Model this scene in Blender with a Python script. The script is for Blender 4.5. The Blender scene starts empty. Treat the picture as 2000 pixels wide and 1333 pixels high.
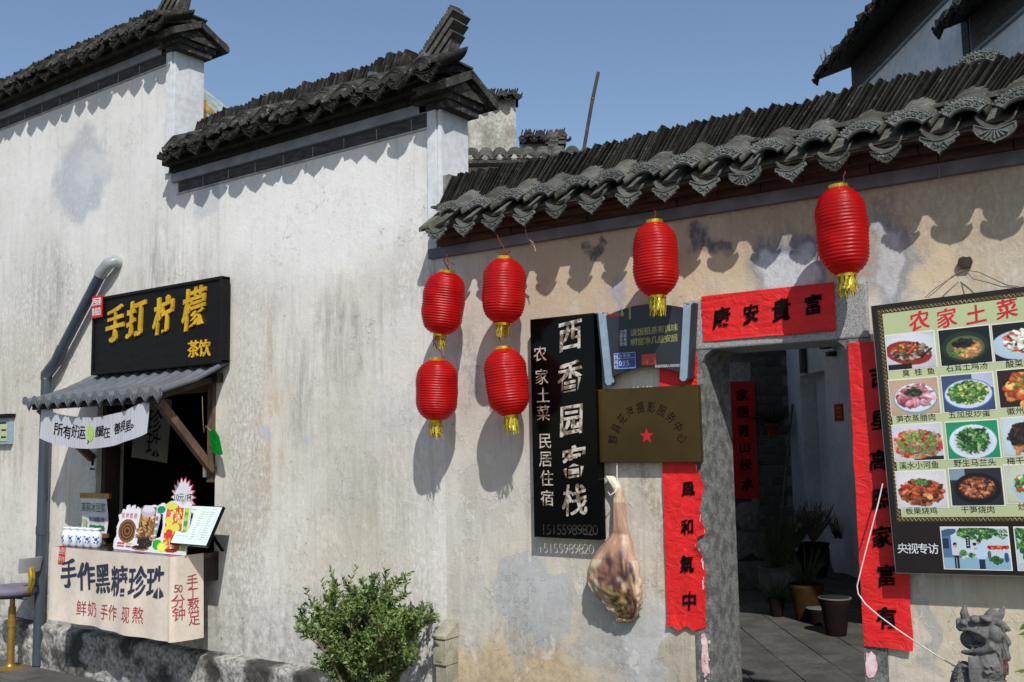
import bpy, bmesh, math, random
import numpy as np
from mathutils import Vector, Matrix, noise as mnoise

sc = bpy.context.scene
COL = sc.collection
R = math.radians
# ------------------------------------------------------------------ camera
FPX = 1909.952
MR = np.array([[0.81128978, 0.58437051, -0.01788875],
               [-0.07423666, 0.0726173, -0.99459321],
               [-0.5799119, 0.8082313, 0.10229539]])      # world -> camera axes (right, down, forward)
CP = np.array([0.0, -4.99395, 2.0])
cam_d = bpy.data.cameras.new('camera'); cam_d.sensor_width = 36; cam_d.lens = FPX / 2000 * 36
cam_d.clip_end = 2000; cam_d.clip_start = 0.05
cam = bpy.data.objects.new('camera', cam_d); COL.objects.link(cam)
rot = Matrix([[MR[0][i], -MR[1][i], -MR[2][i]] for i in range(3)])
cam.matrix_world = Matrix.Translation(Vector(CP)) @ rot.to_4x4()
sc.camera = cam
# ------------------------------------------------------------------ daylight
SUN = Vector((0.95, -1.0, 1.4)).normalized()              # towards the sun
w = bpy.data.worlds.new('World'); sc.world = w; w.use_nodes = True
nt = w.node_tree; bg = nt.nodes['Background']
sky = nt.nodes.new('ShaderNodeTexSky'); sky.sky_type = 'NISHITA'; sky.sun_disc = False
sky.sun_elevation = math.asin(SUN.z)
sky.sun_rotation = math.atan2(SUN.x, SUN.y)
sky.altitude = 0; sky.air_density = 1.0; sky.dust_density = 1.0; sky.ozone_density = 1.6
nt.links.new(sky.outputs[0], bg.inputs[0]); bg.inputs[1].default_value = 0.128
sd = bpy.data.lights.new('sun', 'SUN'); sd.energy = 4.5; sd.angle = R(0.55); sd.color = (1, .965, .92)
so = bpy.data.objects.new('sun', sd); COL.objects.link(so)
so.rotation_euler = SUN.to_track_quat('Z', 'Y').to_euler(); so.location = (6, -8, 12)
sc.view_settings.view_transform = 'Standard'; sc.view_settings.look = 'None'
sc.view_settings.gamma = 1; sc.view_settings.use_curve_mapping = False; sc.view_settings.exposure = 0.0

rnd = random.Random(7)
# ------------------------------------------------------------------ surveying helpers (photo pixel + known plane -> place)
def ray(px, py): return MR.T @ np.array([px - 1000, py - 666.5, FPX])
def W(px, py, y=0.0):
    r = ray(px, py); t = (y - CP[1]) / r[1]; return Vector(CP + r * t)
def WX(px, py, x):
    r = ray(px, py); t = (x - CP[0]) / r[0]; return Vector(CP + r * t)
def WZ(px, py, z):
    r = ray(px, py); t = (z - CP[2]) / r[2]; return Vector(CP + r * t)
def F(px, py, depth): return Vector(CP + ray(px, py) * depth / FPX)
def lin(h):
    h = h.lstrip('#'); o = []
    for i in (0, 2, 4):
        c = int(h[i:i+2], 16) / 255; o.append(c / 12.92 if c <= .04045 else ((c + .055) / 1.055) ** 2.4)
    return tuple(o)
X_, Y_, Z_ = Vector((1, 0, 0)), Vector((0, 1, 0)), Vector((0, 0, 1))

# ------------------------------------------------------------------ mesh builder
class MB:
    def __init__(s): s.v = []; s.f = []; s.m = []; s.sm = []
    def add(s, vs, fs, m=0, sm=False):
        b = len(s.v); s.v += [tuple(p) for p in vs]
        for f in fs: s.f.append(tuple(b + i for i in f)); s.m.append(m); s.sm.append(sm)
        return s
    def box(s, a, b, m=0):
        (x0, y0, z0), (x1, y1, z1) = a, b
        x0, x1 = sorted((x0, x1)); y0, y1 = sorted((y0, y1)); z0, z1 = sorted((z0, z1))
        return s.hexa([(x0,y0,z0),(x1,y0,z0),(x1,y1,z0),(x0,y1,z0),(x0,y0,z1),(x1,y0,z1),(x1,y1,z1),(x0,y1,z1)], m)
    def hexa(s, p, m=0):
        return s.add(p, [(0,3,2,1),(4,5,6,7),(0,1,5,4),(1,2,6,5),(2,3,7,6),(3,0,4,7)], m)
    def obox(s, c, U, V, N, hu, hv, hn, m=0):
        c = Vector(c); p = []
        for k in (-1, 1):
            for i, j in ((-1,-1),(1,-1),(1,1),(-1,1)): p.append(c + U*hu*i + V*hv*j + N*hn*k)
        return s.hexa(p, m)
    def bar(s, a, b, w, h, m=0, up=Z_):
        a, b = Vector(a), Vector(b); d = b - a; L = d.length; d.normalize()
        sd_ = d.cross(up)
        if sd_.length < 1e-4: sd_ = d.cross(X_)
        sd_.normalize(); u = sd_.cross(d)
        return s.obox((a + b) / 2, d, sd_, u, L/2, w/2, h/2, m)
    def prism(s, pts, O, U, V, N, t, m=0, ms=None, sm=False):
        n = len(pts); O = Vector(O)
        a = [O + U*x + V*y for x, y in pts]; b = [p + N*t for p in a]
        s.add(a + b, [tuple(range(n))[::-1], tuple(range(n, 2*n))], m)
        s.add(a + b, [(i, (i+1) % n, n + (i+1) % n, n + i) for i in range(n)], m if ms is None else ms, sm)
        return s
    def tube(s, pts, r, n=8, m=0, cap=True, sm=True):
        pts = [Vector(p) for p in pts]; k = len(pts)
        rs = r if isinstance(r, (list, tuple)) else [r] * k
        vs = []; ref = None
        for i, p in enumerate(pts):
            d = (pts[min(i+1, k-1)] - pts[max(i-1, 0)]).normalized()
            if ref is None:
                ref = d.cross(Z_ if abs(d.z) < .9 else X_).normalized()
            else:
                ref = (ref - d * ref.dot(d)).normalized()
            q = d.cross(ref)
            for j in range(n):
                a = 2*math.pi*j/n; vs.append(p + (ref*math.cos(a) + q*math.sin(a)) * rs[i])
        fs = [(i*n+j, i*n+(j+1) % n, (i+1)*n+(j+1) % n, (i+1)*n+j) for i in range(k-1) for j in range(n)]
        s.add(vs, fs, m, sm)
        if cap: s.add(vs[:n], [tuple(range(n))[::-1]], m); s.add(vs[-n:], [tuple(range(n))], m)
        return s
    def lathe(s, prof, c, n=24, m=0, sm=True, sx=1, sy=1):
        c = Vector(c); vs = []
        for r, z in prof:
            for j in range(n):
                a = 2*math.pi*j/n; vs.append(c + Vector((r*sx*math.cos(a), r*sy*math.sin(a), z)))
        k = len(prof)
        fs = [(i*n+j, i*n+(j+1) % n, (i+1)*n+(j+1) % n, (i+1)*n+j) for i in range(k-1) for j in range(n)]
        s.add(vs, fs, m, sm)
        s.add(vs[:n], [tuple(range(n))[::-1]], m); s.add(vs[-n:], [tuple(range(n))], m)
        return s
    def ell(s, c, r, n=12, m=0, rot=None, k=8):
        c = Vector(c); vs = []
        rot = rot or Matrix.Identity(3)
        for i in range(k+1):
            t = math.pi * i / k
            for j in range(n):
                a = 2*math.pi*j/n
                vs.append(c + rot @ Vector((r[0]*math.sin(t)*math.cos(a), r[1]*math.sin(t)*math.sin(a), r[2]*math.cos(t))))
        fs = [(i*n+j, (i+1)*n+j, (i+1)*n+(j+1) % n, i*n+(j+1) % n) for i in range(k) for j in range(n)]
        return s.add(vs, fs, m, True)
    def grid(s, fn, nu, nv, m=0, sm=True):
        vs = [fn(i/nu, j/nv) for j in range(nv+1) for i in range(nu+1)]
        fs = [(j*(nu+1)+i, j*(nu+1)+i+1, (j+1)*(nu+1)+i+1, (j+1)*(nu+1)+i) for j in range(nv) for i in range(nu)]
        return s.add(vs, fs, m, sm)

OFF = {}
def mesh_of(name, mb, mats, off=Vector((0, 0, 0))):
    me = bpy.data.meshes.new(name)
    me.from_pydata([(x-off.x, y-off.y, z-off.z) for x, y, z in mb.v], [], mb.f)
    for mt in (mats if isinstance(mats, (list, tuple)) else [mats]): me.materials.append(mt)
    me.polygons.foreach_set('material_index', mb.m); me.polygons.foreach_set('use_smooth', mb.sm)
    me.update(); return me
def obj(name, mb, mats, parent=None, kind=None, bevel=0, loc=None):
    off = OFF.get(parent.name, Vector((0,0,0))) if parent else Vector((0,0,0))
    if parent is None and loc is not None: off = Vector(loc)
    me = mesh_of(name, mb, mats, off) if isinstance(mb, MB) else mb
    o = bpy.data.objects.new(name, me); COL.objects.link(o)
    if parent: o.parent = parent; OFF[o.name] = off
    else: o.location = off; OFF[o.name] = off
    if kind: o['kind'] = kind
    if bevel:
        b = o.modifiers.new('bevel', 'BEVEL'); b.width = bevel; b.segments = 2; b.limit_method = 'ANGLE'
    return o
def inst(name, me, parent, mat4):
    o = bpy.data.objects.new(name, me); COL.objects.link(o); o.parent = parent
    off = OFF.get(parent.name, Vector((0,0,0)))
    o.matrix_local = Matrix.Translation(-off) @ mat4
    OFF[o.name] = off; return o
def thing(name, label, cat, loc=(0,0,0), local=False, group=None):
    o = bpy.data.objects.new(name, None); COL.objects.link(o); o.location = loc
    o.empty_display_size = .1
    OFF[o.name] = Vector((0,0,0)) if local else Vector(loc)
    return tag(o, label, cat, group)
def tag(o, label, cat, group=None):
    if not 4 <= len(label.split()) <= 16: print('LABEL LENGTH', o.name, len(label.split()))
    o['label'] = label; o['category'] = cat
    if group: o['group'] = group
    return o
def dup(root, loc, rot=None, label=None):
    r = root.copy(); COL.objects.link(r); r.location = loc
    if rot is not None: r.rotation_euler = rot
    if label: r['label'] = label
    for ch in list(root.children):
        c = ch.copy(); COL.objects.link(c); c.parent = r
        for g in list(ch.children):
            d = g.copy(); COL.objects.link(d); d.parent = c
    return r

# ------------------------------------------------------------------ node helpers
class NT:
    def __init__(s, name):
        s.mat = bpy.data.materials.new(name); s.mat.use_nodes = True
        s.t = s.mat.node_tree; s.p = s.t.nodes['Principled BSDF']; s.out = s.t.nodes['Material Output']
    def n(s, ty, **kw):
        x = s.t.nodes.new(ty)
        for k, v in kw.items(): setattr(x, k, v)
        return x
    def l(s, a, b): s.t.links.new(a, b)
    def inp(s, sock, v):
        if hasattr(v, 'links') or isinstance(v, bpy.types.NodeSocket): s.l(v, sock)
        else: sock.default_value = v
    def math(s, op, a, b=0.0, c=0.0, clamp=False):
        x = s.n('ShaderNodeMath', operation=op, use_clamp=clamp)
        s.inp(x.inputs[0], a); s.inp(x.inputs[1], b); s.inp(x.inputs[2], c); return x.outputs[0]
    def mix(s, f, a, b, ty='MIX'):
        x = s.n('ShaderNodeMix', data_type='RGBA', blend_type=ty)
        s.inp(x.inputs[0], f)
        for i, v in ((6, a), (7, b)):
            if isinstance(v, tuple) and len(v) == 3: v = v + (1,)
            s.inp(x.inputs[i], v)
        return x.outputs[2]
    def pos(s, scale=(1,1,1), world=True):
        if world: o = s.n('ShaderNodeNewGeometry').outputs['Position']
        else: o = s.n('ShaderNodeTexCoord').outputs['Object']
        mp = s.n('ShaderNodeMapping'); s.l(o, mp.inputs[0]); mp.inputs['Scale'].default_value = scale
        return mp.outputs[0]
    def noise(s, vec, sc_=1.0, det=4, rough=.55, dist=0):
        x = s.n('ShaderNodeTexNoise'); s.l(vec, x.inputs['Vector'])
        x.inputs['Scale'].default_value = sc_; x.inputs['Detail'].default_value = det
        x.inputs['Roughness'].default_value = rough; x.inputs['Distortion'].default_value = dist
        return x.outputs[0]
    def rng(s, v, a, b, c=0.0, d=1.0, smooth=True):
        x = s.n('ShaderNodeMapRange', interpolation_type='SMOOTHSTEP' if smooth else 'LINEAR')
        s.inp(x.inputs[0], v); x.inputs[1].default_value = a; x.inputs[2].default_value = b
        x.inputs[3].default_value = c; x.inputs[4].default_value = d; return x.outputs[0]
    def bump(s, h, st=.3, dist=.01):
        x = s.n('ShaderNodeBump'); s.l(h, x.inputs['Height']); x.inputs['Strength'].default_value = st
        x.inputs['Distance'].default_value = dist; s.l(x.outputs[0], s.p.inputs['Normal'])
    def base(s, c): s.inp(s.p.inputs['Base Color'], c + (1,) if isinstance(c, tuple) and len(c) == 3 else c)
    def rough(s, v): s.inp(s.p.inputs['Roughness'], v)

def pm(name, c1, c2=None, sc_=6, rough=.75, bump=.0, bd=.004, scv=(1,1,1), det=5, lo=.35, hi=.65, fine=0, world=False, metal=0, spec=None, rnd_=0.0, cf=None):
    """plain two-tone material: mottled colour, fine grain, bump and a small difference from one object to the next"""
    N = NT(name); c1 = lin(c1) if isinstance(c1, str) else c1
    c2 = (lin(c2) if isinstance(c2, str) else c2) if c2 else tuple(x*.75 for x in c1)
    v = N.pos(scv, world); a = N.noise(v, sc_, det)
    col = N.mix(N.rng(a, lo, hi), c1, c2)
    if fine:
        b = N.noise(v, sc_*9, 3); col = N.mix(N.rng(b, .35, .7, 0, fine), col, cf or tuple(x*.35 for x in c2))
    if rnd_:
        r_ = N.n('ShaderNodeObjectInfo').outputs['Random']
        hs = N.n('ShaderNodeHueSaturation'); N.l(col, hs.inputs['Color']); N.l(N.rng(r_, 0, 1, 1-rnd_, 1+rnd_, False), hs.inputs['Value'])
        col = hs.outputs[0]
    N.base(col); N.rough(rough); N.p.inputs['Metallic'].default_value = metal
    if spec is not None: N.p.inputs['Specular IOR Level'].default_value = spec
    if bump: N.bump(N.noise(v, sc_*4, 5, .65), bump, bd)
    return N.mat

# ------------------------------------------------------------------ glyphs from the built-in font
_fc = {}
def glyph(ch, off=0.0, res=3):
    key = (ch, off)
    if key in _fc: return _fc[key]
    c = bpy.data.curves.new('g', 'FONT'); c.body = ch; c.offset = off; c.resolution_u = res
    o = bpy.data.objects.new('g', c); COL.objects.link(o)
    me = bpy.data.meshes.new_from_object(o.evaluated_get(bpy.context.evaluated_depsgraph_get()))
    vs = [(v.co.x, v.co.y) for v in me.vertices]; fs = [tuple(p.vertices) for p in me.polygons]
    bpy.data.objects.remove(o); bpy.data.curves.remove(c); bpy.data.meshes.remove(me)
    _fc[key] = (vs, fs); return _fc[key]
_v = glyph('国')[0]; _xs = [a for a, b in _v]; _ys = [b for a, b in _v]
EM = (max(_ys) - min(_ys)) / .9; EMX = (min(_xs) + max(_xs)) / 2; EMY = (min(_ys) + max(_ys)) / 2
def gl(ch, off=0.0, brush=0.0, shear=0.0, seed=0):
    """one character centred on its em square, size 1; brush = uneven stroke weight like a written character"""
    vs, fs = glyph(ch, round(off*.35, 5)); brush *= .5
    xs = [a for a, b in vs]
    cx = (min(xs) + max(xs)) / 2 if (ord(ch) < 256 or ord(ch) > 0xff00) and vs else EMX
    vs = [[(a - cx) / EM, (b - EMY) / EM] for a, b in vs]
    # boundary
    cnt = {}
    for f in fs:
        for i in range(len(f)):
            a, b = f[i], f[(i+1) % len(f)]; cnt[(a, b)] = 1
    bd = [(a, b) for (a, b) in cnt if (b, a) not in cnt]; brush *= min(1, 70/max(1, len(bd)))
    if brush:
        nr = {}
        for a, b in bd:
            dx, dy = vs[b][0]-vs[a][0], vs[b][1]-vs[a][1]; L = math.hypot(dx, dy) or 1
            for k in (a, b):
                q = nr.setdefault(k, [0, 0]); q[0] += dy/L; q[1] -= dx/L
        new = [list(p) for p in vs]
        for k, (nx, ny) in nr.items():
            x, y = vs[k]
            h = mnoise.noise(Vector((x*3.1+seed*7.3, y*3.1, seed)))
            g = mnoise.noise(Vector((x*9+seed*3.3, y*9, 5+seed)))
            amt = brush * (.3*abs(nx) + .55*h + .5*g + .05)
            new[k][0] += nx*amt; new[k][1] += ny*amt
        vs = new
        for p in vs:
            x, y = p
            p[0] = x + shear*y + brush*.9*mnoise.noise(Vector((x*1.3, y*1.3, seed*3.1)))
            p[1] = y + (.11 if brush > .015 else .0)*x + brush*.9*mnoise.noise(Vector((x*1.3+9, y*1.3, seed*3.1)))
    elif shear:
        for p in vs: p[0] += shear*p[1]
    return vs, fs, bd
def put(mb, ch, O, U, V, N, size, m=0, th=0.0, off=0.0, brush=0.0, shear=0.0, rotd=0, seed=0, sx=1.0):
    vs, fs, bd = gl(ch, off, brush, shear, seed)
    O = Vector(O); c, s_ = math.cos(R(rotd)), math.sin(R(rotd))
    P3 = [O + U*((x*sx*c - y*s_)*size) + V*((x*sx*s_ + y*c)*size) for x, y in vs]
    if th:
        T = [p + N*th for p in P3]; n = len(P3)
        mb.add(T, fs, m); mb.add(P3 + T, [(a, b, n+b, n+a) for a, b in bd], m)
    else: mb.add(P3, fs, m)
def line(mb, s, O, U, V, N, size, adv, m=0, vertical=False, ladv=.56, **kw):
    """a run of characters centred at O along U (or down -V)"""
    steps = [adv * (ladv if ord(ch) < 128 else 1) for ch in s]
    if vertical: steps = [adv * (.5 if ch == ' ' else 1) for ch in s]
    L = sum(steps); p = -L/2
    for i, (ch, st) in enumerate(zip(s, steps)):
        q = p + st/2; p += st
        if ch == ' ': continue
        o = Vector(O) + (V*(-q) if vertical else U*q)
        put(mb, ch, o, U, V, N, size, m, seed=i + 1 + len(s), **kw)
# ------------------------------------------------------------------ load every character once
def preload(pairs):
    obs = []
    for s, off, res in pairs:
        off = round(off*.35, 5)
        for ch in sorted(set(s)):
            if ch == ' ' or (ch, off) in _fc: continue
            c = bpy.data.curves.new('g', 'FONT'); c.body = ch; c.offset = off; c.resolution_u = res
            o = bpy.data.objects.new('g', c); COL.objects.link(o); obs.append((ch, off, o))
    dg = bpy.context.evaluated_depsgraph_get()
    for ch, off, o in obs:
        me = bpy.data.meshes.new_from_object(o.evaluated_get(dg))
        _fc[(ch, off)] = ([(v.co.x, v.co.y) for v in me.vertices], [tuple(p.vertices) for p in me.polygons])
        bpy.data.meshes.remove(me)
    for ch, off, o in obs:
        c = o.data; bpy.data.objects.remove(o); bpy.data.curves.remove(c)
preload([
 ('手打柠檬手作黑糖珍珠', .022, 4), ('西香园客栈', .012, 4),
 ('茶饮西递制造康安貴富風和氣中吉星高照家富有居青山绿水央视专访', .015, 3),
 ('黟县花海摄影服务中心农家土菜民居住宿', .01, 3),
 ('所有好运，都藏在善良里。鲜奶手作现熬手工熬足50分钟茉莉冰豆浆夏日解暑必备清凉一夏新品上市', .006, 3),
 ('农家土菜民居住宿15155989820', .004, 3),
 ('淡饭粗茶有真味明窗净几是安居传家有道立身处世西递村大路街095黟县西递镇人民政府制世界文化遗产臭桂鱼石耳土鸡汤酸菜鱼笋衣蒸腊肉五加皮炒蛋徽州豆腐溪水小河鱼野生马兰头梅干菜板栗烧鸡干笋烧肉时蔬秘制手作招牌红茶柠檬现烤香肠今日菜单元/杯10珍珠黑糖', 0.0, 2),
])
# ------------------------------------------------------------------ materials
def blobs(N, col, lst):
    """weathered patches at fixed places on the wall; each keeps its own colour"""
    g = N.n('ShaderNodeNewGeometry').outputs['Position']
    warp = N.n('ShaderNodeTexNoise'); N.l(g, warp.inputs[0]); warp.inputs['Scale'].default_value = 4; warp.inputs['Detail'].default_value = 6
    wv = N.n('ShaderNodeVectorMath', operation='MULTIPLY_ADD'); N.l(warp.outputs['Color'], wv.inputs[0])
    wv.inputs[1].default_value = (.5, 0, .5); N.l(g, wv.inputs[2])
    fine = N.noise(N.pos((9, 9, 5)), 4, 6, .7); strk = N.noise(N.pos((11, 1, 1.5)), 1, 7, .68, .5)
    for a, b, c_, d, hexc, st, soft, mode in lst:
        p, q = W(a, b), W(c_, d)
        cx, cz = (p.x+q.x)/2 + .25, (p.z+q.z)/2 + .25; rx, rz = abs(q.x-p.x)/2, abs(q.z-p.z)/2
        v = N.n('ShaderNodeVectorMath', operation='SUBTRACT'); N.l(wv.outputs[0], v.inputs[0]); v.inputs[1].default_value = (cx, 0, cz)
        v2 = N.n('ShaderNodeVectorMath', operation='MULTIPLY'); N.l(v.outputs[0], v2.inputs[0]); v2.inputs[1].default_value = (1/rx, 0, 1/rz)
        ln = N.n('ShaderNodeVectorMath', operation='LENGTH'); N.l(v2.outputs[0], ln.inputs[0])
        f = N.rng(ln.outputs['Value'], 1+soft, 1-soft, 0, st)
        if mode == 's': f = N.math('MULTIPLY', N.math('MULTIPLY', f, N.rng(strk, .38, .66)), N.rng(fine, .25, .6, .35, 1))
        elif mode == 'm': f = N.math('MULTIPLY', f, N.rng(fine, .38, .6))
        elif mode == 'c': f = N.math('MULTIPLY', f, N.rng(fine, .3, .58, .45, 1))
        col = N.mix(f, col, lin(hexc))
    return col
def plaster(name, ca, cb, lst, mold=.5, bumpst=.45, flake=.1):
    N = NT(name)
    big = N.noise(N.pos((1.1, 1, .8)), 1, 5, .6)
    col = N.mix(N.rng(big, .35, .68), lin(ca), lin(cb))
    st = N.noise(N.pos((15, 1, .9)), 1, 6, .62)
    col = N.mix(N.rng(st, .48, .74, 0, .5), col, lin('#7d7b75'))
    st2 = N.noise(N.pos((70, 1, 5)), 1, 5, .7)
    col = N.mix(N.math('MULTIPLY', N.rng(st2, .48, .72, 0, .42), N.rng(big, .3, .6, .3, 1)), col, lin('#75726a'))
    mot = N.noise(N.pos((3, 1, 3)), 3, 8, .72)
    col = N.mix(N.rng(mot, .5, .7, 0, .42), col, lin('#9b968a'))
    mot2 = N.noise(N.pos((8, 1, 8)), 2, 7, .75)
    col = N.mix(N.rng(mot2, .52, .68, 0, .42), col, lin('#dbdad6'))
    col = blobs(N, col, lst)
    # damp and mould low on the wall
    z = N.n('ShaderNodeSeparateXYZ'); N.l(N.n('ShaderNodeNewGeometry').outputs['Position'], z.inputs[0])
    low = N.math('ADD', z.outputs[2], N.rng(mot, .3, .7, -.35, .35))
    col = N.mix(N.math('MULTIPLY', N.rng(low, 1.15, .3, 0, mold), N.rng(mot2, .35, .6, .2, 1)), col, lin('#5d5a50'))
    # flaked coats: thin layers broken off with a real edge
    flk = N.rng(N.noise(N.pos((1.5, 1, 1.1)), 1.9, 9, .62, .3), .535, .548)
    zf = N.n('ShaderNodeSeparateXYZ'); N.l(N.n('ShaderNodeNewGeometry').outputs['Position'], zf.inputs[0])
    lowz = N.rng(zf.outputs[2], 3.6, 1.6, .12, 1)
    flk = N.math('MULTIPLY', flk, lowz); col = N.mix(N.math('MULTIPLY', flk, flake), col, lin('#8f8b80'))
    flk2 = N.rng(N.noise(N.pos((2.3, 2, 1.7)), 2.7, 9, .66, .2), .60, .612)
    flk2 = N.math('MULTIPLY', flk2, lowz); col = N.mix(N.math('MULTIPLY', flk2, flake*2.2), col, lin('#d6d3ca'))
    # hairline cracks and the edges of old repairs
    cr = N.n('ShaderNodeTexVoronoi', feature='DISTANCE_TO_EDGE'); cw = N.n('ShaderNodeTexNoise'); N.l(N.pos((1.6, 1.6, 1.6)), cw.inputs[0]); cw.inputs['Scale'].default_value = 2.2; cw.inputs['Detail'].default_value = 6
    N.l(cw.outputs['Color'], cr.inputs[0]); cr.inputs['Scale'].default_value = 5
    crk = N.math('MULTIPLY', N.rng(cr.outputs['Distance'], .012, .002), N.rng(N.noise(N.pos((.9, 1, 1.3)), 1.7, 3), .53, .6))
    col = N.mix(N.math('MULTIPLY', crk, .55), col, lin('#56524a'))
    # chips and pits
    vo = N.n('ShaderNodeTexVoronoi'); N.l(N.pos((7, 7, 7)), vo.inputs[0]); vo.inputs['Scale'].default_value = 1.0
    pit = N.math('MULTIPLY', N.rng(vo.outputs['Distance'], .13, .05), N.rng(mot, .58, .62))
    col = N.mix(N.math('MULTIPLY', pit, .7), col, lin('#4b463c'))
    sp = N.noise(N.pos((40, 1, 40)), 1.6, 4, .8)
    col = N.mix(N.math('MULTIPLY', N.rng(sp, .64, .72, 0, .75), N.rng(mot, .42, .6)), col, lin('#3f3b33'))
    N.base(col); N.rough(.92); N.p.inputs['Specular IOR Level'].default_value = .2
    h = N.math('ADD', N.math('MULTIPLY', mot, 1.0), N.math('MULTIPLY', N.noise(N.pos((1, 1, 1)), 70, 5, .7), .35))
    h = N.math('ADD', h, N.math('MULTIPLY', flk2, .22)); h = N.math('SUBTRACT', h, N.math('MULTIPLY', flk, .25)); h = N.math('SUBTRACT', h, N.math('ADD', N.math('MULTIPLY', pit, .5), N.math('MULTIPLY', crk, .4)))
    N.bump(h, bumpst, .012); return N.mat

M = {}
WL = [(240,860,440,1300,'#86847d',.35,.5,'m'), (440,880,520,1060,'#c9b48c',.4,.4,'m'), (600,500,800,580,'#cfc6b2',.5,.4,'m'), (0,380,60,560,'#a9a69e',.4,.5,'s'), (-200,620,900,1330,'#c9c1b0',.62,.5,'c'), (200,520,470,600,'#86847b',.5,.6,'s'), (560,700,640,900,'#85837a',.6,.5,'s'), (640,880,800,1100,'#8f8b80',.5,.5,'s'), (-60,700,60,1000,'#817e75',.55,.5,'s'), (450,480,560,620,'#9a9890',.5,.5,'m'), (740,480,860,600,'#a8a59c',.5,.5,'m'), (-60,150,420,560,'#cfcfcb',.7,.5,'c'), (110,275,210,420,'#9aa1a9',.75,.22,'c'), (150,300,215,350,'#c9cbcb',.6,.3,'c'), (135,300,175,395,'#b4bcc6',.5,.4,'m'),
      (380,362,432,425,'#a2a9ae',.65,.3,'c'), (430,330,850,520,'#dcdcd9',.85,.5,'c'), (60,480,130,660,'#7d7a72',.6,.5,'s'),
      (270,440,340,640,'#8b887f',.65,.5,'s'), (0,520,180,760,'#8f8c84',.45,.5,'m'), (620,570,700,760,'#7f7e74',.75,.5,'s'),
      (505,600,600,760,'#8d8c85',.45,.5,'s'), (502,660,545,1010,'#b08958',.55,.6,'s'), (600,760,860,1180,'#b3aea0',.5,.6,'m'),
      (440,700,520,1300,'#8c8d8b',.5,.4,'m'), (560,1000,860,1290,'#c2b79f',.6,.5,'m'), (830,490,866,640,'#6f6b5e',.6,.4,'m'),
      (505,830,530,880,'#a9b2bd',.6,.3,''), (595,835,625,865,'#aab2ba',.5,.3,''), (720,770,870,860,'#b5bcc2',.4,.6,'m'),
      (0,640,110,900,'#bcb5a6',.5,.5,'m'), (120,980,200,1300,'#6e6c66',.4,.6,'m'), (700,880,760,1050,'#a39a88',.5,.5,'s')]
WR = [(820,480,970,1340,'#c8c4bb',.7,.5,'c'), (1245,1150,1300,1340,'#cbcac6',.8,.15,'c'), (870,1150,960,1290,'#c2bfb5',.7,.2,'c'), (890,960,1030,1080,'#c8c6bf',.6,.3,'m'), (1180,1230,1260,1340,'#87847b',.6,.3,'m'), (1060,1180,1200,1260,'#cdbd95',.6,.2,'c'), (1190,610,1290,760,'#c4b8a4',.5,.3,'m'), (1000,620,1060,1000,'#8d8a82',.5,.5,'s'), (860,900,960,1250,'#a39c8d',.55,.5,'s'), (1700,400,1780,470,'#6d6f75',.6,.4,'m'), (1170,1130,1260,1330,'#8a8b88',.5,.5,'m'), (1840,520,2000,700,'#b09a78',.5,.5,'m'), (880,500,1250,1100,'#b7b1a7',.55,.5,'c'), (1010,460,1350,620,'#b8a083',.75,.4,'c'), (1350,340,2100,520,'#a28e72',.75,.35,'c'),
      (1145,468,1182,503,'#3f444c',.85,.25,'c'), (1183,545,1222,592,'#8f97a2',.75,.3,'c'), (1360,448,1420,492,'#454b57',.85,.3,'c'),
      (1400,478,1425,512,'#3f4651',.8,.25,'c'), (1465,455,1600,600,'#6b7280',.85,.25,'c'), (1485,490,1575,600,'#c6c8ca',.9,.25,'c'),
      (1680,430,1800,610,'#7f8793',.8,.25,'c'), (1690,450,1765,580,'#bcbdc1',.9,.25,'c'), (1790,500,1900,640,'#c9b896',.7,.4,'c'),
      (1380,550,1410,580,'#8b9096',.6,.3,'m'), (1300,500,1470,600,'#c3ab8a',.6,.4,'c'), (900,505,1000,545,'#b79d98',.5,.4,'m'),
      (962,1090,1140,1262,'#a4a7a8',.9,.10,'c'), (1030,1110,1110,1150,'#b9bfc6',.5,.5,'m'), (1255,900,1305,1090,'#7d6c52',.7,.5,'m'),
      (1175,900,1300,1110,'#a9a498',.5,.5,'m'), (1130,1120,1300,1420,'#a3a4a2',.7,.4,'c'), (800,1240,1200,1420,'#c3ae86',.75,.45,'c'),
      (1225,1230,1290,1400,'#b5b6b5',.7,.4,'c'), (1785,1120,2100,1400,'#c2b491',.65,.5,'c'), (1790,1170,1852,1300,'#9a9c9b',.75,.2,'c'),
      (895,640,930,800,'#7f7e84',.5,.6,'m'), (990,1210,1060,1290,'#8f9698',.6,.3,'m')]
M['plaster_left'] = plaster('plaster_left', '#dddcd9', '#c4c3bd', WL, .6)
M['plaster_right'] = plaster('plaster_right', '#cfc8bb', '#b7ab98', WR, .45, .5, .17)
M['pilaster'] = pm('pilaster', '#cdd1d4', '#b3b3b0', 2.2, .85, .25, fine=.22, lo=.4, hi=.8, world=True)
M['band'] = pm('band', '#8f959d', '#7c8087', 6, .75, .15, fine=.1)
M['band_dark'] = pm('band_dark', '#77767c', '#5f5e66', 6, .75, .15)
M['frieze'] = pm('frieze', '#2a292c', '#4a494b', 9, .8, .3, scv=(1,1,4), fine=.3)
M['line'] = pm('line', '#b4b2ad', '#8b8984', 9, .85)
M['soffit'] = pm('soffit', '#5c4034', '#3b2a22', 5, .9, .5, scv=(1,4,8), fine=.5, lo=.4, hi=.6, world=True)
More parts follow.
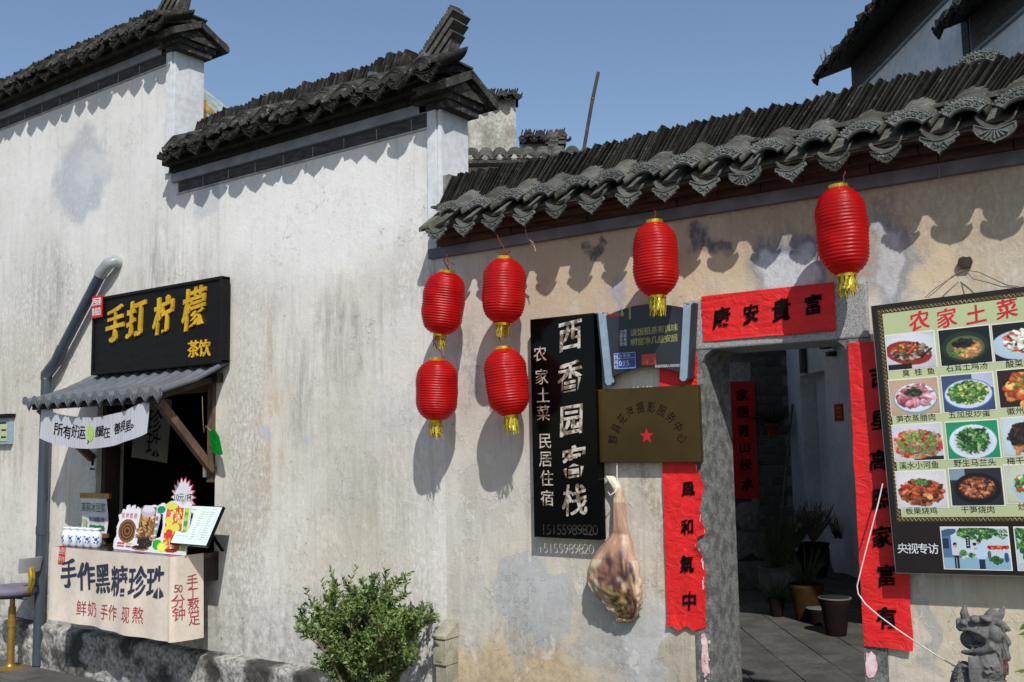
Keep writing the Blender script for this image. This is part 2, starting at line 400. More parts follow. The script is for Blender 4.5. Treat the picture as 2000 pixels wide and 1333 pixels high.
def tilemat(name, a, b, lich, rv=.25):
    N = NT(name); g = N.pos((1,1,1)); v = N.noise(g, 9, 6, .65)
    col = N.mix(N.rng(v, .35, .65), lin(a), lin(b))
    l1 = N.noise(g, 23, 7, .75)
    col = N.mix(N.rng(l1, .55, .68, 0, .8), col, lin(lich))
    col = N.mix(N.rng(N.noise(g, 55, 4, .7), .56, .66, 0, .6), col, lin('#14130f'))
    r_ = N.n('ShaderNodeObjectInfo').outputs['Random']
    hs = N.n('ShaderNodeHueSaturation'); N.l(col, hs.inputs['Color']); N.l(N.rng(r_, 0, 1, 1-rv, 1+rv, False), hs.inputs['Value'])
    N.base(hs.outputs[0]); N.rough(.88); N.p.inputs['Specular IOR Level'].default_value = .25
    N.bump(N.math('ADD', l1, N.noise(g, 120, 3)), .6, .006); return N.mat
M['tile_new'] = tilemat('tile_new', '#666966', '#555855', '#7b7d76', .15)
M['tile_grey'] = tilemat('tile_grey', '#54554f', '#3c3b36', '#77756a', .35)
M['ridge_new'] = tilemat('ridge_new', '#34332e', '#22211d', '#5c5a50', .5)
M['tile_old'] = tilemat('tile_old', '#3c3b37', '#232220', '#858277', .45)
M['tile_moss'] = tilemat('tile_moss', '#2e2d28', '#1d1c19', '#5c5a3c', .35)
M['mortar'] = pm('mortar', '#8f8c84', '#5f5c55', 12, .9, .6, fine=.6)
M['cap_end'] = pm('cap_end', '#8c8a80', '#3c3a34', 9, .9, .6, fine=.7)
M['stone'] = pm('stone', '#82837f', '#5c5d5b', 14, .9, .5, fine=.7, lo=.4, hi=.62, world=True, cf=lin('#2e2e2d'))
M['granite'] = pm('granite', '#66676a', '#4f5153', 40, .85, .35, fine=.9, lo=.45, hi=.6, world=True, cf=lin('#c0c0bd'))
M['plinth'] = pm('plinth', '#a8a69e', '#3e3c36', 3.2, .95, .8, bd=.02, fine=.7, lo=.42, hi=.6, world=True)
M['paving'] = pm('paving', '#55544f', '#403f3a', 3, .85, .3, fine=.4, rnd_=.14, world=True)
M['asphalt'] = pm('asphalt', '#66635d', '#4e4c47', 2.5, .9, .3, fine=.4, world=True)
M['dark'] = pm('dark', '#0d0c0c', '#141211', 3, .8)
M['wood_dark'] = pm('wood_dark', '#3a2d24', '#241b15', 4, .75, .4, scv=(1,1,.3), fine=.5)
M['wood'] = pm('wood', '#6d5643', '#4c3a2c', 6, .8, .4, scv=(1,1,.25), fine=.6)
M['white_wall'] = pm('white_wall', '#e2e5ea', '#cfd2d7', 1.5, .9, .2, fine=.2, world=True)
M['old_wall'] = pm('old_wall', '#b5b3a8', '#7d7b70', 2.6, .9, .4, fine=.5, scv=(1,1,.7), world=True)
M['brick_grey'] = pm('brick_grey', '#6a6b66', '#50514d', 5, .9, .4, fine=.4, rnd_=.2)
M['joint'] = pm('joint', '#9a9992', None, 5, .9)
M['black_gloss'] = pm('black_gloss', '#040405', '#050506', 3, .14, spec=.16)
M['black_paint'] = pm('black_paint', '#0b0a0a', '#131110', 5, .55, .3, scv=(1,1,5), fine=.5, spec=.22)
M['gold_leaf'] = pm('gold_leaf', '#e2b625', '#c79a16', 8, .35, metal=.3)
M['gold_foil'] = pm('gold_foil', '#d8bd3a', '#a88a20', 25, .25, metal=.75)
M['white_paint'] = pm('white_paint', '#dcdad5', '#cfcdc8', 6, .6)
M['ink'] = pm('ink', '#0b0808', '#140d0d', 9, .85, spec=.08)
M['ink_blue'] = pm('ink_blue', '#20283c', '#2a3144', 9, .85)
M['ink_red'] = pm('ink_red', '#8e2c35', '#a03a40', 9, .85)
M['red_paint'] = pm('red_paint', '#c01420', '#b0101c', 6, .45)
def paper():
    N = NT('red_paper'); g = N.pos((1,1,1)); v = N.noise(g, 5, 5)
    col = N.mix(N.rng(v, .35, .7), lin('#d81315'), lin('#c11112'))
    N.base(N.mix(N.rng(N.noise(N.pos((1,1,1)), 26, 5, .7), .55, .75, 0, .35), col, lin('#e8443c'))); N.rough(.62); N.bump(N.noise(N.pos((2.2,1,3)), 5, 6, .62, 1.6), .75, .014); return N.mat
M['red_paper'] = paper()
M['paper_torn'] = pm('paper_torn', '#dcc8c6', '#cc9999', 20, .9)
M['cloth'] = pm('cloth', '#d2c6b8', '#c8bbab', 3, .9, .25, bd=.003, fine=.12)
def clothw():
    N = NT('white_cloth'); v = N.noise(N.pos((30,1,2)), 1, 3); N.base(lin('#c9cbd2')); N.rough(.9); N.bump(v, .5, .02)
    tr = N.n('ShaderNodeBsdfTranslucent'); tr.inputs[0].default_value = (.6,.61,.65,1)
    mx = N.n('ShaderNodeMixShader'); mx.inputs[0].default_value = .25
    N.l(N.p.outputs[0], mx.inputs[1]); N.l(tr.outputs[0], mx.inputs[2]); N.l(mx.outputs[0], N.out.inputs[0]); return N.mat
M['white_cloth'] = clothw()
def lant():
    N = NT('lantern_cloth')
    v = N.noise(N.pos((1,1,1), False), 14, 4)
    r_ = N.n('ShaderNodeObjectInfo').outputs['Random']; N.base(N.mix(N.rng(r_, 0, 1, 0, .35, False), N.mix(N.rng(v, .3, .7), lin('#cc0c12'), lin('#ac0a0f')), lin('#d3281f'))); N.rough(.36); N.p.inputs['Specular IOR Level'].default_value = .45
    N.bump(N.noise(N.pos((1,1,2), False), 60, 4, .6, .6), .35, .003)
    tr = N.n('ShaderNodeBsdfTranslucent'); tr.inputs[0].default_value = lin('#e01018') + (1,)
    tp = N.n('ShaderNodeBsdfTransparent'); tp.inputs[0].default_value = (.75,.12,.12,1)
    m1 = N.n('ShaderNodeMixShader'); m1.inputs[0].default_value = .45; N.l(N.p.outputs[0], m1.inputs[1]); N.l(tr.outputs[0], m1.inputs[2])
    m2 = N.n('ShaderNodeMixShader'); m2.inputs[0].default_value = .12; N.l(m1.outputs[0], m2.inputs[1]); N.l(tp.outputs[0], m2.inputs[2])
    N.l(m2.outputs[0], N.out.inputs[0]); return N.mat
M['lantern'] = lant()
M['tassel'] = pm('tassel', '#d8c840', '#9c8a1c', 90, .4, metal=.35)
M['string'] = pm('string', '#7a2024', '#5a1a1c', 9, .8)
M['twine'] = pm('twine', '#b59a86', '#8c7664', 9, .9)
M['cable'] = pm('cable', '#d2cfcb', '#b9b4ae', 9, .5)
M['pvc'] = pm('pvc', '#3f4853', '#363e49', 2, .38, fine=.15)
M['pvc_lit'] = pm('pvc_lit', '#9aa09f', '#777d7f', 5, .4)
M['plastic_tile'] = pm('plastic_tile', '#64696e', '#565a5f', 3, .5, .15, fine=.25)
M['bronze'] = pm('bronze', '#463819', '#382c12', 2, .32, metal=.2, fine=.05, spec=.3)
M['slate_blue'] = pm('slate_blue', '#2b3037', '#24282f', 3, .45, fine=.2)
M['light_blue'] = pm('light_blue', '#8ea4b4', '#7f95a6', 4, .5, fine=.2)
M['sign_blue'] = pm('sign_blue', '#1f4a94', None, 4, .4)
M['sign_orange'] = pm('sign_orange', '#b8452c', '#9c3d2a', 30, .6)
M['olive_gold'] = pm('olive_gold', '#a6a45a', '#8f8d4c', 9, .5)
M['pale'] = pm('pale', '#d0d4d8', None, 4, .6)
M['board_green'] = pm('board_green', '#b4be8e', '#a9b48a', 1.2, .35)
M['title_red'] = pm('title_red', '#b8142c', '#c81a30', 3, .5)
M['trim_gold'] = pm('trim_gold', '#c2b184', '#8b7440', 14, .4, metal=.3)
M['trim_brown'] = pm('trim_brown', '#2c2414', '#3a2e18', 14, .5)
M['steel_thin'] = pm('steel_thin', '#9a9a9a', '#808080', 4, .35, metal=.8)
M['wire'] = pm('wire', '#4a433c', '#6a5f54', 9, .6)
M['porcelain'] = pm('porcelain', '#d6dbe2', '#ccd2db', 3, .2)
M['porcelain_blue'] = pm('porcelain_blue', '#3355a0', None, 3, .25)
M['card'] = pm('card', '#d8d6dc', None, 3, .6)
M['card_pink'] = pm('card_pink', '#c83a60', None, 3, .6)
M['seat'] = pm('seat', '#6e6678', '#5d5668', 4, .7, .1)
M['seat_back'] = pm('seat_back', '#8e9094', '#7f8186', 4, .7)
M['gold_metal'] = pm('gold_metal', '#b08f45', '#94773a', 4, .38, metal=.7)
M['lime'] = pm('lime', '#a3c55c', '#8fb44c', 8, .8)
def gglass():
    N = NT('green_acrylic'); N.base(lin('#0d8a2e')); N.rough(.15)
    N.p.inputs['Transmission Weight'].default_value = .55; N.p.inputs['IOR'].default_value = 1.1; return N.mat
M['green'] = gglass()
def printmat(name, rough):
    N = NT(name); a = N.n('ShaderNodeVertexColor'); a.layer_name = 'Col'; N.base(a.outputs[0]); N.rough(rough); return N.mat
M['print'] = printmat('print', .35); M['print_card'] = printmat('print_card', .7)
M['leaf'] = pm('leaf', '#4c642c', '#67803a', 5, .5, lo=.3, hi=.7, world=True, spec=.4)
M['leaf_light'] = pm('leaf_light', '#7c8a4c', '#687a3c', 5, .5, world=True)
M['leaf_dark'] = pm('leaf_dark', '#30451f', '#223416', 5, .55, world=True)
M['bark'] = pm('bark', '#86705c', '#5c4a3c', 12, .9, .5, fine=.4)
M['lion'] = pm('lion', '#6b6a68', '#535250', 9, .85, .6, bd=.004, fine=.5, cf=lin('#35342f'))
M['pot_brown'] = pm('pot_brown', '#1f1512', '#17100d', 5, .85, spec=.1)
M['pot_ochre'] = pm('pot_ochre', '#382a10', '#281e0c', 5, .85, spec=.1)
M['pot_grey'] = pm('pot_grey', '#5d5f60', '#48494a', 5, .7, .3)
M['bamboo'] = pm('bamboo', '#7a7258', '#5e5640', 12, .7, .3, fine=.4)
M['bamboo_dark'] = pm('bamboo_dark', '#4d4640', '#3a3430', 12, .8, .3, fine=.4)
M['steel_painted_reflection'] = pm('steel_painted_reflection', '#d8cfc2', '#7d6a55', 26, .3, metal=.35, lo=.42, hi=.58, world=True)  # cream and brown patches paint in the reflections of polished steel letters
M['paving_dark'] = None
# ------------------------------------------------------------------ ground and street
mb = MB(); mb.grid(lambda u, v: Vector((-60+120*u, -60+60.0*v - .0, 0)), 8, 8)
mb.grid(lambda u, v: Vector((-60+120*u, 26*v, -.004)), 8, 4)
obj('ground', mb, M['asphalt'], kind='structure')
# street slabs near the wall foot, left, where they show
pv = obj('pavement', MB().box((-14, -1.6, -.02), (3, -.02, .008)), M['joint'], kind='structure')
slab = mesh_of('slab', MB().box((-.295, -.195, 0), (.295, .195, .022)), M['paving'])
for j in range(4):
    for i in range(28):
        x = -13.6 + .6*i + (.3 if j % 2 else 0)
        if x > 2.5: continue
        inst('slab', slab, pv, Matrix.Translation((x, -.3-.4*j, .009 + rnd.uniform(0, .005))) @ Matrix.Rotation(rnd.uniform(-.006, .006), 4, 'Z'))
# ------------------------------------------------------------------ tiles
def fan_mesh(style):
    """arched end plate of a cover tile with beaded rim and scroll relief"""
    mb = MB(); A = 52 if style == 'new' else 80; ro, ri = .124, .074
    if style == 'old': ro, ri = .094, .03
    n = 12; pts = []
    for i in range(n+1):
        a = R(90 + A - 2*A*i/n); k = 1.0 + (.0 if style == 'new' else .05*math.sin(i*2.1))
        pts.append((ro*k*math.cos(a), ro*k*math.sin(a) - .07))
    for i in range(n+1):
        a = R(90 - A + 2*A*i/n); pts.append((ri*math.cos(a), ri*math.sin(a) - .07))
    U, V, N = X_, Vector((0, .30, .954)), Vector((0, -.954, .30))
    O = Vector((0, 0, 0))
    # as strip quads
    m = n + 1; fr = [O + U*x + V*y for x, y in pts]; bk = [p - N*.016 for p in fr]
    vs = fr + bk; fs = []
    for i in range(n):
        o1, o2, i1, i2 = i, i+1, 2*m-1-i, 2*m-2-i
        fs += [(o1, o2, i2, i1), (o2+2*m, o1+2*m, i1+2*m, i2+2*m), (o1, o1+2*m, o2+2*m, o2), (i1, i2, i2+2*m, i1+2*m)]
    fs += [(0, 2*m-1, 4*m-1, 2*m), (n, n+2*m, n+1+2*m, n+1)]
    mb.add(vs, fs, 0)
    def arc(r, w_, a0, a1, k=12):
        P = []
        for i in range(k+1):
            a = R(90 + a0 + (a1-a0)*i/k); P.append(O + U*(r*math.cos(a)) + V*(r*math.sin(a)-.07) + N*.002)
        mb.tube(P, w_, 5)
    arc(ro-.007, .0035, A-3, -A+3); arc(ri+.006, .003, A-3, -A+3)
    if style == 'new':
        for i in range(15):
            a = R(90 + A - 2*A*i/14); mb.ell(O + U*((ro+.004)*math.cos(a)) + V*((ro+.004)*math.sin(a)-.07) - N*.004, (.0075,)*3, 6, k=4)
        for s in (-1, 1):
            for c0, r0 in ((15*s, .016), (36*s, .015)):
                a = R(90 - c0); c = O + U*(.099*math.cos(a)) + V*(.099*math.sin(a)-.07) + N*.003
                P = [c + U*(r0*(1-t/14)*math.cos(t*.75)*s) + V*(r0*(1-t/14)*math.sin(t*.75)) for t in range(12)]
                mb.tube(P, .0036, 4)
        mb.ell(O + V*.03 + N*.003, (.011, .005, .012), 8, k=5)
    return mb
def drip_pts(kind):
    if kind == 0: h = [(.082,.0),(.088,-.018),(.07,-.028),(.066,-.045),(.045,-.055),(.03,-.072),(.012,-.08),(0,-.098)]
    elif kind == 1: h = [(.085,.0),(.088,-.03),(.076,-.05),(.055,-.068),(.03,-.078),(.012,-.082),(0,-.092)]
    else: h = [(.08,.0),(.078,-.02),(.06,-.04),(.05,-.05),(.03,-.06),(.012,-.075),(0,-.088)]
    top = [(.05,-.016),(.02,-.026),(0,-.028),(-.02,-.026),(-.05,-.016)]
    return h + [(-x, y) for x, y in h[-2::-1]] + top[::-1]
def drip_mesh(kind):
    mb = MB(); pts = drip_pts(kind); n = len(pts)
    U, V, N = X_, Vector((0, -.08, .9968)), Vector((0, -.9968, -.08))
    O = Vector((0, 0, .098)); c = (0, -.048)
    fr = [O + U*x + V*y for x, y in pts]; bk = [p - N*.014 for p in fr]
    cen = O + U*c[0] + V*c[1]
    mb.add(fr + [cen], [(i, (i+1) % n, n) for i in range(n)], 0); mb.add(bk + [cen - N*.014], [((i+1) % n, i, n) for i in range(n)], 0)
    mb.add(fr + bk, [((i+1) % n, i, n+i, n+(i+1) % n) for i in range(n)], 0)
    rim = [O + U*(x*.93) + V*((y-c[1])*.9 + c[1]) + N*.002 for x, y in pts]
    mb.tube(rim + rim[:1], .003, 5)
    if kind == 1:
        for k in range(-3, 4):
            mb.tube([O + V*-.034 + U*(k*.006) + N*.003, O + V*(-.07+.0025*k*k) + U*(k*.019) + N*.004], [.003, .006], 5)
    else:
        for s in (-1, 1):
            P = [O + U*(s*(.012+.05*t/8)) + V*(-.05+.012*math.sin(t*1.1)) + N*.003 for t in range(9)]; mb.tube(P, .003, 4)
            P = [O + U*(s*(.008+.02*math.sin(t*.5))) + V*(-.078+.02*t/6) + N*.003 for t in range(7)]; mb.tube(P, .0028, 4)
        mb.ell(O + V*-.052 + N*.003, (.008, .004, .008), 8, k=5)
    return mb
def trough(mb, L, r, sgn, rise, w0=1.0, m=0, th=.012, A=75):
    """half-round tile running back from the eave; sgn 1 = arch, -1 = channel"""
    n = 8
    def P(i, y, rr):
        a = R(90 - A + 2*A*i/n); return Vector((rr*math.cos(a), y, sgn*(rr*math.sin(a) - r*.55) + rise*y))
    o = [P(i, y, r*(w0 if y == 0 else 1)) for y in (0, L) for i in range(n+1)]; q = [P(i, y, (r-th)*(w0 if y == 0 else 1)) for y in (0, L) for i in range(n+1)]
    k = n+1; vs = o + q; fs = []
    for i in range(n):
        fs += [(i, i+1, k+i+1, k+i), (2*k+i+1, 2*k+i, 3*k+i, 3*k+i+1), (i+1, i, 2*k+i, 2*k+i+1)]
    fs += [(0, k, 3*k, 2*k), (n, 2*k+n, 3*k+n, k+n)]
    mb.add(vs, fs, m, True)
RISE = .62
RISO = .40
def cover_mesh(style):
    mb = MB()
    for k in range(2):
        ri_ = RISO if style == 'old' else RISE
        t = MB(); trough(t, .16, .088 if style == 'old' else .10, 1, ri_, .97)
        mb.add([Vector(p) + Vector((0, .02 + .125*k, ri_*(.02+.125*k) - .012 + .008*(k % 2))) for p in t.v], t.f, 0, True)
    if style == 'old':
        for p, s in (((0, 0, -.02), 1.02), ((.006, .012, .0), .96)):
            t = fan_mesh('old'); mb.add([Vector(q)*s + Vector(p) for q in t.v], t.f)
    return mb
TM = {'fan': mesh_of('fan_plate', fan_mesh('new'), M['tile_new']), 'fano': mesh_of('fan_plate', fan_mesh('old'), M['tile_old'])}
for k in range(3):
    TM['drip%d' % k] = mesh_of('drip_plate', drip_mesh(k), M['tile_new'])
    TM['dripo%d' % k] = mesh_of('drip_plate', drip_mesh(k), M['tile_moss'])
    TM['dripg%d' % k] = mesh_of('drip_plate', drip_mesh(k), M['tile_grey'])
TM['cover'] = mesh_of('cover_tile', cover_mesh('new'), M['tile_grey'])
TM['covero'] = mesh_of('cover_tile', cover_mesh('old'), M['tile_old'])
def chan(RISE=RISE):
    mb = MB()
    for k in range(2):
        t = MB(); trough(t, .16, .085, -1, RISE, 1.05, th=.008)
        mb.add([Vector(p) + Vector((0, .012 + .125*k, RISE*(.125*k) + .110 + .01*k)) for p in t.v], t.f, 0, True)
    return mb
TM['chan'] = mesh_of('channel_tile', chan(), M['tile_grey']); TM['chano'] = mesh_of('channel_tile', chan(RISO), M['tile_moss'])
def ridge_tile_mesh(mt, seed, H=.25, D=.20):
    q = random.Random(seed); mb = MB(); n = 6; t = .0085; vs = []
    for side in (0, 1):
        for j in range(2):
            for i in range(n+1):
                y = (i/n-.5)*D; z = j*H + q.uniform(-.006, .006); bow = .012*(1-(2*i/n-1)**2)
                vs.append(Vector((side*t + bow, y, z)))
    k = n+1; fs = []
    for i in range(n):
        fs += [(i, i+1, k+i+1, k+i), (2*k+i+1, 2*k+i, 3*k+i, 3*k+i+1), (k+i, k+i+1, 3*k+i+1, 3*k+i), (i+1, i, 2*k+i, 2*k+i+1)]
    fs += [(0, k, 3*k, 2*k), (n, 2*k+n, 3*k+n, k+n)]
    mb.add(vs, fs, 0); return mesh_of('ridge_tile', mb, mt)
RT = {'new': [ridge_tile_mesh(M['ridge_new'], s, .25, .15) for s in range(5)], 'old': [ridge_tile_mesh(M['tile_old'], s+9, .17, .17) for s in range(5)]}

def cap(root, x0, x1, ztip, y0, thick, pitch, first, style, zr, lean, rpitch, rh=1.0, x_tail=None, yc=None, dsc=1.0):
    """tiled cap on a wall: eave rows with plates, roof slab, leaning ridge tiles"""
    yc = thick/2 if yc is None else yc; zs = ztip + .135          # slab height at eave
    dy = yc - y0; zt = zs + (RISO if style == 'old' else RISE)*dy*.92
    mb = MB()
    mb.prism([(y0+.06, zs-.0), (yc, zt), (2*yc - y0 - .02, zs), (2*yc-y0-.02, zs-.03), (yc, zt-.05), (y0+.06, zs-.03)][::-1], Vector((x0, 0, 0)), Y_, Z_, X_, x1-x0)
    slab = obj('roof_slab', mb, M['tile_old' if style == 'old' else 'tile_grey'], root)
    f = 'o' if style == 'old' else ''
    x = first; i = 0; s_ = random.Random(int(x0*100) & 255)
    jit = .02 if style == 'old' else .007
    while x < x1 + .02:
        T = Matrix.Translation((x + s_.uniform(-jit, jit), y0 + s_.uniform(-jit, jit), ztip + s_.uniform(-jit, jit))) @ Matrix.Rotation(s_.uniform(-3, 3)*(.06 if f else .03), 4, 'Y') @ Matrix.Rotation(s_.uniform(-1, 1)*(.12 if f else .03), 4, 'X') @ Matrix.Scale(dsc*s_.uniform(.94, 1.06), 4)
        kk = s_.choice((0, 0, 1)) if f else (0, 0, 0, 0, 2, 0, 0, 0, 0, 1, 0, 2, 2, 0, 1, 1)[i % 16]
        key = 'dripo%d' % kk if f else (('dripg%d' if i in (4, 11, 12) else 'drip%d') % kk)
        inst('drip_tile', TM[key], root, T)
        inst('channel_tile', TM['chan'+f], root, T)
        if x + pitch/2 < x1:
            T2 = Matrix.Translation((x + pitch/2 + s_.uniform(-jit, jit), y0 + .01 + s_.uniform(-jit, jit), ztip + (.20 if f else .188) + s_.uniform(-jit, jit))) @ Matrix.Rotation(s_.uniform(-3, 3)*(.06 if f else .03), 4, 'Y') @ Matrix.Scale(s_.uniform(.94, 1.06) * (1.12 if f else 1), 4)
            inst('cover_tile', TM['cover'+f], root, T2)
            if not f: inst('fan_tile', TM['fan'], root, T2 @ Matrix.Translation((0, -.012, .004)) @ Matrix.Scale(1.0, 4))
        x += pitch; i += 1
    # bedding courses under the ridge
    mb = MB(); n = int((x1-x0)/.17)
    for k in range(n):
        xa = x0 + .02 + (x1-x0-.04)*k/n
        for lv in range(2):
            mb.obox((xa + .085 + .04*lv, yc, zr - .03 + .016*lv + s_.uniform(-.004, .004)), (X_ + Z_*s_.uniform(-.05, .09)).normalized(), Y_, Z_, .088, .135 - .015*lv, .007)
    obj('bedding_tile', mb, M['tile_grey' if not f else 'tile_old'], root)
    mb = MB().box((x0+.03, yc-.07, zt-.06), (x1-.03, yc+.07, zr-.02)); obj('ridge_core', mb, M['mortar' if not f else 'tile_old'], root)
    # leaning ridge tiles
    x = x0 + .03; L = lean
    while x < (x_tail if x_tail else x1) - .04:
        L = lean + 9*mnoise.noise(Vector((x*1.9, zr, 0))) + s_.uniform(-2, 2)
        if s_.random() < .06: L -= 5
        if f: L += s_.uniform(-7, 7)
        T = Matrix.Translation((x, yc + s_.uniform(-.006, .006), zr + s_.uniform(-.008, .012) + (.03*mnoise.noise(Vector((x*4, zr, 3))) if f else 0))) @ Matrix.Rotation(R(L), 4, 'Y') @ Matrix.Diagonal((1, s_.uniform(.94, 1.04), rh*s_.uniform(.93, 1.06), 1))
        inst('ridge_tile', RT['old' if f else 'new'][s_.randrange(5)], root, T)
        x += rpitch * s_.uniform(.85, 1.15)
    return zt

# ------------------------------------------------------------------ stepped wall (left and middle) with its shop opening
TH = .27
sw = thing('stepped_wall', 'long weathered whitewashed wall stepping down rightwards under old tiled caps, with a shop window', 'wall', (-7.1, 0, 0))
XJ = -7.12; XC = -4.14; Z1, Z2, Z3 = 5.52, 4.40, 3.36
SW0, SW1, SZ0, SZ1 = -8.2, -6.52, 1.14, 2.52          # shop opening
def wallpiece(mb, x0, x1, z0, z1, nx=None, nz=None):
    mb.box((x0, 0, z0), (x1, TH, z1))
mb = MB()
for a, b, c_, d in ((-14, SW0, 0, Z1), (SW0, SW1, 0, SZ0), (SW0, XJ, SZ1, Z1), (XJ, SW1, SZ1, Z2), (SW1, XC, 0, Z2)): wallpiece(mb, a, b, c_, d)
obj('plaster_face', mb, M['plaster_left'], sw)
# pilasters, bands and friezes under the caps
for (x0, x1, zt, zb) in ((-14, XJ, 5.52, 0), (XJ, XC, 4.33, 0)):
    obj('eave_band', MB().box((x0, -.035, zt-.075), (x1-.11, .0, zt-.0)), M['band'], sw)
    obj('frieze', MB().box((x0 + (.06 if x0 > -10 else 0), -.006, zt-.165), (x1-.12, .0, zt-.078)), M['frieze'], sw)
    mbp = MB()
    k = x0
    while k < x1-.3:
        mbp.box((k+.07, -.009, zt-.160), (k+.074, -.006, zt-.085)); k += .33
    obj('frieze_panel', mbp, M['line'], sw)
    obj('frieze_line', MB().box((x0 + .05, -.012, zt-.182), (x1-.12, .0, zt-.170)), M['line'], sw)
for (x0, x1, zt) in ((-14, XJ, 5.52), (XJ, XC, 4.33)):
    obj('corbel', MB().box((x0+.02, -.07, zt+.002), (x1-.03, 0, zt+.045)).box((x0+.02, -.14, zt+.047), (x1-.03, 0, zt+.09)).box((x0+.02, -.19, zt+.092), (x1-.03, 0, zt+.13)), M['tile_moss'], sw)
def pil(x, z0, z1):
    mbp = MB().box((x-.105, -.03, z0), (x-.03, .0, z1)).box((x-.022, -.016, z0), (x-.002, .0, z1))
    obj('pilaster_strip', mbp, M['pilaster'], sw)
    obj('end_face', MB().box((x-.001, -.012, z0), (x+.006, TH+.01, z1)), M['pilaster'], sw)
pil(XJ, Z2-.05, Z1+.01); pil(XC, 3.24, Z2-.02)
def gable_end(x, ztip, y0):
    yc = TH/2; zs = ztip + .10; a = .29
    tri = [(yc-a+.02, zs-.02), (yc, zs+.30), (yc+a-.02, zs-.02)]
    obj('gable_board', MB().prism([(yc-a+.05, zs-.0), (yc, zs+.055), (yc+a-.05, zs-.0)][::-1], Vector((x-.02, 0, 0)), Y_, Z_, X_, .05), M['cap_end'], sw)
    mbg = MB()
    for s in (-1, 1):
        p0 = Vector((x-.03, yc+s*(a+.0), zs-.08)); p1 = Vector((x-.03, yc, zs+.07))
        mbg.bar(p0, p1, .26, .035, 0); mbg.bar(p0 + Vector((-.02, 0, .03)), p1 + Vector((-.02, 0, .03)), .30, .02)
    mbg.box((x-.28, yc-a+.07, zs-.075), (x+.06, yc+a-.07, zs-.02))
    mbg.box((x-.26, yc-.2, zs-.12), (x+.03, yc+.2, zs-.077))
    mbg.box((x-.24, yc-.17, zs-.17), (x+.015, yc+.17, zs-.122))
    obj('barge_tile', mbg, M['tile_old'], sw)
def tail(x, z, s=1.0):
    """upswept stack of tiles and slabs at the end of the ridge"""
    yc = TH/2; ang = R(43); D = Vector((math.cos(ang), 0, math.sin(ang))); U = Vector((-math.sin(ang), 0, math.cos(ang)))
    O = Vector((x, yc, z)); mbt = MB()
    for k, (a, b, h, w_) in enumerate(((-.05, .44, 0, .07), (-.02, .52, .05, .085), (.0, .58, .10, .10))):
        mbt.obox(O + D*((a+b)/2*s) + U*(h*s), D, Y_, U, (b-a)/2*s, w_, .021*s)
    obj('tail_slab', mbt, M['tile_grey'], sw)
    for k in range(22):
        p = O + D*((-.06 + .028*k)*s) + U*(.125*s)
        T = Matrix.Translation(p) @ Matrix.Rotation(R(8 + rnd.uniform(-5, 5)), 4, 'Y') @ Matrix.Diagonal((1, .85, .42*s + rnd.uniform(-.03, .03), 1))
        inst('tail_tile', RT['old'][k % 5], sw, T)
    sup = [O + D*(.05*s) + U*(-.03*s), O + D*(.38*s) + U*(-.03*s), O + Vector((.22*s, 0, .02*s)), O + Vector((.24*s, 0, -.16*s)), O + Vector((.0, 0, -.16*s))]
    mbp = MB().prism([(p.x-O.x, p.z-O.z) for p in sup], O - Y_*.055, X_, Z_, Y_, .11)
    obj('tail_support', mbp, M['cap_end'], sw)
    mbc = MB()
    for k in range(26):
        a = rnd.uniform(-.3, .3)
        mbc.obox(O + Vector((rnd.uniform(-.25, .22), rnd.uniform(-.16, .12), rnd.uniform(-.2, -.1)*s)), Vector((math.cos(a), 0, math.sin(a))), Y_, Vector((-math.sin(a), 0, math.cos(a))), .06, .06, .008)
    obj('cap_tile', mbc, M['tile_old'], sw)
Y0 = -.25
cap(sw, XJ+.12, XC+.06, 4.33, Y0, TH, .222, XJ+.17, 'old', 4.62, 26, .024, 1.08, x_tail=-4.5, dsc=1.15)
gable_end(XC+.07, 4.33, Y0); tail(-4.36, 4.59, .82)
cap(sw, -11.6, XJ+.06, 5.50, Y0, TH, .222, -11.5, 'old', 5.79, 26, .024, 1.08, x_tail=-7.6, dsc=1.15)
gable_end(XJ+.07, 5.50, Y0); tail(-7.45, 5.80, .9)
# rough stone foot
def foot(x0, x1, zt, nm, root, n):
    def fn(u, v):
        x = x0 + (x1-x0)*u; h = zt + .03*mnoise.noise(Vector((x*1.7, 0, 3)))
        z = h*min(1, v*1.25) ; d = .09 + .05*mnoise.noise(Vector((x*2.5, z*5, 1))) + .03*mnoise.noise(Vector((x*8, z*12, 2)))
        if v > .8: d *= (1-v)/.2 * .9; z = h + .015*(v-.8)/.2
        return Vector((x, -max(d, .0) - .002, z - .02))
    obj(nm, MB().grid(fn, n, 14), M['plinth'], root)
foot(-14, XC, .42, 'stone_foot', sw, 420)
# shop opening lining and room behind
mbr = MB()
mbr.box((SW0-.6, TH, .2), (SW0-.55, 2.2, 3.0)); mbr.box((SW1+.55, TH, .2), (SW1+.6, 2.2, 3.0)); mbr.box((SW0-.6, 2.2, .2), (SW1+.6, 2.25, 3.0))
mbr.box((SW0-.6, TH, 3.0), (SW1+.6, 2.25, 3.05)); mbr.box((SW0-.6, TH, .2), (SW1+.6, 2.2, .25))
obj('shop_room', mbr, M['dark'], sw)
mbr = MB().box((SW1-.07, -.03, 1.72), (SW1+.0, .10, 2.56)).box((SW0-.02, .02, SZ1-.07), (SW1-.075, .12, SZ1-.002))
obj('window_post', mbr, M['wood'], sw, bevel=.004)
mbr = MB().box((SW0+.002, .05, SZ0), (SW0+.06, .2, SZ1-.08)); obj('window_side', mbr, M['wood_dark'], sw)
obj('ceiling_rail', MB().box((-7.9, 1.2, 1.83), (-6.2, 1.23, 1.85)), M['gold_metal'], sw)
obj('wall_switch', MB().box((SW1-.1, -.045, 1.76), (SW1-.072, .02, 1.90)), M['white_paint'], sw, bevel=.006)
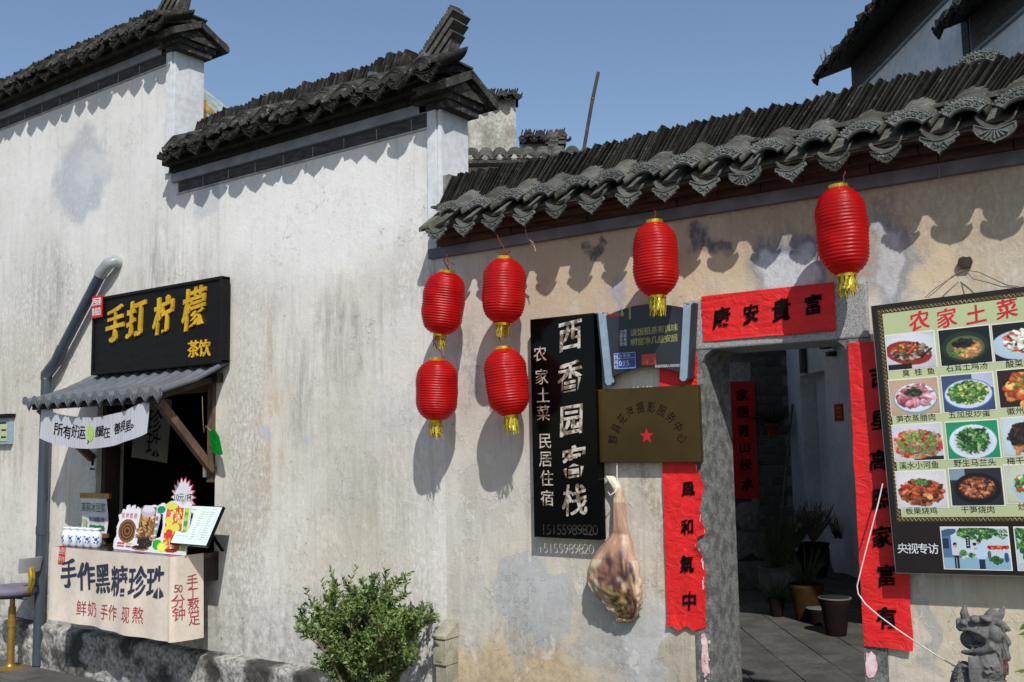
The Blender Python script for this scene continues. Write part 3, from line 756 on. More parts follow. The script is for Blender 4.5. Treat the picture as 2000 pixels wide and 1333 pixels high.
# ------------------------------------------------------------------ entrance wall with its stone doorway
ew = thing('entrance_wall', 'low weathered wall on the right with grey patterned eave tiles and a stone doorway', 'wall', (-2, 0, 0))
DX0, DX1, DZ = -2.29, -1.49, 2.485
JX0, JX1, JZ = -2.385, -1.38, W(1650, 556, 0).z      # outline of the stone frame
mb = MB(); wallpiece(mb, XC, JX0, 0, Z3+.05); wallpiece(mb, JX1, 1.6, 0, Z3+.05); wallpiece(mb, JX0, JX1, JZ, Z3+.05)
obj('plaster_face', mb, M['plaster_right'], ew)
mbj = MB().prism([(DX0, 0), (DX0, DZ-.05), (DX0+.01, DZ-.02), (DX0+.03, DZ-.003), (DX0+.03, DZ), (JX0+.001, DZ), (JX0+.001, 0)][::-1], Vector((0, -.012, 0)), X_, Z_, Y_, TH+.11)
obj('stone_jamb', mbj, M['stone'], ew)
obj('stone_jamb', MB().box((DX1, -.012, 0), (JX1-.001, TH+.10, DZ-.001)), M['stone'], ew)
obj('lintel', MB().box((JX0+.001, -.015, DZ+.001), (JX1-.001, TH+.1, JZ-.001)), M['granite'], ew, bevel=.01)
# shouldered corners under the lintel
obj('lintel_corner', MB().prism([(0, 0), (.07, 0), (.05, -.008), (.02, -.03), (0, -.07)], Vector((DX0+.001, -.008, DZ)), X_, Z_, Y_, TH+.09), M['stone'], ew)
obj('lintel_corner', MB().prism([(0, 0), (-.07, 0), (-.05, -.008), (-.02, -.03), (0, -.07)][::-1], Vector((DX1-.001, -.008, DZ)), X_, Z_, Y_, TH+.09), M['stone'], ew)
obj('threshold', MB().box((DX0+.002, -.01, 0), (DX1-.002, TH+.08, .10)), M['stone'], ew)
foot(XC, 1.6, .42, 'stone_foot', ew, 10) if False else None
mbf = MB(); mbf.grid(lambda u, v: Vector((XC + (JX0-XC)*u, -.05*(1-v)**.5 - .03*mnoise.noise(Vector((u*9, v*2, 1)))*(1-v) - .003, .4*v)), 120, 8); obj('stone_foot', mbf, M['plinth'], ew)
obj('eave_band', MB().box((XC-.10, -.04, 3.235), (1.6, .0, 3.30)), M['band_dark'], ew)
mbs = MB()
for k, (ya, yb, za, zb) in enumerate(((-.07, 0, 3.302, 3.345), (-.13, 0, 3.347, 3.385), (-.19, 0, 3.387, 3.42))):
    x = XC + .01
    while x < 1.5:
        L = rnd.uniform(.22, .34); d = rnd.uniform(-.008, .008)
        mbs.box((x, ya+d, za), (min(x+L-.006, 1.55), yb-.001, zb)); x += L
obj('corbel_brick', mbs, M['soffit'], ew, kind='stuff')
obj('eave_board', MB().prism([(-.235, 3.39), (-.19, 3.422), (.0, 3.53), (.0, 3.422), (-.19, 3.39)][::-1], Vector((XC+.01, 0, 0)), Y_, Z_, X_, 5.6), M['soffit'], ew)
cap(ew, XC-.02, 1.55, 3.272, -.28, TH, .232, -3.972, 'new', 3.585, 37, .0265, .88, yc=.015, dsc=.97)
obj('ridge_end', MB().box((XC+.0, -.0, 3.5), (XC+.06, .25, 3.80)), M['mortar'], ew)
mbt = MB()
for px, py, L in ((1702, 195, .16), (1905, 160, .22)):
    p = W(px, py, .02)
    mbt.tube([p + Vector((0, -.01*k, -L*k/5)) + Vector((.008*math.sin(k*2), 0, 0)) for k in range(6)], .0035, 5)
obj('dry_stem', mbt, M['twine'], ew)
# tall stone-coloured carved ornament above the ridge at the right
pw = W(1912, 128, .2)
T = Matrix.Translation(pw + Vector((0, 0, .02))) @ Matrix.Scale(1.1, 4)
inst('ridge_ornament', TM['fan'], ew, T)
obj('ridge_ornament_base', MB().obox(pw + Vector((0, .02, -.07)), X_, Y_, Z_, .075, .04, .04), M['tile_grey'], ew)
# ------------------------------------------------------------------ lanterns
def lantern_parts(root, Rr=.114, H=.375, seed=1, tassel=.10, tw=.047, gap=False):
    q = random.Random(seed); mb = MB(); n = 40; prof = []
    NR = 24
    def rad(t):                       # t -1..1
        return Rr * (1 - abs(t)**4.4 * .58)
    K = NR*4
    for i in range(K+1):
        t = -1 + 2*i/K; ph = (i % 4)/4
        prof.append((rad(t) + (.0042 if i % 4 == 0 else (-.0008 if i % 4 == 2 else .0012)), t*H/2))
    vs = []
    for r, z in prof:
        for j in range(n):
            a = 2*math.pi*j/n; k = 1 + .012*math.sin(3*a+seed) + .01*mnoise.noise(Vector((math.cos(a)*2, math.sin(a)*2, z*9+seed)))
            k += -.018 if (j % 20 == 3) else 0
            vs.append(Vector((r*k*math.cos(a), r*k*math.sin(a), z + .0015*mnoise.noise(Vector((a*2, z*20, seed))))))
    m = len(prof)
    vs = [Vector((p.x + .006*mnoise.noise(p*14 + Vector((seed, 0, 0))), p.y + .006*mnoise.noise(p*14 + Vector((0, seed, 4))), p.z + .003*mnoise.noise(p*9 + Vector((seed, 3, 0))))) for p in vs]
    mb.add(vs, [(i*n+j, i*n+(j+1) % n, (i+1)*n+(j+1) % n, (i+1)*n+j) for i in range(m-1) for j in range(n)], 0, True)
    obj('lantern_body', mb, M['lantern'], root)
    def ring(z, r, h):
        b = MB(); k = 20
        for (ra, rb, flip) in ((r, r, 0),):
            b.lathe([(r, z), (r, z+h), (r-.003, z+h), (r-.003, z)], (0, 0, 0), 24, sm=False)
        return b
    b = MB(); b.add(*(lambda r=.050, z=H/2-.004, h=.022: ([Vector((rr*math.cos(2*math.pi*j/24), rr*math.sin(2*math.pi*j/24), zz)) for rr, zz in ((r, z), (r, z+h), (r-.004, z+h), (r-.004, z)) for j in range(24)],
        [(i*24+j, i*24+(j+1) % 24, ((i+1) % 4)*24+(j+1) % 24, ((i+1) % 4)*24+j) for i in range(4) for j in range(24)]))())
    obj('top_ring', b, M['gold_foil'], root)
    b = MB(); b.add(*(lambda r=.046, z=-H/2-.016, h=.018: ([Vector((rr*math.cos(2*math.pi*j/24), rr*math.sin(2*math.pi*j/24), zz)) for rr, zz in ((r, z), (r, z+h), (r-.004, z+h), (r-.004, z)) for j in range(24)],
        [(i*24+j, i*24+(j+1) % 24, ((i+1) % 4)*24+(j+1) % 24, ((i+1) % 4)*24+j) for i in range(4) for j in range(24)]))())
    obj('bottom_ring', b, M['gold_foil'], root)
    b = MB(); N_ = 70
    for i in range(N_):
        a = 2*math.pi*i/N_ + q.uniform(-.03, .03)
        if gap and -2.3 < ((a + math.pi) % (2*math.pi)) - math.pi < -.6 and q.random() < .85: continue
        r0 = tw; L = tassel*q.uniform(.62, 1.1); dx = q.uniform(-.006, .012)
        p = Vector((r0*math.cos(a), r0*math.sin(a), -H/2-.010)); t_ = Vector((-math.sin(a), math.cos(a), 0))
        w_ = .0024; pts = []
        for k in range(4):
            c = p + Vector((dx*(k/3)**2, .004*math.sin(k+i), -L*k/3)) * 1.0; c += Vector((math.cos(a), math.sin(a), 0))*(.006*math.sin(k*1.3+i))
            pts += [c - t_*w_, c + t_*w_]
        b.add(pts, [(2*k, 2*k+1, 2*k+3, 2*k+2) for k in range(3)], 0)
    obj('tassel', b, M['tassel'], root)
LR = []
LG = 'red paper lanterns hanging along the eave'
LN = [ # body centre px, centre y, size, tilt (about y, about x), label, seed, cord top px
 ((866, 593), -.27, (.131, .385), (9, 0), 'upper red lantern of the leftmost pair, leaning, its gold top under the eave corner', 1, False),
 ((853, 762), -.27, (.131, .375), (4, 2), 'lower red lantern of the leftmost pair, hanging over the whitewashed wall', 2, True),
 ((984, 569), -.27, (.129, .385), (3, 0), 'upper red lantern of the second pair, just left of the black vertical sign', 3, False),
 ((990, 747), -.27, (.127, .395), (-5, 2), 'lower red lantern of the second pair, tilted beside the black vertical sign', 4, True),
 ((1281, 507), -.27, (.121, .395), (-1, 0), 'single red lantern hanging above the dark blue scroll plaque', 5, True),
 ((1645, 452), -.27, (.119, .42), (-3, 0), 'rightmost red lantern, hanging over the right end of the door couplet', 6, True)]
for i, (c, y, (r_, h_), (ty, tx), lab, sd_, tas) in enumerate(LN):
    p = W(c[0], c[1], y)
    t = thing('red_lantern', lab, 'lantern', p, True, LG); t.rotation_euler = (R(tx), R(ty), R(37*i))
    t.rotation_mode = 'XYZ'
    rz = R(37*i)
    t.rotation_euler = (Matrix.Rotation(R(ty), 3, 'Y') @ Matrix.Rotation(R(tx), 3, 'X') @ Matrix.Rotation(rz, 3, 'Z')).to_euler()
    LR.append(t); lantern_parts(t, r_, h_, sd_, .10 if tas else .085, .042, gap=not tas)
# cords
def cord(name, label, pts, r, mat, cat='cord', grp=None):
    o = obj(name, MB().tube(pts, r, 6), mat, loc=pts[0]); return tag(o, label, cat, grp)
def hang(px0, px1, y0, y1, li, extra=None):
    a, b = W(*px0, y0), W(*px1, y1)
    pts = [a + (b-a)*(k/6) + Vector((.006*math.sin(k*2.2), .004*math.cos(k*3), 0)) for k in range(7)]
    if extra: pts += [b + Vector(e) for e in extra]
    L = LR[li]; mi = (Matrix.Translation(L.location) @ L.rotation_euler.to_matrix().to_4x4()).inverted()
    return obj('cord', MB().tube([mi @ p for p in pts], .0028, 6), M['string'], L)
LOOP = [(.03, -.01, .015), (.05, 0, -.005), (.02, .01, -.02), (-.03, .0, .01), (-.05, .01, 0), (-.01, 0, .02)]
hang((872, 492), (876, 528), -.10, -.27, 0, [(-.04, 0, .07), (-.02, 0, .085), (.01, 0, .05), (.05, 0, .03)])
hang((968, 455), (990, 498), -.24, -.27, 2, [(-.05, .0, .01), (-.06, 0, .02), (.0, 0, .012), (.03, 0, .02)])
hang((1277, 395), (1281, 430), -.20, -.27, 4)
hang((1650, 335), (1645, 362), -.20, -.27, 5)
hang((846, 668), (868, 700), -.27, -.27, 1)
hang((972, 655), (988, 682), -.27, -.27, 3)
a = W(1026, 448, -.22)
cord('loose_string', 'frayed pale string dangling under the eave right of the second lantern pair', [a, W(1030, 466, -.2), W(1038, 472, -.2), W(1046, 478, -.2), W(1036, 474, -.2), W(1044, 482, -.2), W(1046, 492, -.2)], .003, M['twine'])
cord('loose_string', 'short pale string dangling from the band at upper right', [W(1833, 325, -.05), W(1835, 340, -.05), W(1833, 350, -.05), W(1837, 358, -.05)], .002, M['twine'])
# ------------------------------------------------------------------ board helper
def board(root, name, x0, x1, z0, z1, yf, th, mats, bevel=0): return obj(name, MB().box((x0, yf, z0), (x1, yf+th, z1)), mats, root, bevel=bevel)
NF = Vector((0, -1, 0))
# shop sign
a, b = W(181, 586, -.08), W(434, 712, -.08)
t = thing('shop_sign', 'black wooden shop sign with raised gold characters above the small tiled awning', 'sign', ((a.x+b.x)/2, -.05, 2.7))
x0, x1, z0, z1 = -8.10, -6.30, 2.66, 3.36
p, q = W(183, 583, -.10), W(436, 542, -.10); p2, q2 = W(180, 735, -.10), W(434, 706, -.10)
x0, x1 = (p.x+p2.x)/2, (q.x+q2.x)/2; z0, z1 = (p2.z+q2.z)/2, (p.z+q.z)/2
board(t, 'panel', x0+.02, x1-.02, z0+.02, z1-.02, -.10, .07, M['black_paint'])
mbx = MB()
for (aa, bb, cc, dd) in ((x0, x1, z1-.025, z1+.004), (x0, x1, z0-.004, z0+.025), (x0, x0+.025, z0, z1), (x1-.028, x1, z0, z1)): mbx.box((aa, -.118+.001*cc, cc), (bb, -.03, dd))
obj('frame', mbx, M['black_paint'], t, bevel=.006)
mbx = MB()
for k, (ch, px, py, sz) in enumerate((('手', 227, 634, 80), ('打', 268, 624, 78), ('柠', 321, 618, 80), ('檬', 381, 604, 84))):
    m_ = MB(); c0 = W(px, py, -.101); put(m_, ch, c0, X_, Z_, NF, .315 + .03*(k == 3), 0, .018, .022, .085, -.10 + .18, 0, seed=k+2, sx=.86)
    obj('character', m_, [M['gold_leaf']], t)
for ch, px, py in (('茶', 379, 683), ('饮', 401, 681)):
    m_ = MB(); put(m_, ch, W(px, py, -.101), X_, Z_, NF, .145, 0, .01, .015, .03, 0); obj('character', m_, M['gold_leaf'], t)
sx = W(192, 600, -.12)
o = tag(obj('seal_plaque', MB().box((sx.x-.075, -.135, sx.z-.10), (sx.x+.075, -.119, sx.z+.10)), M['red_paint'], loc=sx, bevel=.004), 'small bright red seal plaque on the upper left corner of the black shop sign', 'plaque')
m_ = MB()
for ch, dx, dz in (('西', -.035, .045), ('递', .035, .045), ('制', -.035, -.045), ('造', .035, -.045)): put(m_, ch, Vector((sx.x+dx, -.136, sx.z+dz)), X_, Z_, NF, .075, 0, .002, .015)
obj('lettering', m_, M['white_paint'], o)
# ------------------------------------------------------------------ awning over the shop window
t = thing('shop_awning', 'small grey corrugated tile awning with scalloped eave below the black sign', 'awning', (-7.3, -.3, 2.5))
AX1 = W(446, 712, 0).x; fr = WX(312, 764, AX1); AY = fr.y
fl = W(42, 788, AY); AX0 = fl.x; ZF = (fr.z + fl.z)/2; ZB = W(446, 712, 0).z
print('awning', AX0, AX1, AY, ZF, ZB, W(160, 750, 0))
NR_ = 13; P_ = (AX1-AX0)/NR_
def aw(u, v, th=0):
    x = AX0 + (AX1-AX0)*u; k = (u*NR_) % 1.0
    ridge = .022*max(0, math.sin(math.pi*((k-.1)/.55)))**.7 if .1 < k < .65 else 0
    st = .006*((v*5) % 1.0)
    bw = -.03*math.sin(math.pi*v)
    return Vector((x, AY*v, ZB + (ZF-ZB)*v + bw + ridge + st - th))
mb = MB(); mb.grid(lambda u, v: aw(u, v), NR_*12, 20); mb.grid(lambda u, v: aw(u, 1-v, .008), NR_*12, 8)
obj('tile_sheet', mb, M['plastic_tile'], t)
mbr = MB().tube([Vector((AX1+.01, -.0, ZB+.03)), Vector((AX1+.01, AY*.5, (ZB+ZF)/2-.01)), Vector((AX1+.01, AY, ZF+.01))], .02, 6)
obj('edge_trim', mbr, M['plastic_tile'], t)
dm = mesh_of('drip_scallop', MB().prism([(-.045, 0), (.045, 0), (.05, -.03), (.02, -.055), (0, -.085), (-.02, -.055), (-.05, -.03)][::-1], (0, 0, 0), X_, Z_, Y_, .008).tube([Vector((-.04, -.002, -.005)), Vector((-.035, -.003, -.03)), Vector((0, -.003, -.068)), Vector((.035, -.003, -.03)), Vector((.04, -.002, -.005))], .004, 5), M['plastic_tile'])
rm = mesh_of('round_end', MB().tube([Vector((0, -.004, 0)), Vector((0, .01, 0))], .036, 14, sm=False), M['plastic_tile'])
for k in range(NR_+1):
    x = AX0 + P_*(k - .15)
    if AX0 < x < AX1+.02: inst('drip_scallop', dm, t, Matrix.Translation((x, AY-.004, ZF+.004)))
    x = AX0 + P_*(k+.37)
    if x < AX1: inst('round_end', rm, t, Matrix.Translation((x, AY-.002, ZF+.01)))
mbr = MB().box((AX0+.1, AY+.04, ZF-.07), (AX1-.1, AY+.09, ZF-.02)).box((AX0+.1, -.06, ZB-.14), (AX1-.06, -.001, ZB-.07))
for x in (AX0+.14, AX1-.14): mbr.bar((x, 0, ZB-.10), (x, AY+.05, ZF-.03), .05, .05)
obj('beam', mbr, M['wood_dark'], t)
pb0 = W(332, 770, AY+.12); pb1 = W(415, 920, -.05)
obj('brace', MB().bar((AX1-.14, AY+.09, ZF-.06), (AX1-.14, -.03, pb1.z), .055, .06), M['wood'], t)
obj('brace', MB().bar((AX0+.14, AY+.09, ZF-.06), (AX0+.14, -.03, pb1.z+.1), .055, .06), M['wood'], t)
# white cloth with handwriting hung from the awning front
cl = [W(82, 800, AY+.03), W(294, 783, AY+.03), W(291, 846, AY+.03), W(75, 855, AY+.03)]
y = AY + .06
TL, TR, BR, BL = W(80, 797, y), W(294, 782, y), W(291, 846, y), W(75, 856, y)
def bn(u, v, e=0):
    top = TL + (TR-TL)*u; bot = BL + (BR-BL)*u; sag = .22*4*u*(1-u)*(.72 if v < 2 else 1)
    p = top + (bot-top)*v; p.z -= .105*4*u*(1-u)*(1 - .0*v)
    p.y += .012*math.sin(u*26+v*2)*(1-v*.3) + .02*math.sin(u*5) - e
    return p
mb = MB(); mb.grid(lambda u, v: bn(u, 1-v), 60, 10)
o = tag(obj('awning_cloth', mb, M['white_cloth'], loc=TL), 'sagging white cloth strip with black handwriting hung under the awning', 'banner')
def onbn(ch_list, fn, W_, H_, mat, parent, **kw):
    m_ = MB(); 
    for (ch, u, v, sz, k) in ch_list:
        vs, fs, bd = gl(ch, kw.get('off', .006), k, 0, int(u*100))
        P3 = [fn(u + x*sz/W_, v - y_*sz/H_, .003) for x, y_ in vs]; m_.add(P3, fs, 0)
    return obj('lettering', m_, mat, parent)
Wb, Hb = (TR-TL).length, (BL-TL).length
tx = '所有好运，都藏在善良里。'; us = [.18, .25, .325, .40, .455, .545, .595, .65, .735, .79, .85, .905]
onbn([(c, u, .50 + (.12 if c in '，' else 0) + .05*math.sin(i*2), (.115 if i < 4 else .095), .03) for i, (c, u) in enumerate(zip(tx, us))], bn, Wb, Hb, M['ink'], o)
m_ = MB(); c_ = [(.475 + .028*math.cos(a)*(1+.1*math.sin(3*a)), .52 + .26*math.sin(a)) for a in [2*math.pi*k/18 for k in range(18)]]
m_.add([bn(u, v, .0035) for u, v in c_], [tuple(range(18))]); obj('lime_print', m_, M['lime'], o)
# green tag on a string
g0 = W(420, 865, -.13)
pts = [(-.09, .10), (-.02, .12), (.05, .05), (.10, -.10), (.06, -.11), (-.04, -.08)]
t = thing('green_tag', 'translucent green plastic tag hanging by a string at the right of the shop window', 'tag', g0)
obj('tag_plate', MB().prism([(x*.9, y_*.9) for x, y_ in pts][::-1], g0, X_, Z_, Y_, .006), M['green'], t)
obj('tag_string', MB().tube([W(395, 775, -.2), W(396, 815, -.18), W(398, 846, -.16), W(402, 832, -.15), g0 + Vector((-.05, 0, .09))], .0025, 5), M['twine'], t)
# hanging card inside with large characters and a no smoking sign
t = thing('hanging_menu_card', 'dim hanging card with two big characters and a red no-smoking mark inside the shop window', 'card', W(300, 830, .1))
c0 = W(296, 838, .1)
U_ = (X_*.97 + Z_*-.1).normalized(); V_ = Vector((-U_.z*0 + .1, 0, .97)).normalized()
obj('card_sheet', MB().obox(c0, U_, V_, NF, .26, .27, .003), pm('card_dim', '#5c5a50', None, 4, .8), t)
m_ = MB(); put(m_, '珍', c0 + NF*.005 + Z_*.06 + X_*.05, U_, V_, NF, .22, 0, 0, .022); obj('character', m_, M['ink'], t); m_ = MB(); put(m_, '珠', c0 + NF*.005 - Z_*.14 + X_*.04, U_, V_, NF, .22, 0, 0, .022); obj('character', m_, M['ink'], t)
m_ = MB(); cc = W(322, 802, .092); m_.tube([cc + Vector((.045*math.cos(a), 0, .045*math.sin(a))) for a in [2*math.pi*k/20 for k in range(21)]], .006, 6); m_.bar(cc - Vector((.03, 0, -.03)), cc + Vector((.03, 0, -.03)), .01, .01); obj('no_smoking_mark', m_, M['red_paint'], t)
p = W(181, 905, -.02)
o = tag(obj('notice_strip', MB().box((p.x-.045, -.02, p.z-.12), (p.x+.045, -.003, p.z+.10)), M['pale'], loc=p), 'narrow pale notice strip on the wall left of the shop window', 'notice')
m_ = MB().box((p.x-.04, -.022, p.z-.06), (p.x+.04, -.0205, p.z-.045)).box((p.x-.02, -.022, p.z-.02), (p.x+.02, -.0205, p.z+.03)); obj('print_lines', m_, M['ink'], o)
# plaque at the far left edge
p = W(4, 842, -.04)
t = thing('small_notice_board', 'pale green framed notice on the wall at the far left edge', 'notice', p)
board(t, 'backing', p.x-.2, W(19, 842, -.04).x, W(10, 868, -.04).z, W(10, 818, -.04).z, -.045, .04, M['light_blue'])
xr = W(19, 842, -.04).x
board(t, 'sheet', p.x-.2, xr-.04, W(10, 864, -.04).z+.01, W(10, 826, -.04).z, -.05, .004, M['board_green'])
m_ = MB()
for k, n_ in enumerate((3, 2, 2)):
    m_.box((xr-.04-.05*n_, -.0525, p.z+.07-.07*k), (xr-.05, -.0505, p.z+.085-.07*k))
obj('print_lines', m_, M['ink'], t)
obj('top_rail', MB().box((p.x-.25, -.08, W(10, 815, -.04).z), (xr+.03, -.001, W(10, 815, -.04).z+.03)), M['black_paint'], t)
# ------------------------------------------------------------------ drain pipe
t = thing('drain_pipe', 'dark grey-blue drainpipe with a bent elbow left of the shop sign', 'pipe', W(88, 1305, -.08))
yp = -.085
P = [W(88, 1303, yp), W(97, 1000, yp), W(107, 730, yp), W(111, 705, yp), W(122, 680, yp), W(200, 530, yp), W(212, 516, yp+.0), W(224, 511, yp+.03), W(233, 514, -.0)]
P[0].x = P[1].x = P[2].x = -8.93
obj('downpipe', MB().tube([P[0], P[1], P[2]], .046, 20), M['pvc'], t)
obj('slanted_pipe', MB().tube([P[3], P[4], P[5]], [.046, .046, .046], 20), M['pvc'], t)
obj('elbow', MB().tube([P[2] - Z_*.05, P[2], P[3], P[4]], .052, 20), M['pvc'], t)
obj('elbow', MB().tube([P[5] - (P[5]-P[4]).normalized()*.05, P[5], P[6], P[7], P[8] + Y_*.02], .053, 20), M['pvc_lit'], t)
obj('pipe_joint', MB().tube([Vector((-8.93, yp, 1.22)), Vector((-8.93, yp, 1.30))], .051, 20), M['pvc'], t)
# ------------------------------------------------------------------ counter with hanging cloth
cR = WX(338, 1082, SW1+.06); CY = cR.y; CX1 = SW1+.06; cL = W(105, 1073, CY); CZ = (cR.z + cL.z)/2; CX0 = cL.x
print('counter', CX0, CX1, CY, CZ)
t = thing('shop_counter', 'dark wooden counter shelf under the shop window', 'counter', ((CX0+CX1)/2, CY/2, CZ))
obj('counter_top', MB().box((CX0, CY, CZ-.045), (CX1, .10, CZ)), pm('counter_wood', '#33221d', '#241714', 3, .25, scv=(1,5,1)), t, bevel=.004)
mb = MB()
for x in (CX0+.05, CX1-.05): mb.box((x-.03, CY+.06, CZ-.2), (x+.03, -.001, CZ-.047))
mb.box((CX0+.02, CY+.05, CZ-.12), (CX1-.02, CY+.08, CZ-.047)); obj('bracket', mb, M['wood_dark'], t)
obj('side_board', MB().box((CX1-.02, CY+.03, CZ-.22), (CX1+.0, -.001, CZ-.047)), M['wood_dark'], t)
ZBN = [W(105, 1215, CY-.02).z, W(338, 1246, CY-.02).z]
Lf = CX1 - CX0; Ls = WX(401, 1085, CX1+.012).y - CY - .03; print('Ls', Ls); HB = CZ - sum(ZBN)/2; print('cloth', ZBN, HB)
def ct(s, v, e=0):
    """cloth wrapped round the counter front and its right side; s metres from the left corner"""
    hz = CZ + .002 - .002*0
    dz = v * (HB + .03*(s/Lf)) 
    wv = .022*math.sin(s*6+1)*v + .012*math.sin(s*17+v)*v*v + .007*math.sin(s*3+v*5)
    c = Lf
    rr = .03
    if s < c - rr: p = Vector((CX0 + s, CY - .012 - e + wv*-1, hz - dz)); 
    elif s < c + rr*.57:
        a = (s - (c-rr))/rr; a = min(a, math.pi/2); p = Vector((CX1 - rr + (rr+.012+e)*math.sin(a), CY + rr - (rr+.012+e)*math.cos(a), hz - dz))
    else:
        d = s - (c + rr*.57); p = Vector((CX1 + .012 + e + .02*v*math.sin(d*9) , CY + rr + d, hz - dz - .02*0))
    return p
S = Lf + Ls
mb = MB(); mb.grid(lambda u, v: ct(u*S, 1-v), 150, 16)
cloth = tag(obj('counter_cloth', mb, M['cloth'], loc=(CX0, CY, CZ)), 'beige printed cloth banner hung round the front of the shop counter', 'banner')
def oncl(mat, items):
    m_ = MB()
    for ch, px, py, sz, off, br, side in items:
        if side: q_ = WX(px, py, CX1+.012); s = Lf + (q_.y - CY - .03) + .017; v = (CZ - q_.z)/HB
        else: q_ = W(px, py, CY-.012); s = q_.x - CX0; v = (CZ - q_.z)/HB
        vs, fs, bd = gl(ch, off, br, 0, int(px) % 7)
        m_.add([ct(s + x*sz, v - y_*sz/HB, .003) for x, y_ in vs], fs, 0)
    return obj('lettering', m_, mat, cloth)
oncl(M['ink_blue'], [(c, x, y_, .235, .022, .075, 0) for c, x, y_ in zip('手作黑糖珍珠', (136, 168, 199, 233, 269, 304), (1121, 1127, 1131, 1135, 1137, 1138))])
oncl(M['ink_red'], [(c, x, y_, .125, .006, .0, 0) for c, x, y_ in zip('鲜奶手作现熬', (157, 175, 203, 221, 251, 273), (1188, 1190, 1194, 1195, 1197, 1198))])
oncl(M['ink_red'], [(c, x, y_, .075 if c in '50' else .10, .006, .0, 1) for c, x, y_ in zip('50分钟', (345, 352, 349, 350), (1147, 1147, 1171, 1195))])
oncl(M['ink_red'], [(c, x, y_, .105, .006, .0, 1) for c, x, y_ in zip('手工熬足', (374, 375, 376, 377), (1134, 1157, 1179, 1202))])
m_ = MB(); q_ = W(123, 1085, CY-.012); s0 = q_.x - CX0; v0 = (CZ - q_.z)/HB
m_.add([ct(s0 + dx, v0 - dz/HB, .003) for dx, dz in ((-.05, -.075), (.05, -.075), (.05, .075), (-.05, .075))], [(0, 1, 2, 3)]); obj('seal_print', m_, M['red_paint'], cloth)
m_ = MB()
for ch, dx, dz in (('秘', -.024, .035), ('制', .024, .035), ('手', -.024, -.035), ('作', .024, -.035)):
    vs, fs, bd = gl(ch, 0); m_.add([ct(s0 + dx + x*.05, v0 - (dz + y_*.06)/HB, .0045) for x, y_ in vs], fs, 0)
obj('seal_lettering', m_, M['cloth'], cloth)
# ------------------------------------------------------------------ printed pictures: small painted canvases carried by the sheet's own colours
class Cv:
    def __init__(s, w_, h_, bg, seed=0):
        s.w, s.h = w_, h_; s.a = np.zeros((h_, w_, 4)); s.a[:, :, :3] = bg; s.a[:, :, 3] = 1; s.r = np.random.RandomState(seed)
        s.yy, s.xx = np.mgrid[0:h_, 0:w_]; s.X = (s.xx+.5)/w_; s.Y = (s.yy+.5)/h_
    def ell(s, cx, cy, rx, ry, c, al=1.0, rot=0):
        dx, dy = s.X-cx, (s.Y-cy); ca, sa = math.cos(rot), math.sin(rot)
        u, v = (dx*ca+dy*sa)/rx, (-dx*sa+dy*ca)/ry; m = (u*u+v*v < 1); s.a[m, :3] = s.a[m, :3]*(1-al) + np.array(c)*al
    def rect(s, x0, y0, x1, y1, c): m = (s.X > x0) & (s.X < x1) & (s.Y > y0) & (s.Y < y1); s.a[m, :3] = c
    def scatter(s, cx, cy, rx, ry, cols, n, size, asp=1.6):
        for k in range(n):
            a = s.r.uniform(0, 2*math.pi); q = math.sqrt(s.r.uniform(0, 1)); c = np.array(cols[s.r.randint(len(cols))])*s.r.uniform(.6, 1.35)
            x_, y_ = cx + rx*q*math.cos(a), cy + ry*q*math.sin(a); a1, b1, ro = size*s.r.uniform(.6, 1.4)*asp, size*s.r.uniform(.6, 1.3), s.r.uniform(0, 3)
            s.ell(x_, y_+b1*.35, a1, b1, np.clip(c*.25, 0, 1), .6, ro); s.ell(x_, y_, a1, b1, np.clip(c, 0, 1), 1, ro); s.ell(x_-a1*.15, y_-b1*.25, a1*.45, b1*.4, np.clip(c*1.8+.04, 0, 1), .55, ro)
    def light(s):
        g = 1.12 - .5*((s.X-.45)**2 + (s.Y-.4)**2); s.a[:, :, :3] = np.clip(s.a[:, :, :3]*g[:, :, None], 0, 1)
        b = s.a[:, :, :3].copy(); b[1:-1, 1:-1] = (b[1:-1, 1:-1]*4 + b[:-2, 1:-1] + b[2:, 1:-1] + b[1:-1, :-2] + b[1:-1, 2:])/8; s.a[:, :, :3] = b
    def noise(s, k=.06): s.a[:, :, :3] = np.clip(s.a[:, :, :3]*(1 + s.r.uniform(-k, k, (s.h, s.w, 1))), 0, 1)
def panel(name, cv, fn, mat, parent, mask=None):
    """fn(u,v) with v up gives the place of each canvas corner"""
    vs, fs, cols = [], [], []
    w_, h_ = cv.w, cv.h
    P = [[fn(i/w_, 1-j/h_) for i in range(w_+1)] for j in range(h_+1)]
    mb = MB(); mb.v = [tuple(P[j][i]) for j in range(h_+1) for i in range(w_+1)]
    for j in range(h_):
        for i in range(w_):
            if mask is not None and not mask[j, i]: continue
            mb.f.append((j*(w_+1)+i, (j+1)*(w_+1)+i, (j+1)*(w_+1)+i+1, j*(w_+1)+i+1)); mb.m.append(0); mb.sm.append(False); cols.append(cv.a[j, i])
    me = mesh_of(name, mb, mat, OFF.get(parent.name, Vector((0,0,0))))
    at = me.color_attributes.new('Col', 'FLOAT_COLOR', 'CORNER')
    at.data.foreach_set('color', np.repeat(np.array(cols), 4, axis=0).astype(np.float32).ravel())
    return obj(name, me, mat, parent)
rgb = lin
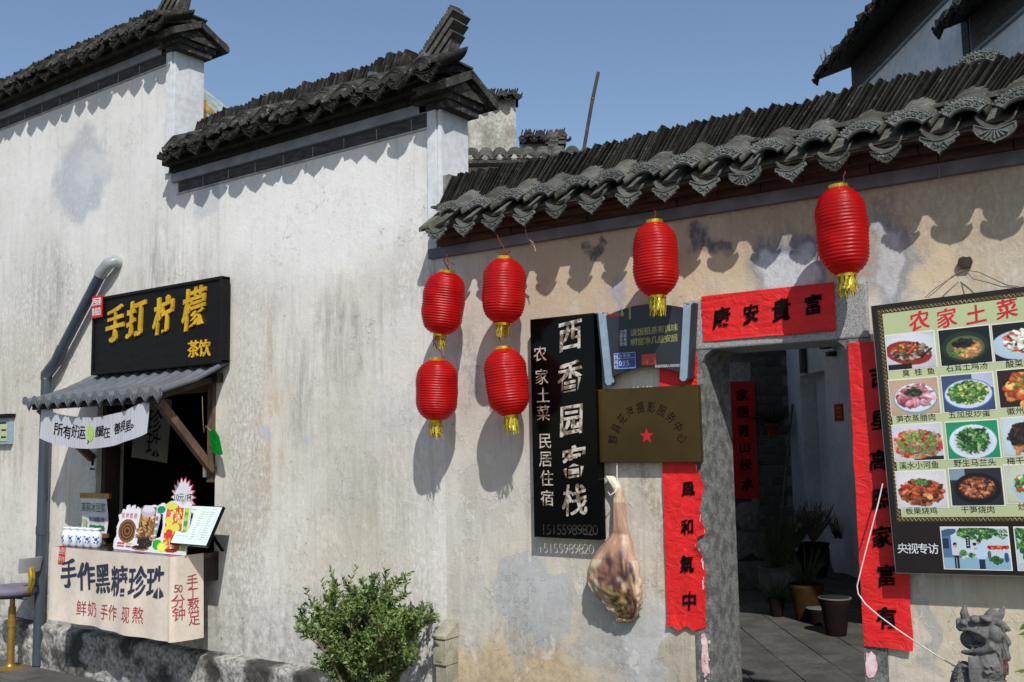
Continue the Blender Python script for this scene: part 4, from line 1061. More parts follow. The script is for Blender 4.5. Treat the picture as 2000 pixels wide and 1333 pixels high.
# ------------------------------------------------------------------ things on the counter
JG = 'white porcelain jars standing in a row on the counter'
jp = [(9, 0), (13, 0)]
def jar(loc, lab, rz):
    t = thing('porcelain_jar', lab, 'jar', loc, True, JG)
    mb = MB().lathe([(.034, 0), (.045, .012), (.050, .05), (.050, .09), (.044, .118), (.033, .132), (.034, .140), (.040, .146), (.040, .158), (.032, .160)], (0, 0, 0), 24); obj('jar_body', mb, M['porcelain'], t)
    mb = MB()
    for k, (a, z, rr) in enumerate(((-1.9, .07, .014), (-1.6, .05, .008), (-2.15, .045, .007), (-1.55, .085, .006), (-1.75, .038, .005), (-2.3, .09, .008), (-.6, .07, .012))):
        q_ = [Vector((.0512*math.cos(a + rr*math.cos(b)/.05), .0512*math.sin(a + rr*math.cos(b)/.05), z + rr*math.sin(b))) for b in [2*math.pi*i/10 for i in range(10)]]
        mb.add(q_, [tuple(range(10))])
    obj('painted_flower', mb, M['porcelain_blue'], t); t.rotation_euler = (0, 0, rz); return t
labs = ['leftmost small white jar with blue flowers in the row on the counter', 'second jar from the left in the row of five white jars', 'middle jar of the row of five white jars on the counter', 'fourth white jar from the left on the counter', 'rightmost white jar of the row, nearest the drink cutouts']
jy = CY + .10
ja, jb = W(132, 1066, jy), W(184, 1072, jy)
J0 = None
for k in range(5):
    x = ja.x + (jb.x-ja.x)*k/4
    if k == 0: J0 = jar((x, jy, CZ), labs[0], .3)
    else: dup(J0, (x, jy + .004*k, CZ), (0, 0, .3 + .25*k), labs[k])
def along(pxa, pya, pxb, pyb, y_, lean=0):
    """upright sheet spanned between two photo corners (bottom left, top right) at depth y_"""
    a, b = W(pxa, pya, y_), W(pxb, pyb, y_); return a, b
# scroll poster on stand
y_ = CY + .33
a = W(157, 1043, y_); b = W(212, 970, y_)
t = thing('scroll_poster', 'small white scroll poster with green heading on wooden rods behind the jars', 'poster', ((a.x+b.x)/2, y_, CZ))
obj('scroll_rod', MB().box((a.x-.0, y_-.015, b.z-.02), (b.x+.02, y_+.015, b.z+.025)), M['gold_metal'], t, bevel=.004)
obj('scroll_rod', MB().box((a.x+.0, y_-.015, a.z-.02), (b.x-.0, y_+.015, a.z+.02)), M['gold_metal'], t, bevel=.004)
obj('scroll_sheet', MB().grid(lambda u, v: Vector((a.x+.01 + (b.x-a.x-.02)*u + .012*math.sin(v*3.1), y_-.004+.006*math.sin(v*5), a.z+.02 + (b.z-a.z-.04)*v)), 4, 12), M['card'], t)
Wd = b.x-a.x
m_ = MB(); line(m_, '茉莉冰豆浆', (( a.x+b.x)/2, y_-.013, b.z-.085), X_, Z_, NF, Wd*.21, Wd*.185, off=.015) if False else None
gm = pm('green_ink', '#1d7a34', None, 4, .6)
for k, ch in enumerate('茉莉冰豆浆'): put(m_, ch, ((a.x + Wd*(.14+.18*k)), y_-.014, b.z-.10), X_, Z_, NF, Wd*.2, 0, 0, .006, sx=.9)
m_.box((a.x+Wd*.38, y_-.0145, a.z+.05), (b.x-Wd*.08, y_-.0135, a.z+.085))
obj('heading', m_, gm, t)
m_ = MB()
for k, ch in enumerate('夏日解暑必备'): put(m_, ch, ((a.x + Wd*(.40+.095*k)), y_-.014, b.z-.20), X_, Z_, NF, Wd*.10, 0, 0, .006)
for k, ch in enumerate('清凉一夏'): put(m_, ch, ((a.x + Wd*(.45+.11*k)), y_-.014, b.z-.26), X_, Z_, NF, Wd*.09, 0, 0, .006)
obj('lettering', m_, M['ink'], t)
m_ = MB(); m_.lathe([(.0, 0)], (0, 0, 0), 3) if False else None
cx = a.x+Wd*.2; m_.add([(cx-.035, y_-.014, b.z-.20), (cx+.035, y_-.014, b.z-.20), (cx+.026, y_-.014, b.z-.36), (cx-.026, y_-.014, b.z-.36)], [(0, 3, 2, 1)])
obj('cup_print', m_, pm('cup_green', '#a9b58a', None, 4, .6), t)
obj('stand', MB().box((a.x+Wd*.6, y_-.02, CZ), (a.x+Wd*.85, y_+.03, a.z)), M['pot_grey'], t)
# cut-out advertising cards
def cutout(nm, lab, y_, pxs, outline, paint, seed, nw=64, words=None, back=M['card']):
    (x0p, x1p, y0p, y1p) = pxs
    a = W(x0p, y1p, y_); b = W(x1p, y0p, y_); a.z = CZ + .002
    wv, hv = b.x-a.x, b.z-a.z
    t = thing(nm, lab, 'advert card', (a.x + wv/2, y_, CZ))
    tilt = .12
    fn0 = lambda u, v, e=0: Vector((a.x + wv*u, y_ + tilt*hv*v - e, a.z + hv*v))
    n = len(outline); P = [fn0(u, v) for u, v in outline]
    mb = MB(); mb.add(P + [p + Vector((0, .006, 0)) for p in P], [tuple(range(n)), tuple(range(n, 2*n))[::-1]] + [((i+1) % n, i, n+i, n+(i+1) % n) for i in range(n)])
    obj('card_board', mb, back, t)
    cv = Cv(nw, int(nw*hv/wv), rgb('#d8d6dc'), seed); paint(cv)
    # inside test
    X, Y = cv.X, 1-cv.Y; ins = np.zeros(X.shape, bool)
    for i in range(n):
        x1, y1 = outline[i]; x2, y2 = outline[(i+1) % n]
        c_ = ((y1 > Y) != (y2 > Y)) & (X < (x2-x1)*(Y-y1)/((y2-y1) if abs(y2-y1) > 1e-9 else 1e-9)+x1); ins ^= c_
    panel('printed_face', cv, lambda u, v: fn0(u, v, .003), M['print_card'], t, ins)
    if words:
        for txt, u, v, sz, mt, vert, dv in words:
            m_ = MB(); k0 = -(len(txt)-1)/2
            for i, ch in enumerate(txt):
                uu, vv = (u, v - (k0+i)*dv) if vert else (u + (k0+i)*dv, v)
                put(m_, ch, fn0(uu, vv, .0045), X_, Vector((0, tilt, 1)).normalized(), NF, sz, 0, 0, .006)
            obj('lettering', m_, mt, t)
    obj('easel_leg', MB().bar(fn0(.5, .55) + Y_*.01, Vector((a.x+wv*.5, y_ + .16, CZ+.005)), .03, .006), back, t)
    return t
brn = [rgb('#5a3418'), rgb('#84552a'), rgb('#a07440'), rgb('#3a200f')]
def p1(c):
    c.ell(.5, .40, .40, .30, rgb('#5a3a1c'))
    for k in range(6): c.ell(.5, .40, .36-.055*k, .27-.042*k, brn[(k*2+1) % 4] if k else rgb('#8a6534'))
    c.ell(.52, .42, .05, .03, rgb('#2a160a'))
    for i in range(2):
        for j in range(2): c.rect(.16+.38*i, .86+.055*j, .46+.38*i, .895+.055*j, [rgb('#c83a50'), rgb('#b06a60'), rgb('#d8a860'), rgb('#6a5a90')][i*2+j])
def p1b(c): p1(c); c.a[:, :, :3] = c.a[:, :, :3]; 
blob1 = [(.05, .0), (.95, .0), (1, .12), (.93, .24), (.98, .45), (1.0, .62), (.92, .66), (1.02, .78), (.95, .90), (.8, .96), (.72, .88), (.68, 1.0), (.58, .98), (.52, .9), (.45, 1.0), (.36, .98), (.34, .88), (.22, .9), (.18, .8), (.06, .76), (.12, .64), (.05, .5), (.08, .3), (.0, .2), (0, .05)]
cutout('noodle_cutout', 'leftmost lilac-edged cardboard cutout with a brown round food picture on the counter', CY+.11, (221, 270, 988, 1067), blob1, lambda c: (c.ell(.5, .58, .36, .26, rgb('#5a3a1c')), [c.ell(.5, .58, .33-.05*k, .24-.038*k, brn[(k*2+1) % 4]) for k in range(6)], c.ell(.5, .58, .05, .03, rgb('#2a160a')), [c.rect(.16+.36*i, .84+.06*j, .46+.36*i, .885+.06*j, [rgb('#c83a50'), rgb('#b06a60'), rgb('#d8a860'), rgb('#6a5a90')][i*2+j]) for i in range(2) for j in range(2)]), 1, words=[('现烤香肠', .52, .76, .045, M['card_pink'], False, .17)])
def p2(c):
    c.rect(.22, .05, .80, .85, rgb('#6a4a30')); 
    c.scatter(.5, .5, .28, .38, [rgb('#c09a66'), rgb('#7a4c24'), rgb('#3c2010'), rgb('#a87840')], 220, .03, 3)
    c.ell(.5, .15, .27, .12, rgb('#b8a8b4')); c.ell(.5, .1, .22, .07, rgb('#d0c8d4'))
    c.scatter(.5, .80, .26, .10, [rgb('#1c0f0a'), rgb('#2c1810')], 80, .03, 1)
    c.ell(.35, .93, .34, .055, rgb('#9a5c40')); c.ell(.35, .91, .28, .04, rgb('#1f120c'))
cup = [(.0, .0), (1, .0), (.98, .1), (.82, .14), (.9, .5), (.98, .92), (.85, .97), (.7, 1.0), (.55, .98), (.35, .98), (.22, .93), (.2, .88), (.2, .6), (.1, .45), (.1, .2), (.0, .12)]
cutout('milk_tea_cutout', 'cardboard cutout of a tall glass of brown sugar pearl milk tea on the counter', CY+.10, (255, 309, 988, 1070), cup, p2, 2, words=[('黑糖珍珠', .86, .5, .04, M['ink'], True, .14), ('珍珠', .17, .38, .035, M['ink'], True, .12)])
def p3(c):
    c.rect(0, 0, 1, 1, rgb('#d8d6dc'))
    m = (c.X > .18 + .28*(1-c.Y)) & (c.X < .72 + .3*(1-c.Y)*0) | ((c.X > .3) & (c.X < .8))
    c.rect(.30, .12, .80, .93, rgb('#c8502c'))
    c.scatter(.55, .5, .24, .42, [rgb('#d8452a'), rgb('#e88850'), rgb('#d8c850'), rgb('#c02818'), rgb('#e8c0a0')], 320, .03, 1.8)
    for x_, y2 in ((.42, .38), (.62, .5), (.4, .55)): c.ell(x_, y2, .12, .08, rgb('#d8d050')); 
    c.ell(.45, .62, .1, .09, rgb('#d83018')); c.ell(.55, .93, .2, .04, rgb('#a01810'))
    c.ell(.42, .09, .2, .07, rgb('#c8d060')); c.ell(.14, .17, .13, .07, rgb('#108050')); 
    c.ell(.13, .84, .15, .10, rgb('#28a028')); c.ell(.28, .88, .14, .09, rgb('#c8dc30')); c.ell(.28, .88, .10, .065, rgb('#e0ec60'))
    c.rect(.84, .12, .97, .93, rgb('#a8c850'))
fr_ = [(.0, .0), (1, .0), (1.0, .1), (1.0, .95), (.9, 1.0), (.75, .93), (.6, .99), (.4, 1.0), (.25, .93), (.15, .96), (.02, .9), (.0, .8), (.2, .74), (.24, .5), (.2, .3), (.06, .27), (-.04, .2), (-.03, .08)]
cutout('fruit_tea_cutout', 'cardboard cutout of a red fruit tea glass with green and yellow limes beside it', CY+.09, (297, 364, 981, 1071), fr_, p3, 3, 72, words=[('柠檬红茶', .905, .5, .045, gm, True, .17)])
# starburst price card
sb = W(358, 972, CY+.30)
t = thing('price_starburst', 'white spiky starburst price card with a pink edge above the fruit tea cutout', 'price card', (sb.x, sb.y, CZ))
def star(r0, r1, y0, n=18): 
    return [(sb.x + (r0 if i % 2 == 0 else r1)*math.cos(math.pi*i/n), y0, sb.z + (r0 if i % 2 == 0 else r1)*math.sin(math.pi*i/n)) for i in range(2*n)]
for nm, r0, r1, y0, mt in (('star_edge', .165, .118, sb.y, M['card_pink']), ('star_face', .150, .108, sb.y-.006, M['card'])):
    P_2 = [(p[0]-sb.x, p[2]-sb.z) for p in star(r0, r1, y0)]; mb = MB(); mb.prism(P_2[::-1], (sb.x, y0, sb.z), X_, Z_, Y_, .004); obj(nm, mb, mt, t)
m_ = MB(); line(m_, '10元/杯', sb + NF*.0075, (X_ + Z_*.0).normalized(), Z_, NF, .07, .065, off=.006); obj('lettering', m_, M['ink'], t)
obj('stick', MB().bar((sb.x, sb.y+.008, CZ), (sb.x, sb.y+.008, sb.z), .012, .006), M['card'], t)
# framed menu leaning on the counter
ym = CY + .05
bl, br_, tr_, tl_ = W(330, 1063, ym), W(405, 1067, ym), WX(437, 990, CX1+.02), None
t = thing('framed_menu', 'white drinks menu in a thin black frame leaning at the counter right end', 'menu', (bl.x+.2, ym, CZ))
bl = W(331, 1062, ym); br_ = W(404, 1068, ym); Ux = Vector((1, .0, 0)); wm = br_.x-bl.x
# leaning sheet: top pushed back and to the right as seen
tm = W(437, 990, CY+.24); V3 = (tm - br_); hm = V3.length; Vm = V3.normalized(); Ux = (br_-bl).normalized(); Nm = Ux.cross(Vm).normalized()
if Nm.y > 0: Nm = -Nm
bl = br_ - Ux*wm; print('menu', wm, hm, Vm)
V0 = Vector((0, Vm.y, Vm.z)).normalized()
fm = lambda u, v, e=0: bl + Ux*(wm*u) + Vm*(hm*v) + Nm*e
def quadprism(a0, b0, a1, b1, e0, e1): return [fm(a0, b0, e0), fm(a1, b0, e0), fm(a1, b0, e1), fm(a0, b0, e1), fm(a0, b1, e0), fm(a1, b1, e0), fm(a1, b1, e1), fm(a0, b1, e1)]
obj('frame', MB().hexa(quadprism(0, 0, 1, 1, 0, -.02)), M['black_gloss'], t)
cv = Cv(60, 84, rgb('#c4d2cc'), 4)
cv.ell(.2, .30, .10, .07, rgb('#3a2028')); cv.rect(.12, .18, .17, .32, rgb('#8a4a30')); cv.ell(.2, .42, .09, .03, rgb('#4a3030')); cv.rect(.15, .50, .27, .68, rgb('#c04a28')); cv.rect(.15, .66, .27, .72, rgb('#5a3a58')); cv.rect(.13, .49, .29, .54, rgb('#d0a090'))
for k in range(13):
    for c0, wd in ((.46, .14), (.74, .14)):
        cv.rect(c0, .14+.06*k, c0+wd*cv.r.uniform(.5, 1), .155+.06*k, rgb('#6f7f7c')); cv.rect(c0+.19, .14+.06*k, c0+.22, .155+.06*k, rgb('#8a9693'))
cv.rect(.1, .08, .32, .095, rgb('#3a4646')); cv.rect(.46, .06, .6, .075, rgb('#8a9693')); cv.rect(.74, .06, .88, .075, rgb('#8a9693')); cv.rect(.08, .80, .4, .815, rgb('#8a9693'))
panel('menu_sheet', cv, lambda u, v: fm(.025+.95*u, .02+.96*v, .002), M['print_card'], t)
obj('easel_leg', MB().bar(fm(.5, .7, -.02), Vector((fm(.5, .7).x, CY+.40, CZ+.006)), .04, .008), M['black_paint'], t)
# steamy white bag behind
# ------------------------------------------------------------------ bar stool
sp = WZ(22, 1313, 0)
t = thing('bar_stool', 'bar stool with purple-grey round seat, low back and brass-coloured pole, at the far left', 'stool', (sp.x, sp.y, 0))
sp.x -= .0
SHt = W(20, 1150, sp.y).z
cx_, cy_ = sp.x-.02, sp.y
obj('base', MB().lathe([(.225, 0), (.225, .012), (.2, .025), (.05, .045), (.035, .07), (.0351, .08)], (cx_, cy_, 0), 40), M['gold_metal'], t)
obj('pole', MB().tube([(cx_, cy_, .05), (cx_, cy_, SHt-.16)], .032, 18).tube([(cx_, cy_, .40), (cx_, cy_, .47)], .042, 18).tube([(cx_, cy_, SHt-.17), (cx_, cy_, SHt-.05)], .022, 14), M['gold_metal'], t)
obj('seat_plate', MB().lathe([(.05, 0), (.16, .0), (.16, .012), (.05, .014)], (cx_, cy_, SHt-.07), 24).bar((cx_, cy_, SHt-.08), (cx_+.22, cy_+.02, SHt-.08), .012, .012), M['pvc'], t)
obj('seat', MB().lathe([(.12, -.01), (.20, .0), (.225, .025), (.22, .06), (.19, .08), (.08, .085)], (cx_, cy_, SHt-.05), 36), M['seat'], t)
bk = Vector((cx_, cy_, SHt+.235)); rot_ = Matrix.Rotation(R(0), 3, 'Z')
def backf(u, v, th=0):
    a = R(-25 + 50*u); r_ = .215 + th + .02*v; rz = a + R(8)
    return Vector((cx_ + r_*math.cos(rz), cy_ + r_*math.sin(rz), SHt + .16 + .13*v))
mb = MB(); mb.grid(lambda u, v: backf(u, v, 0), 14, 4); mb.grid(lambda u, v: backf(1-u, v, .035), 14, 4)
for e in (0, 1): mb.grid(lambda u, v: backf(u, e, .035*v if e == 0 else .035*(1-v)), 14, 1); mb.grid(lambda u, v: backf(e, v, .035*u if e == 1 else .035*(1-u)), 1, 4)
obj('backrest', mb, M['seat_back'], t)
obj('back_support', MB().tube([backf(.5, .3, .02), Vector((cx_+.262, cy_+.035, SHt+.10)), Vector((cx_+.235, cy_+.03, SHt+.0)), Vector((cx_+.12, cy_+.02, SHt-.05))], [.03, .028, .022, .02], 10), M['gold_foil'], t)
# ------------------------------------------------------------------ cut-through black hotel sign
def hotel():
    a, b = W(1037, 627, -.085), W(1160, 612, -.085); c0, d = W(1047, 1050, -.085), W(1171, 1054, -.085)
    x0, x1, z0, z1 = (a.x+c0.x)/2, (b.x+d.x)/2, (c0.z+d.z)/2, (a.z+b.z)/2
    t = thing('hotel_sign', 'tall black vertical sign with silvery characters and a phone number at its foot', 'sign', ((x0+x1)/2, -.085, (z0+z1)/2))
    cur = bpy.data.curves.new('sp', 'CURVE'); cur.dimensions = '2D'; cur.fill_mode = 'BOTH'; cur.extrude = .004; cur.resolution_u = 3
    def poly(pts):
        s_ = cur.splines.new('POLY'); s_.points.add(len(pts)-1)
        for i, (x, y) in enumerate(pts): s_.points[i].co = (x, y, 0, 1)
        s_.use_cyclic_u = True
    V0s = [(x0, z0), (x1, z0), (x1, z1), (x0, z1)]; E0s = [(0, 1), (1, 2), (2, 3), (3, 0)]; TRI = []
    def loops(ch, off, brush, seed):
        vs, fs, bd = gl(ch, off, brush, 0, seed); nx = dict(bd); out = []
        while nx:
            k, v = nx.popitem(); L = [k]
            while v != k: 
                L.append(v)
                if v not in nx: break
                v = nx.pop(v)
            out.append([vs[i] for i in L])
        return out
    def addc(ch, px, py, sz, off, brush, seed=1, sx=1):
        c_ = W(px, py, -.085)
        vs, fs, bd = gl(ch, off, brush, 0, seed); b = len(V0s); Q_ = [(c_.x + x*sz*sx, c_.z + y*sz) for x, y in vs]
        V0s.extend(Q_); E0s.extend([(b+i, b+j) for i, j in bd])
        for f_ in fs:
            for k in range(1, len(f_)-1): TRI.append((Q_[f_[0]], Q_[f_[k]], Q_[f_[k+1]]))
    for i, (ch, px, py) in enumerate(zip('西香园客栈', (1114, 1113, 1116, 1121, 1123), (656, 737, 821, 903, 978))):
        m_ = MB(); put(m_, ch, W(px, py, -.0905), X_, Z_, NF, .19, 0, .003, .012, .06, .05, seed=i+3, sx=.92); obj('character', m_, M['steel_painted_reflection'], t)
    for ch, px, py in zip('农家土菜民居住宿', (1055, 1058, 1061, 1061, 1065, 1066, 1068, 1069), (692, 737, 773, 808, 862, 897, 935, 974)):
        m_ = MB(); put(m_, ch, W(px, py, -.0905), X_, Z_, NF, .098, 0, .002, .0); obj('character', m_, M['steel_painted_reflection'], t)
    for i, ch in enumerate('15155989820'): addc(ch, 1062 + 10.1*i, 1034 + .1*i, .085, .0, 0)
    from mathutils.geometry import delaunay_2d_cdt
    r = delaunay_2d_cdt([Vector(p) for p in V0s], E0s, [], 0, 1e-6); rv, rf = r[0], r[2]
    T_ = np.array(TRI); 
    def inside(x, y):
        a_, b_, c_ = T_[:, 0], T_[:, 1], T_[:, 2]
        d1 = (b_[:, 0]-a_[:, 0])*(y-a_[:, 1]) - (b_[:, 1]-a_[:, 1])*(x-a_[:, 0]); d2 = (c_[:, 0]-b_[:, 0])*(y-b_[:, 1]) - (c_[:, 1]-b_[:, 1])*(x-b_[:, 0]); d3 = (a_[:, 0]-c_[:, 0])*(y-c_[:, 1]) - (a_[:, 1]-c_[:, 1])*(x-c_[:, 0])
        return bool((((d1 >= 0) & (d2 >= 0) & (d3 >= 0)) | ((d1 <= 0) & (d2 <= 0) & (d3 <= 0))).any())
    keep = [f for f in rf if not inside(sum(rv[i].x for i in f)/len(f), sum(rv[i].y for i in f)/len(f))]
    mb = MB(); fr_ = [Vector((v.x, -.089, v.y)) for v in rv]; bk_ = [Vector((v.x, -.085, v.y)) for v in rv]; nv_ = len(rv)
    mb.add(fr_ + bk_, [tuple(f) for f in keep] + [tuple(i+nv_ for i in reversed(f)) for f in keep])
    ed = set((f[i], f[(i+1) % len(f)]) for f in keep for i in range(len(f)))
    mb.add(fr_ + bk_, [(a_, b_, b_+nv_, a_+nv_) for a_, b_ in ed if (b_, a_) not in ed]); bpy.data.curves.remove(cur)
    obj('sign_plate', mb, M['black_gloss'], t)
    fr2 = MB().box((x0-.004, -.092, z0), (x0-.0005, -.02, z1)).box((x1+.0005, -.092, z0), (x1+.004, -.02, z1)).box((x0-.004, -.092, z1+.0005), (x1+.004, -.02, z1+.004)) 
    obj('return_edge', fr2, M['black_gloss'], t)
    obj('stand_off', MB().tube([(x1-.04, -.082, z1-.03), (x1-.04, -.0, z1-.03)], .006, 8).tube([(x0+.04, -.082, z0+.03), (x0+.04, 0, z0+.03)], .006, 8), M['steel_thin'], t)
hotel()
# ------------------------------------------------------------------ scroll-shaped blue plaque
a = W(1170, 603, -.07); b = W(1348, 592, -.07); c0 = W(1187, 745, -.07); d = W(1342, 735, -.07)
t = thing('scroll_plaque', 'dark blue scroll-shaped plaque with pale blue rollers and a house number plate', 'plaque', ((a.x+b.x)/2, -.05, (a.z+c0.z)/2))
xl, xr = W(1176, 612, -.07).x, W(1346, 600, -.07).x
xlb, xrb = W(1190, 742, -.07).x, W(1338, 730, -.07).x
zt_, zb_ = W(1176, 612, -.07).z, W(1190, 745, -.07).z; ztr, zbr = W(1346, 595, -.07).z, W(1340, 735, -.07).z
zT, zB = (zt_+ztr)/2-.005, (zb_+zbr)/2+.015; print('plaque', xl, xr, xlb, xrb, zt_, ztr, zb_, zbr)
xc = (xl+xr)/2; hw = (xr-xl)/2; hwb = (xrb-xlb)/2; xcb = (xlb+xrb)/2
n = 14; top = [(xc - hw + 2*hw*i/n, zT + .05*math.sin(math.pi*i/n) - .02) for i in range(n+1)]; bot = [(xcb + hwb - 2*hwb*i/n, zB + .055*math.sin(math.pi*i/n) + .0) for i in range(n+1)]
obj('plate', MB().prism((top+bot), (0, -.075, 0), X_, Z_, Y_, .02), M['slate_blue'], t)
for s in (-1, 1):
    xt_, xb_ = xc + s*(hw-.004), xcb + s*(hwb-.004); w_ = .022
    pts = [(xt_-w_, zT+.01), (xt_-w_*.6, zT+.0), (xt_+w_*.6, zT+.0), (xt_+w_, zT+.01), (xb_+w_, zB-.025), (xb_+w_*.5, zB-.04), (xb_-w_*.5, zB-.04), (xb_-w_, zB-.025)]
    obj('roller', MB().prism(pts, (0, -.086, 0), X_, Z_, Y_, .03), M['light_blue'], t)
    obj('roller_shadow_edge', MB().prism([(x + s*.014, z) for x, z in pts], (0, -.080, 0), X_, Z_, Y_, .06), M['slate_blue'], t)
m_ = MB()
ux = (W(1318, 640, -.076) - W(1232, 650, -.076)); 
for k, ch in enumerate('淡饭粗茶有真味'): put(m_, ch, W(1238 + 13.2*k, 650 - 1.6*k, -.076), X_, Z_, NF, .044, 0, 0, .006, .04, 0, seed=k)
for k, ch in enumerate('明窗净几是安居'): put(m_, ch, W(1238 + 13.2*k, 669 - 1.4*k, -.076), X_, Z_, NF, .044, 0, 0, .006, .04, 0, seed=k+5)
obj('lettering', m_, M['olive_gold'], t)
m_ = MB()
for k, ch in enumerate('传家有道'): put(m_, ch, W(1221, 648+8*k, -.076), X_, Z_, NF, .024)
for k, ch in enumerate('立身处世'): put(m_, ch, W(1213.5, 649+8*k, -.076), X_, Z_, NF, .024)
for k, ch in enumerate('黟县西递镇人民政府制'): put(m_, ch, W(1282+4.8*k, 716-.2*k, -.076), X_, Z_, NF, .017, off=0)
obj('small_lettering', m_, M['pale'], t)
m_ = MB()
for k, ch in enumerate('世界文化遗产'): put(m_, ch, W(1190+5.5*k, 616-.4*k, -.076), X_, Z_, NF, .02)
obj('red_lettering', m_, M['red_paint'], t)
p = W(1215, 614, -.076); obj('gourd_emblem', MB().ell(p + NF*.0, (.012, .002, .014), 12).ell(p + Z_*.02, (.008, .002, .010), 12).box((p.x+.045, -.078, p.z-.035), (p.x+.058, -.0755, p.z+.04)), M['olive_gold'], t)
a, b = W(1198, 690, -.078), W(1243, 720, -.078)
o = obj('number_plate', MB().box((a.x, -.079, b.z), (b.x, -.0755, a.z)), M['sign_blue'], t)
m_ = MB(); e = .004; 
for (q0, q1, r0, r1) in ((a.x+e, b.x-e, a.z-e-.002, a.z-e), (a.x+e, b.x-e, b.z+e, b.z+e+.002), (a.x+e, a.x+e+.002, b.z+e, a.z-e), (b.x-e-.002, b.x-e, b.z+e, a.z-e), (a.x+.027, a.x+.029, b.z+e, a.z-e), (a.x+.027, b.x-e, a.z-.036, a.z-.034)): m_.box((q0, -.0795, r0), (q1, -.079, r1))
for k, ch in enumerate('西递村'): put(m_, ch, (a.x+.0155, -.0796, a.z-.026-.028*k), X_, Z_, NF, .025, off=.006 if False else 0)
for k, ch in enumerate('大路街'): put(m_, ch, (a.x+.048+.026*k, -.0796, a.z-.02), X_, Z_, NF, .02)
for k, ch in enumerate('095'): put(m_, ch, (a.x+.045+.024*k, -.0796, a.z-.062), X_, Z_, NF, .042, off=0)
m_.box((b.x-.038, -.0796, a.z-.078), (b.x-.012, -.079, a.z-.048)) if False else None
obj('plate_lettering', m_, M['pale'], o)
a, b = W(1253, 693, -.078), W(1281, 712, -.078)
o = obj('stamp', MB().box((a.x, -.078, b.z), (b.x, -.0755, a.z)), M['sign_orange'], t)
# ------------------------------------------------------------------ bronze plaque
a, b = W(1167, 765, -.06), W(1363, 748, -.06); c0, d = W(1173, 905, -.06), W(1369, 903, -.06)
x0, x1, z0, z1 = (a.x+c0.x)/2, (b.x+d.x)/2, (c0.z+d.z)/2, (a.z+b.z)/2
t = thing('bronze_plaque', 'dark brass plaque with an arc of black characters and a red star', 'plaque', ((x0+x1)/2, -.05, (z0+z1)/2))
obj('plate', MB().box((x0, -.065, z0), (x1, -.03, z1)), M['bronze'], t, bevel=.004)
obj('side_return', MB().box((x0+.006, -.03, z0+.006), (x1-.006, -.001, z1-.006)), M['bronze'], t)
m_ = MB(); cxp, czp = (x0+x1)/2 - .005, z0 + .10; rr = .215
for k, ch in enumerate('黟县花海摄影服务中心'):
    an = R(171 - 162*k/9); put(m_, ch, (cxp + rr*1.02*math.cos(an), -.0655, czp + rr*math.sin(an)*.98), X_, Z_, NF, .066, off=.01, rotd=math.degrees(an)-90, sx=.78)
obj('lettering', m_, M['ink'], t)
m_ = MB(); P_2 = [((.046 if i % 2 == 0 else .0185)*math.cos(R(90+36*i)), (.046 if i % 2 == 0 else .0185)*math.sin(R(90+36*i))) for i in range(10)]
ce = W(1263, 852, -.066); m_.prism(P_2, (ce.x, -.0665, ce.z), X_, Z_, Y_, .0015); obj('star', m_, M['red_paint'], t)
def PJ(p):
    q = MR @ (np.array(p) - CP); return 1000 + FPX*q[0]/q[2], 666.5 + FPX*q[1]/q[2], q[2]
def WP(px, py, pt, n):
    r = Vector(ray(px, py)); c = Vector(CP); return c + r * ((Vector(pt)-c).dot(n)/r.dot(n))
# ------------------------------------------------------------------ red paper couplets
def strip(name, lab, x0, x1, z0, z1, y, torn, chars, shear=0, seed=3, cat='couplet'):
    t = thing(name, lab, cat, ((x0+x1)/2, y, (z0+z1)/2))
    nu, nv = 14, 120
    def f(u, v, e=0):
        xx0 = x0 + .004*mnoise.noise(Vector((v*9, 0, seed))); xx1 = x1 + .004*mnoise.noise(Vector((v*11, 3, seed)))
        if torn == 'r': xx1 += .022*mnoise.noise(Vector((v*13, 1, seed))) + .012*mnoise.noise(Vector((v*50, 2, seed))) - (.03 if .28 < v < .33 else 0)
        zz0 = z0 + (.028*mnoise.noise(Vector((u*5, 7, seed))) + .03*max(0, u-.75)*4*.6 if torn == 'r' else .004*mnoise.noise(Vector((u*5, 7, seed))))
        x = xx0 + (xx1-xx0)*u; z = zz0 + (z1-zz0)*v
        y_ = y - .002 - .005*abs(mnoise.noise(Vector((u*3, v*7, seed+1)))) - e
        if torn == 'r' and u > .85: y_ -= .03*(u-.85)*abs(mnoise.noise(Vector((v*20, 0, 1))))*6
        if v < .04: y_ -= .012*(1-v/.04)*(1-u if torn == 'r' else u)
        return Vector((x, y_, z))
    mb = MB(); mb.grid(lambda u, v: f(u, v), nu, nv); mb.grid(lambda u, v: f(1-u, v, -.0008), nu, nv)
    obj('paper_sheet', mb, M['red_paper'], t)
    if torn == 'r':
        mb = MB(); q = random.Random(5)
        for k in range(9):
            v = q.uniform(.05, .6); p = f(.985, v, .002); s_ = q.uniform(.008, .022)
            mb.add([p + Vector((q.uniform(-1, .3)*s_*.5, -q.random()*.004, q.uniform(-1, 1)*s_*1.5)) for _ in range(5)], [(0, 1, 2), (0, 2, 3), (0, 3, 4)])
        obj('torn_edge', mb, M['paper_torn'], t)
    for i, (ch, px, py, sz) in enumerate(chars):
        m_ = MB(); c_ = W(px, py, y-.009); put(m_, ch, c_, (X_ + Z_*shear).normalized(), Z_, NF, sz*.86, 0, 0, .015, .11, .06, seed=i+seed, sx=.9); obj('character', m_, M['ink'], t)
    return t
a, b, c0, d = W(1370, 581, -.02), W(1629, 549, -.02), W(1373, 667, -.02), W(1633, 647, -.02)
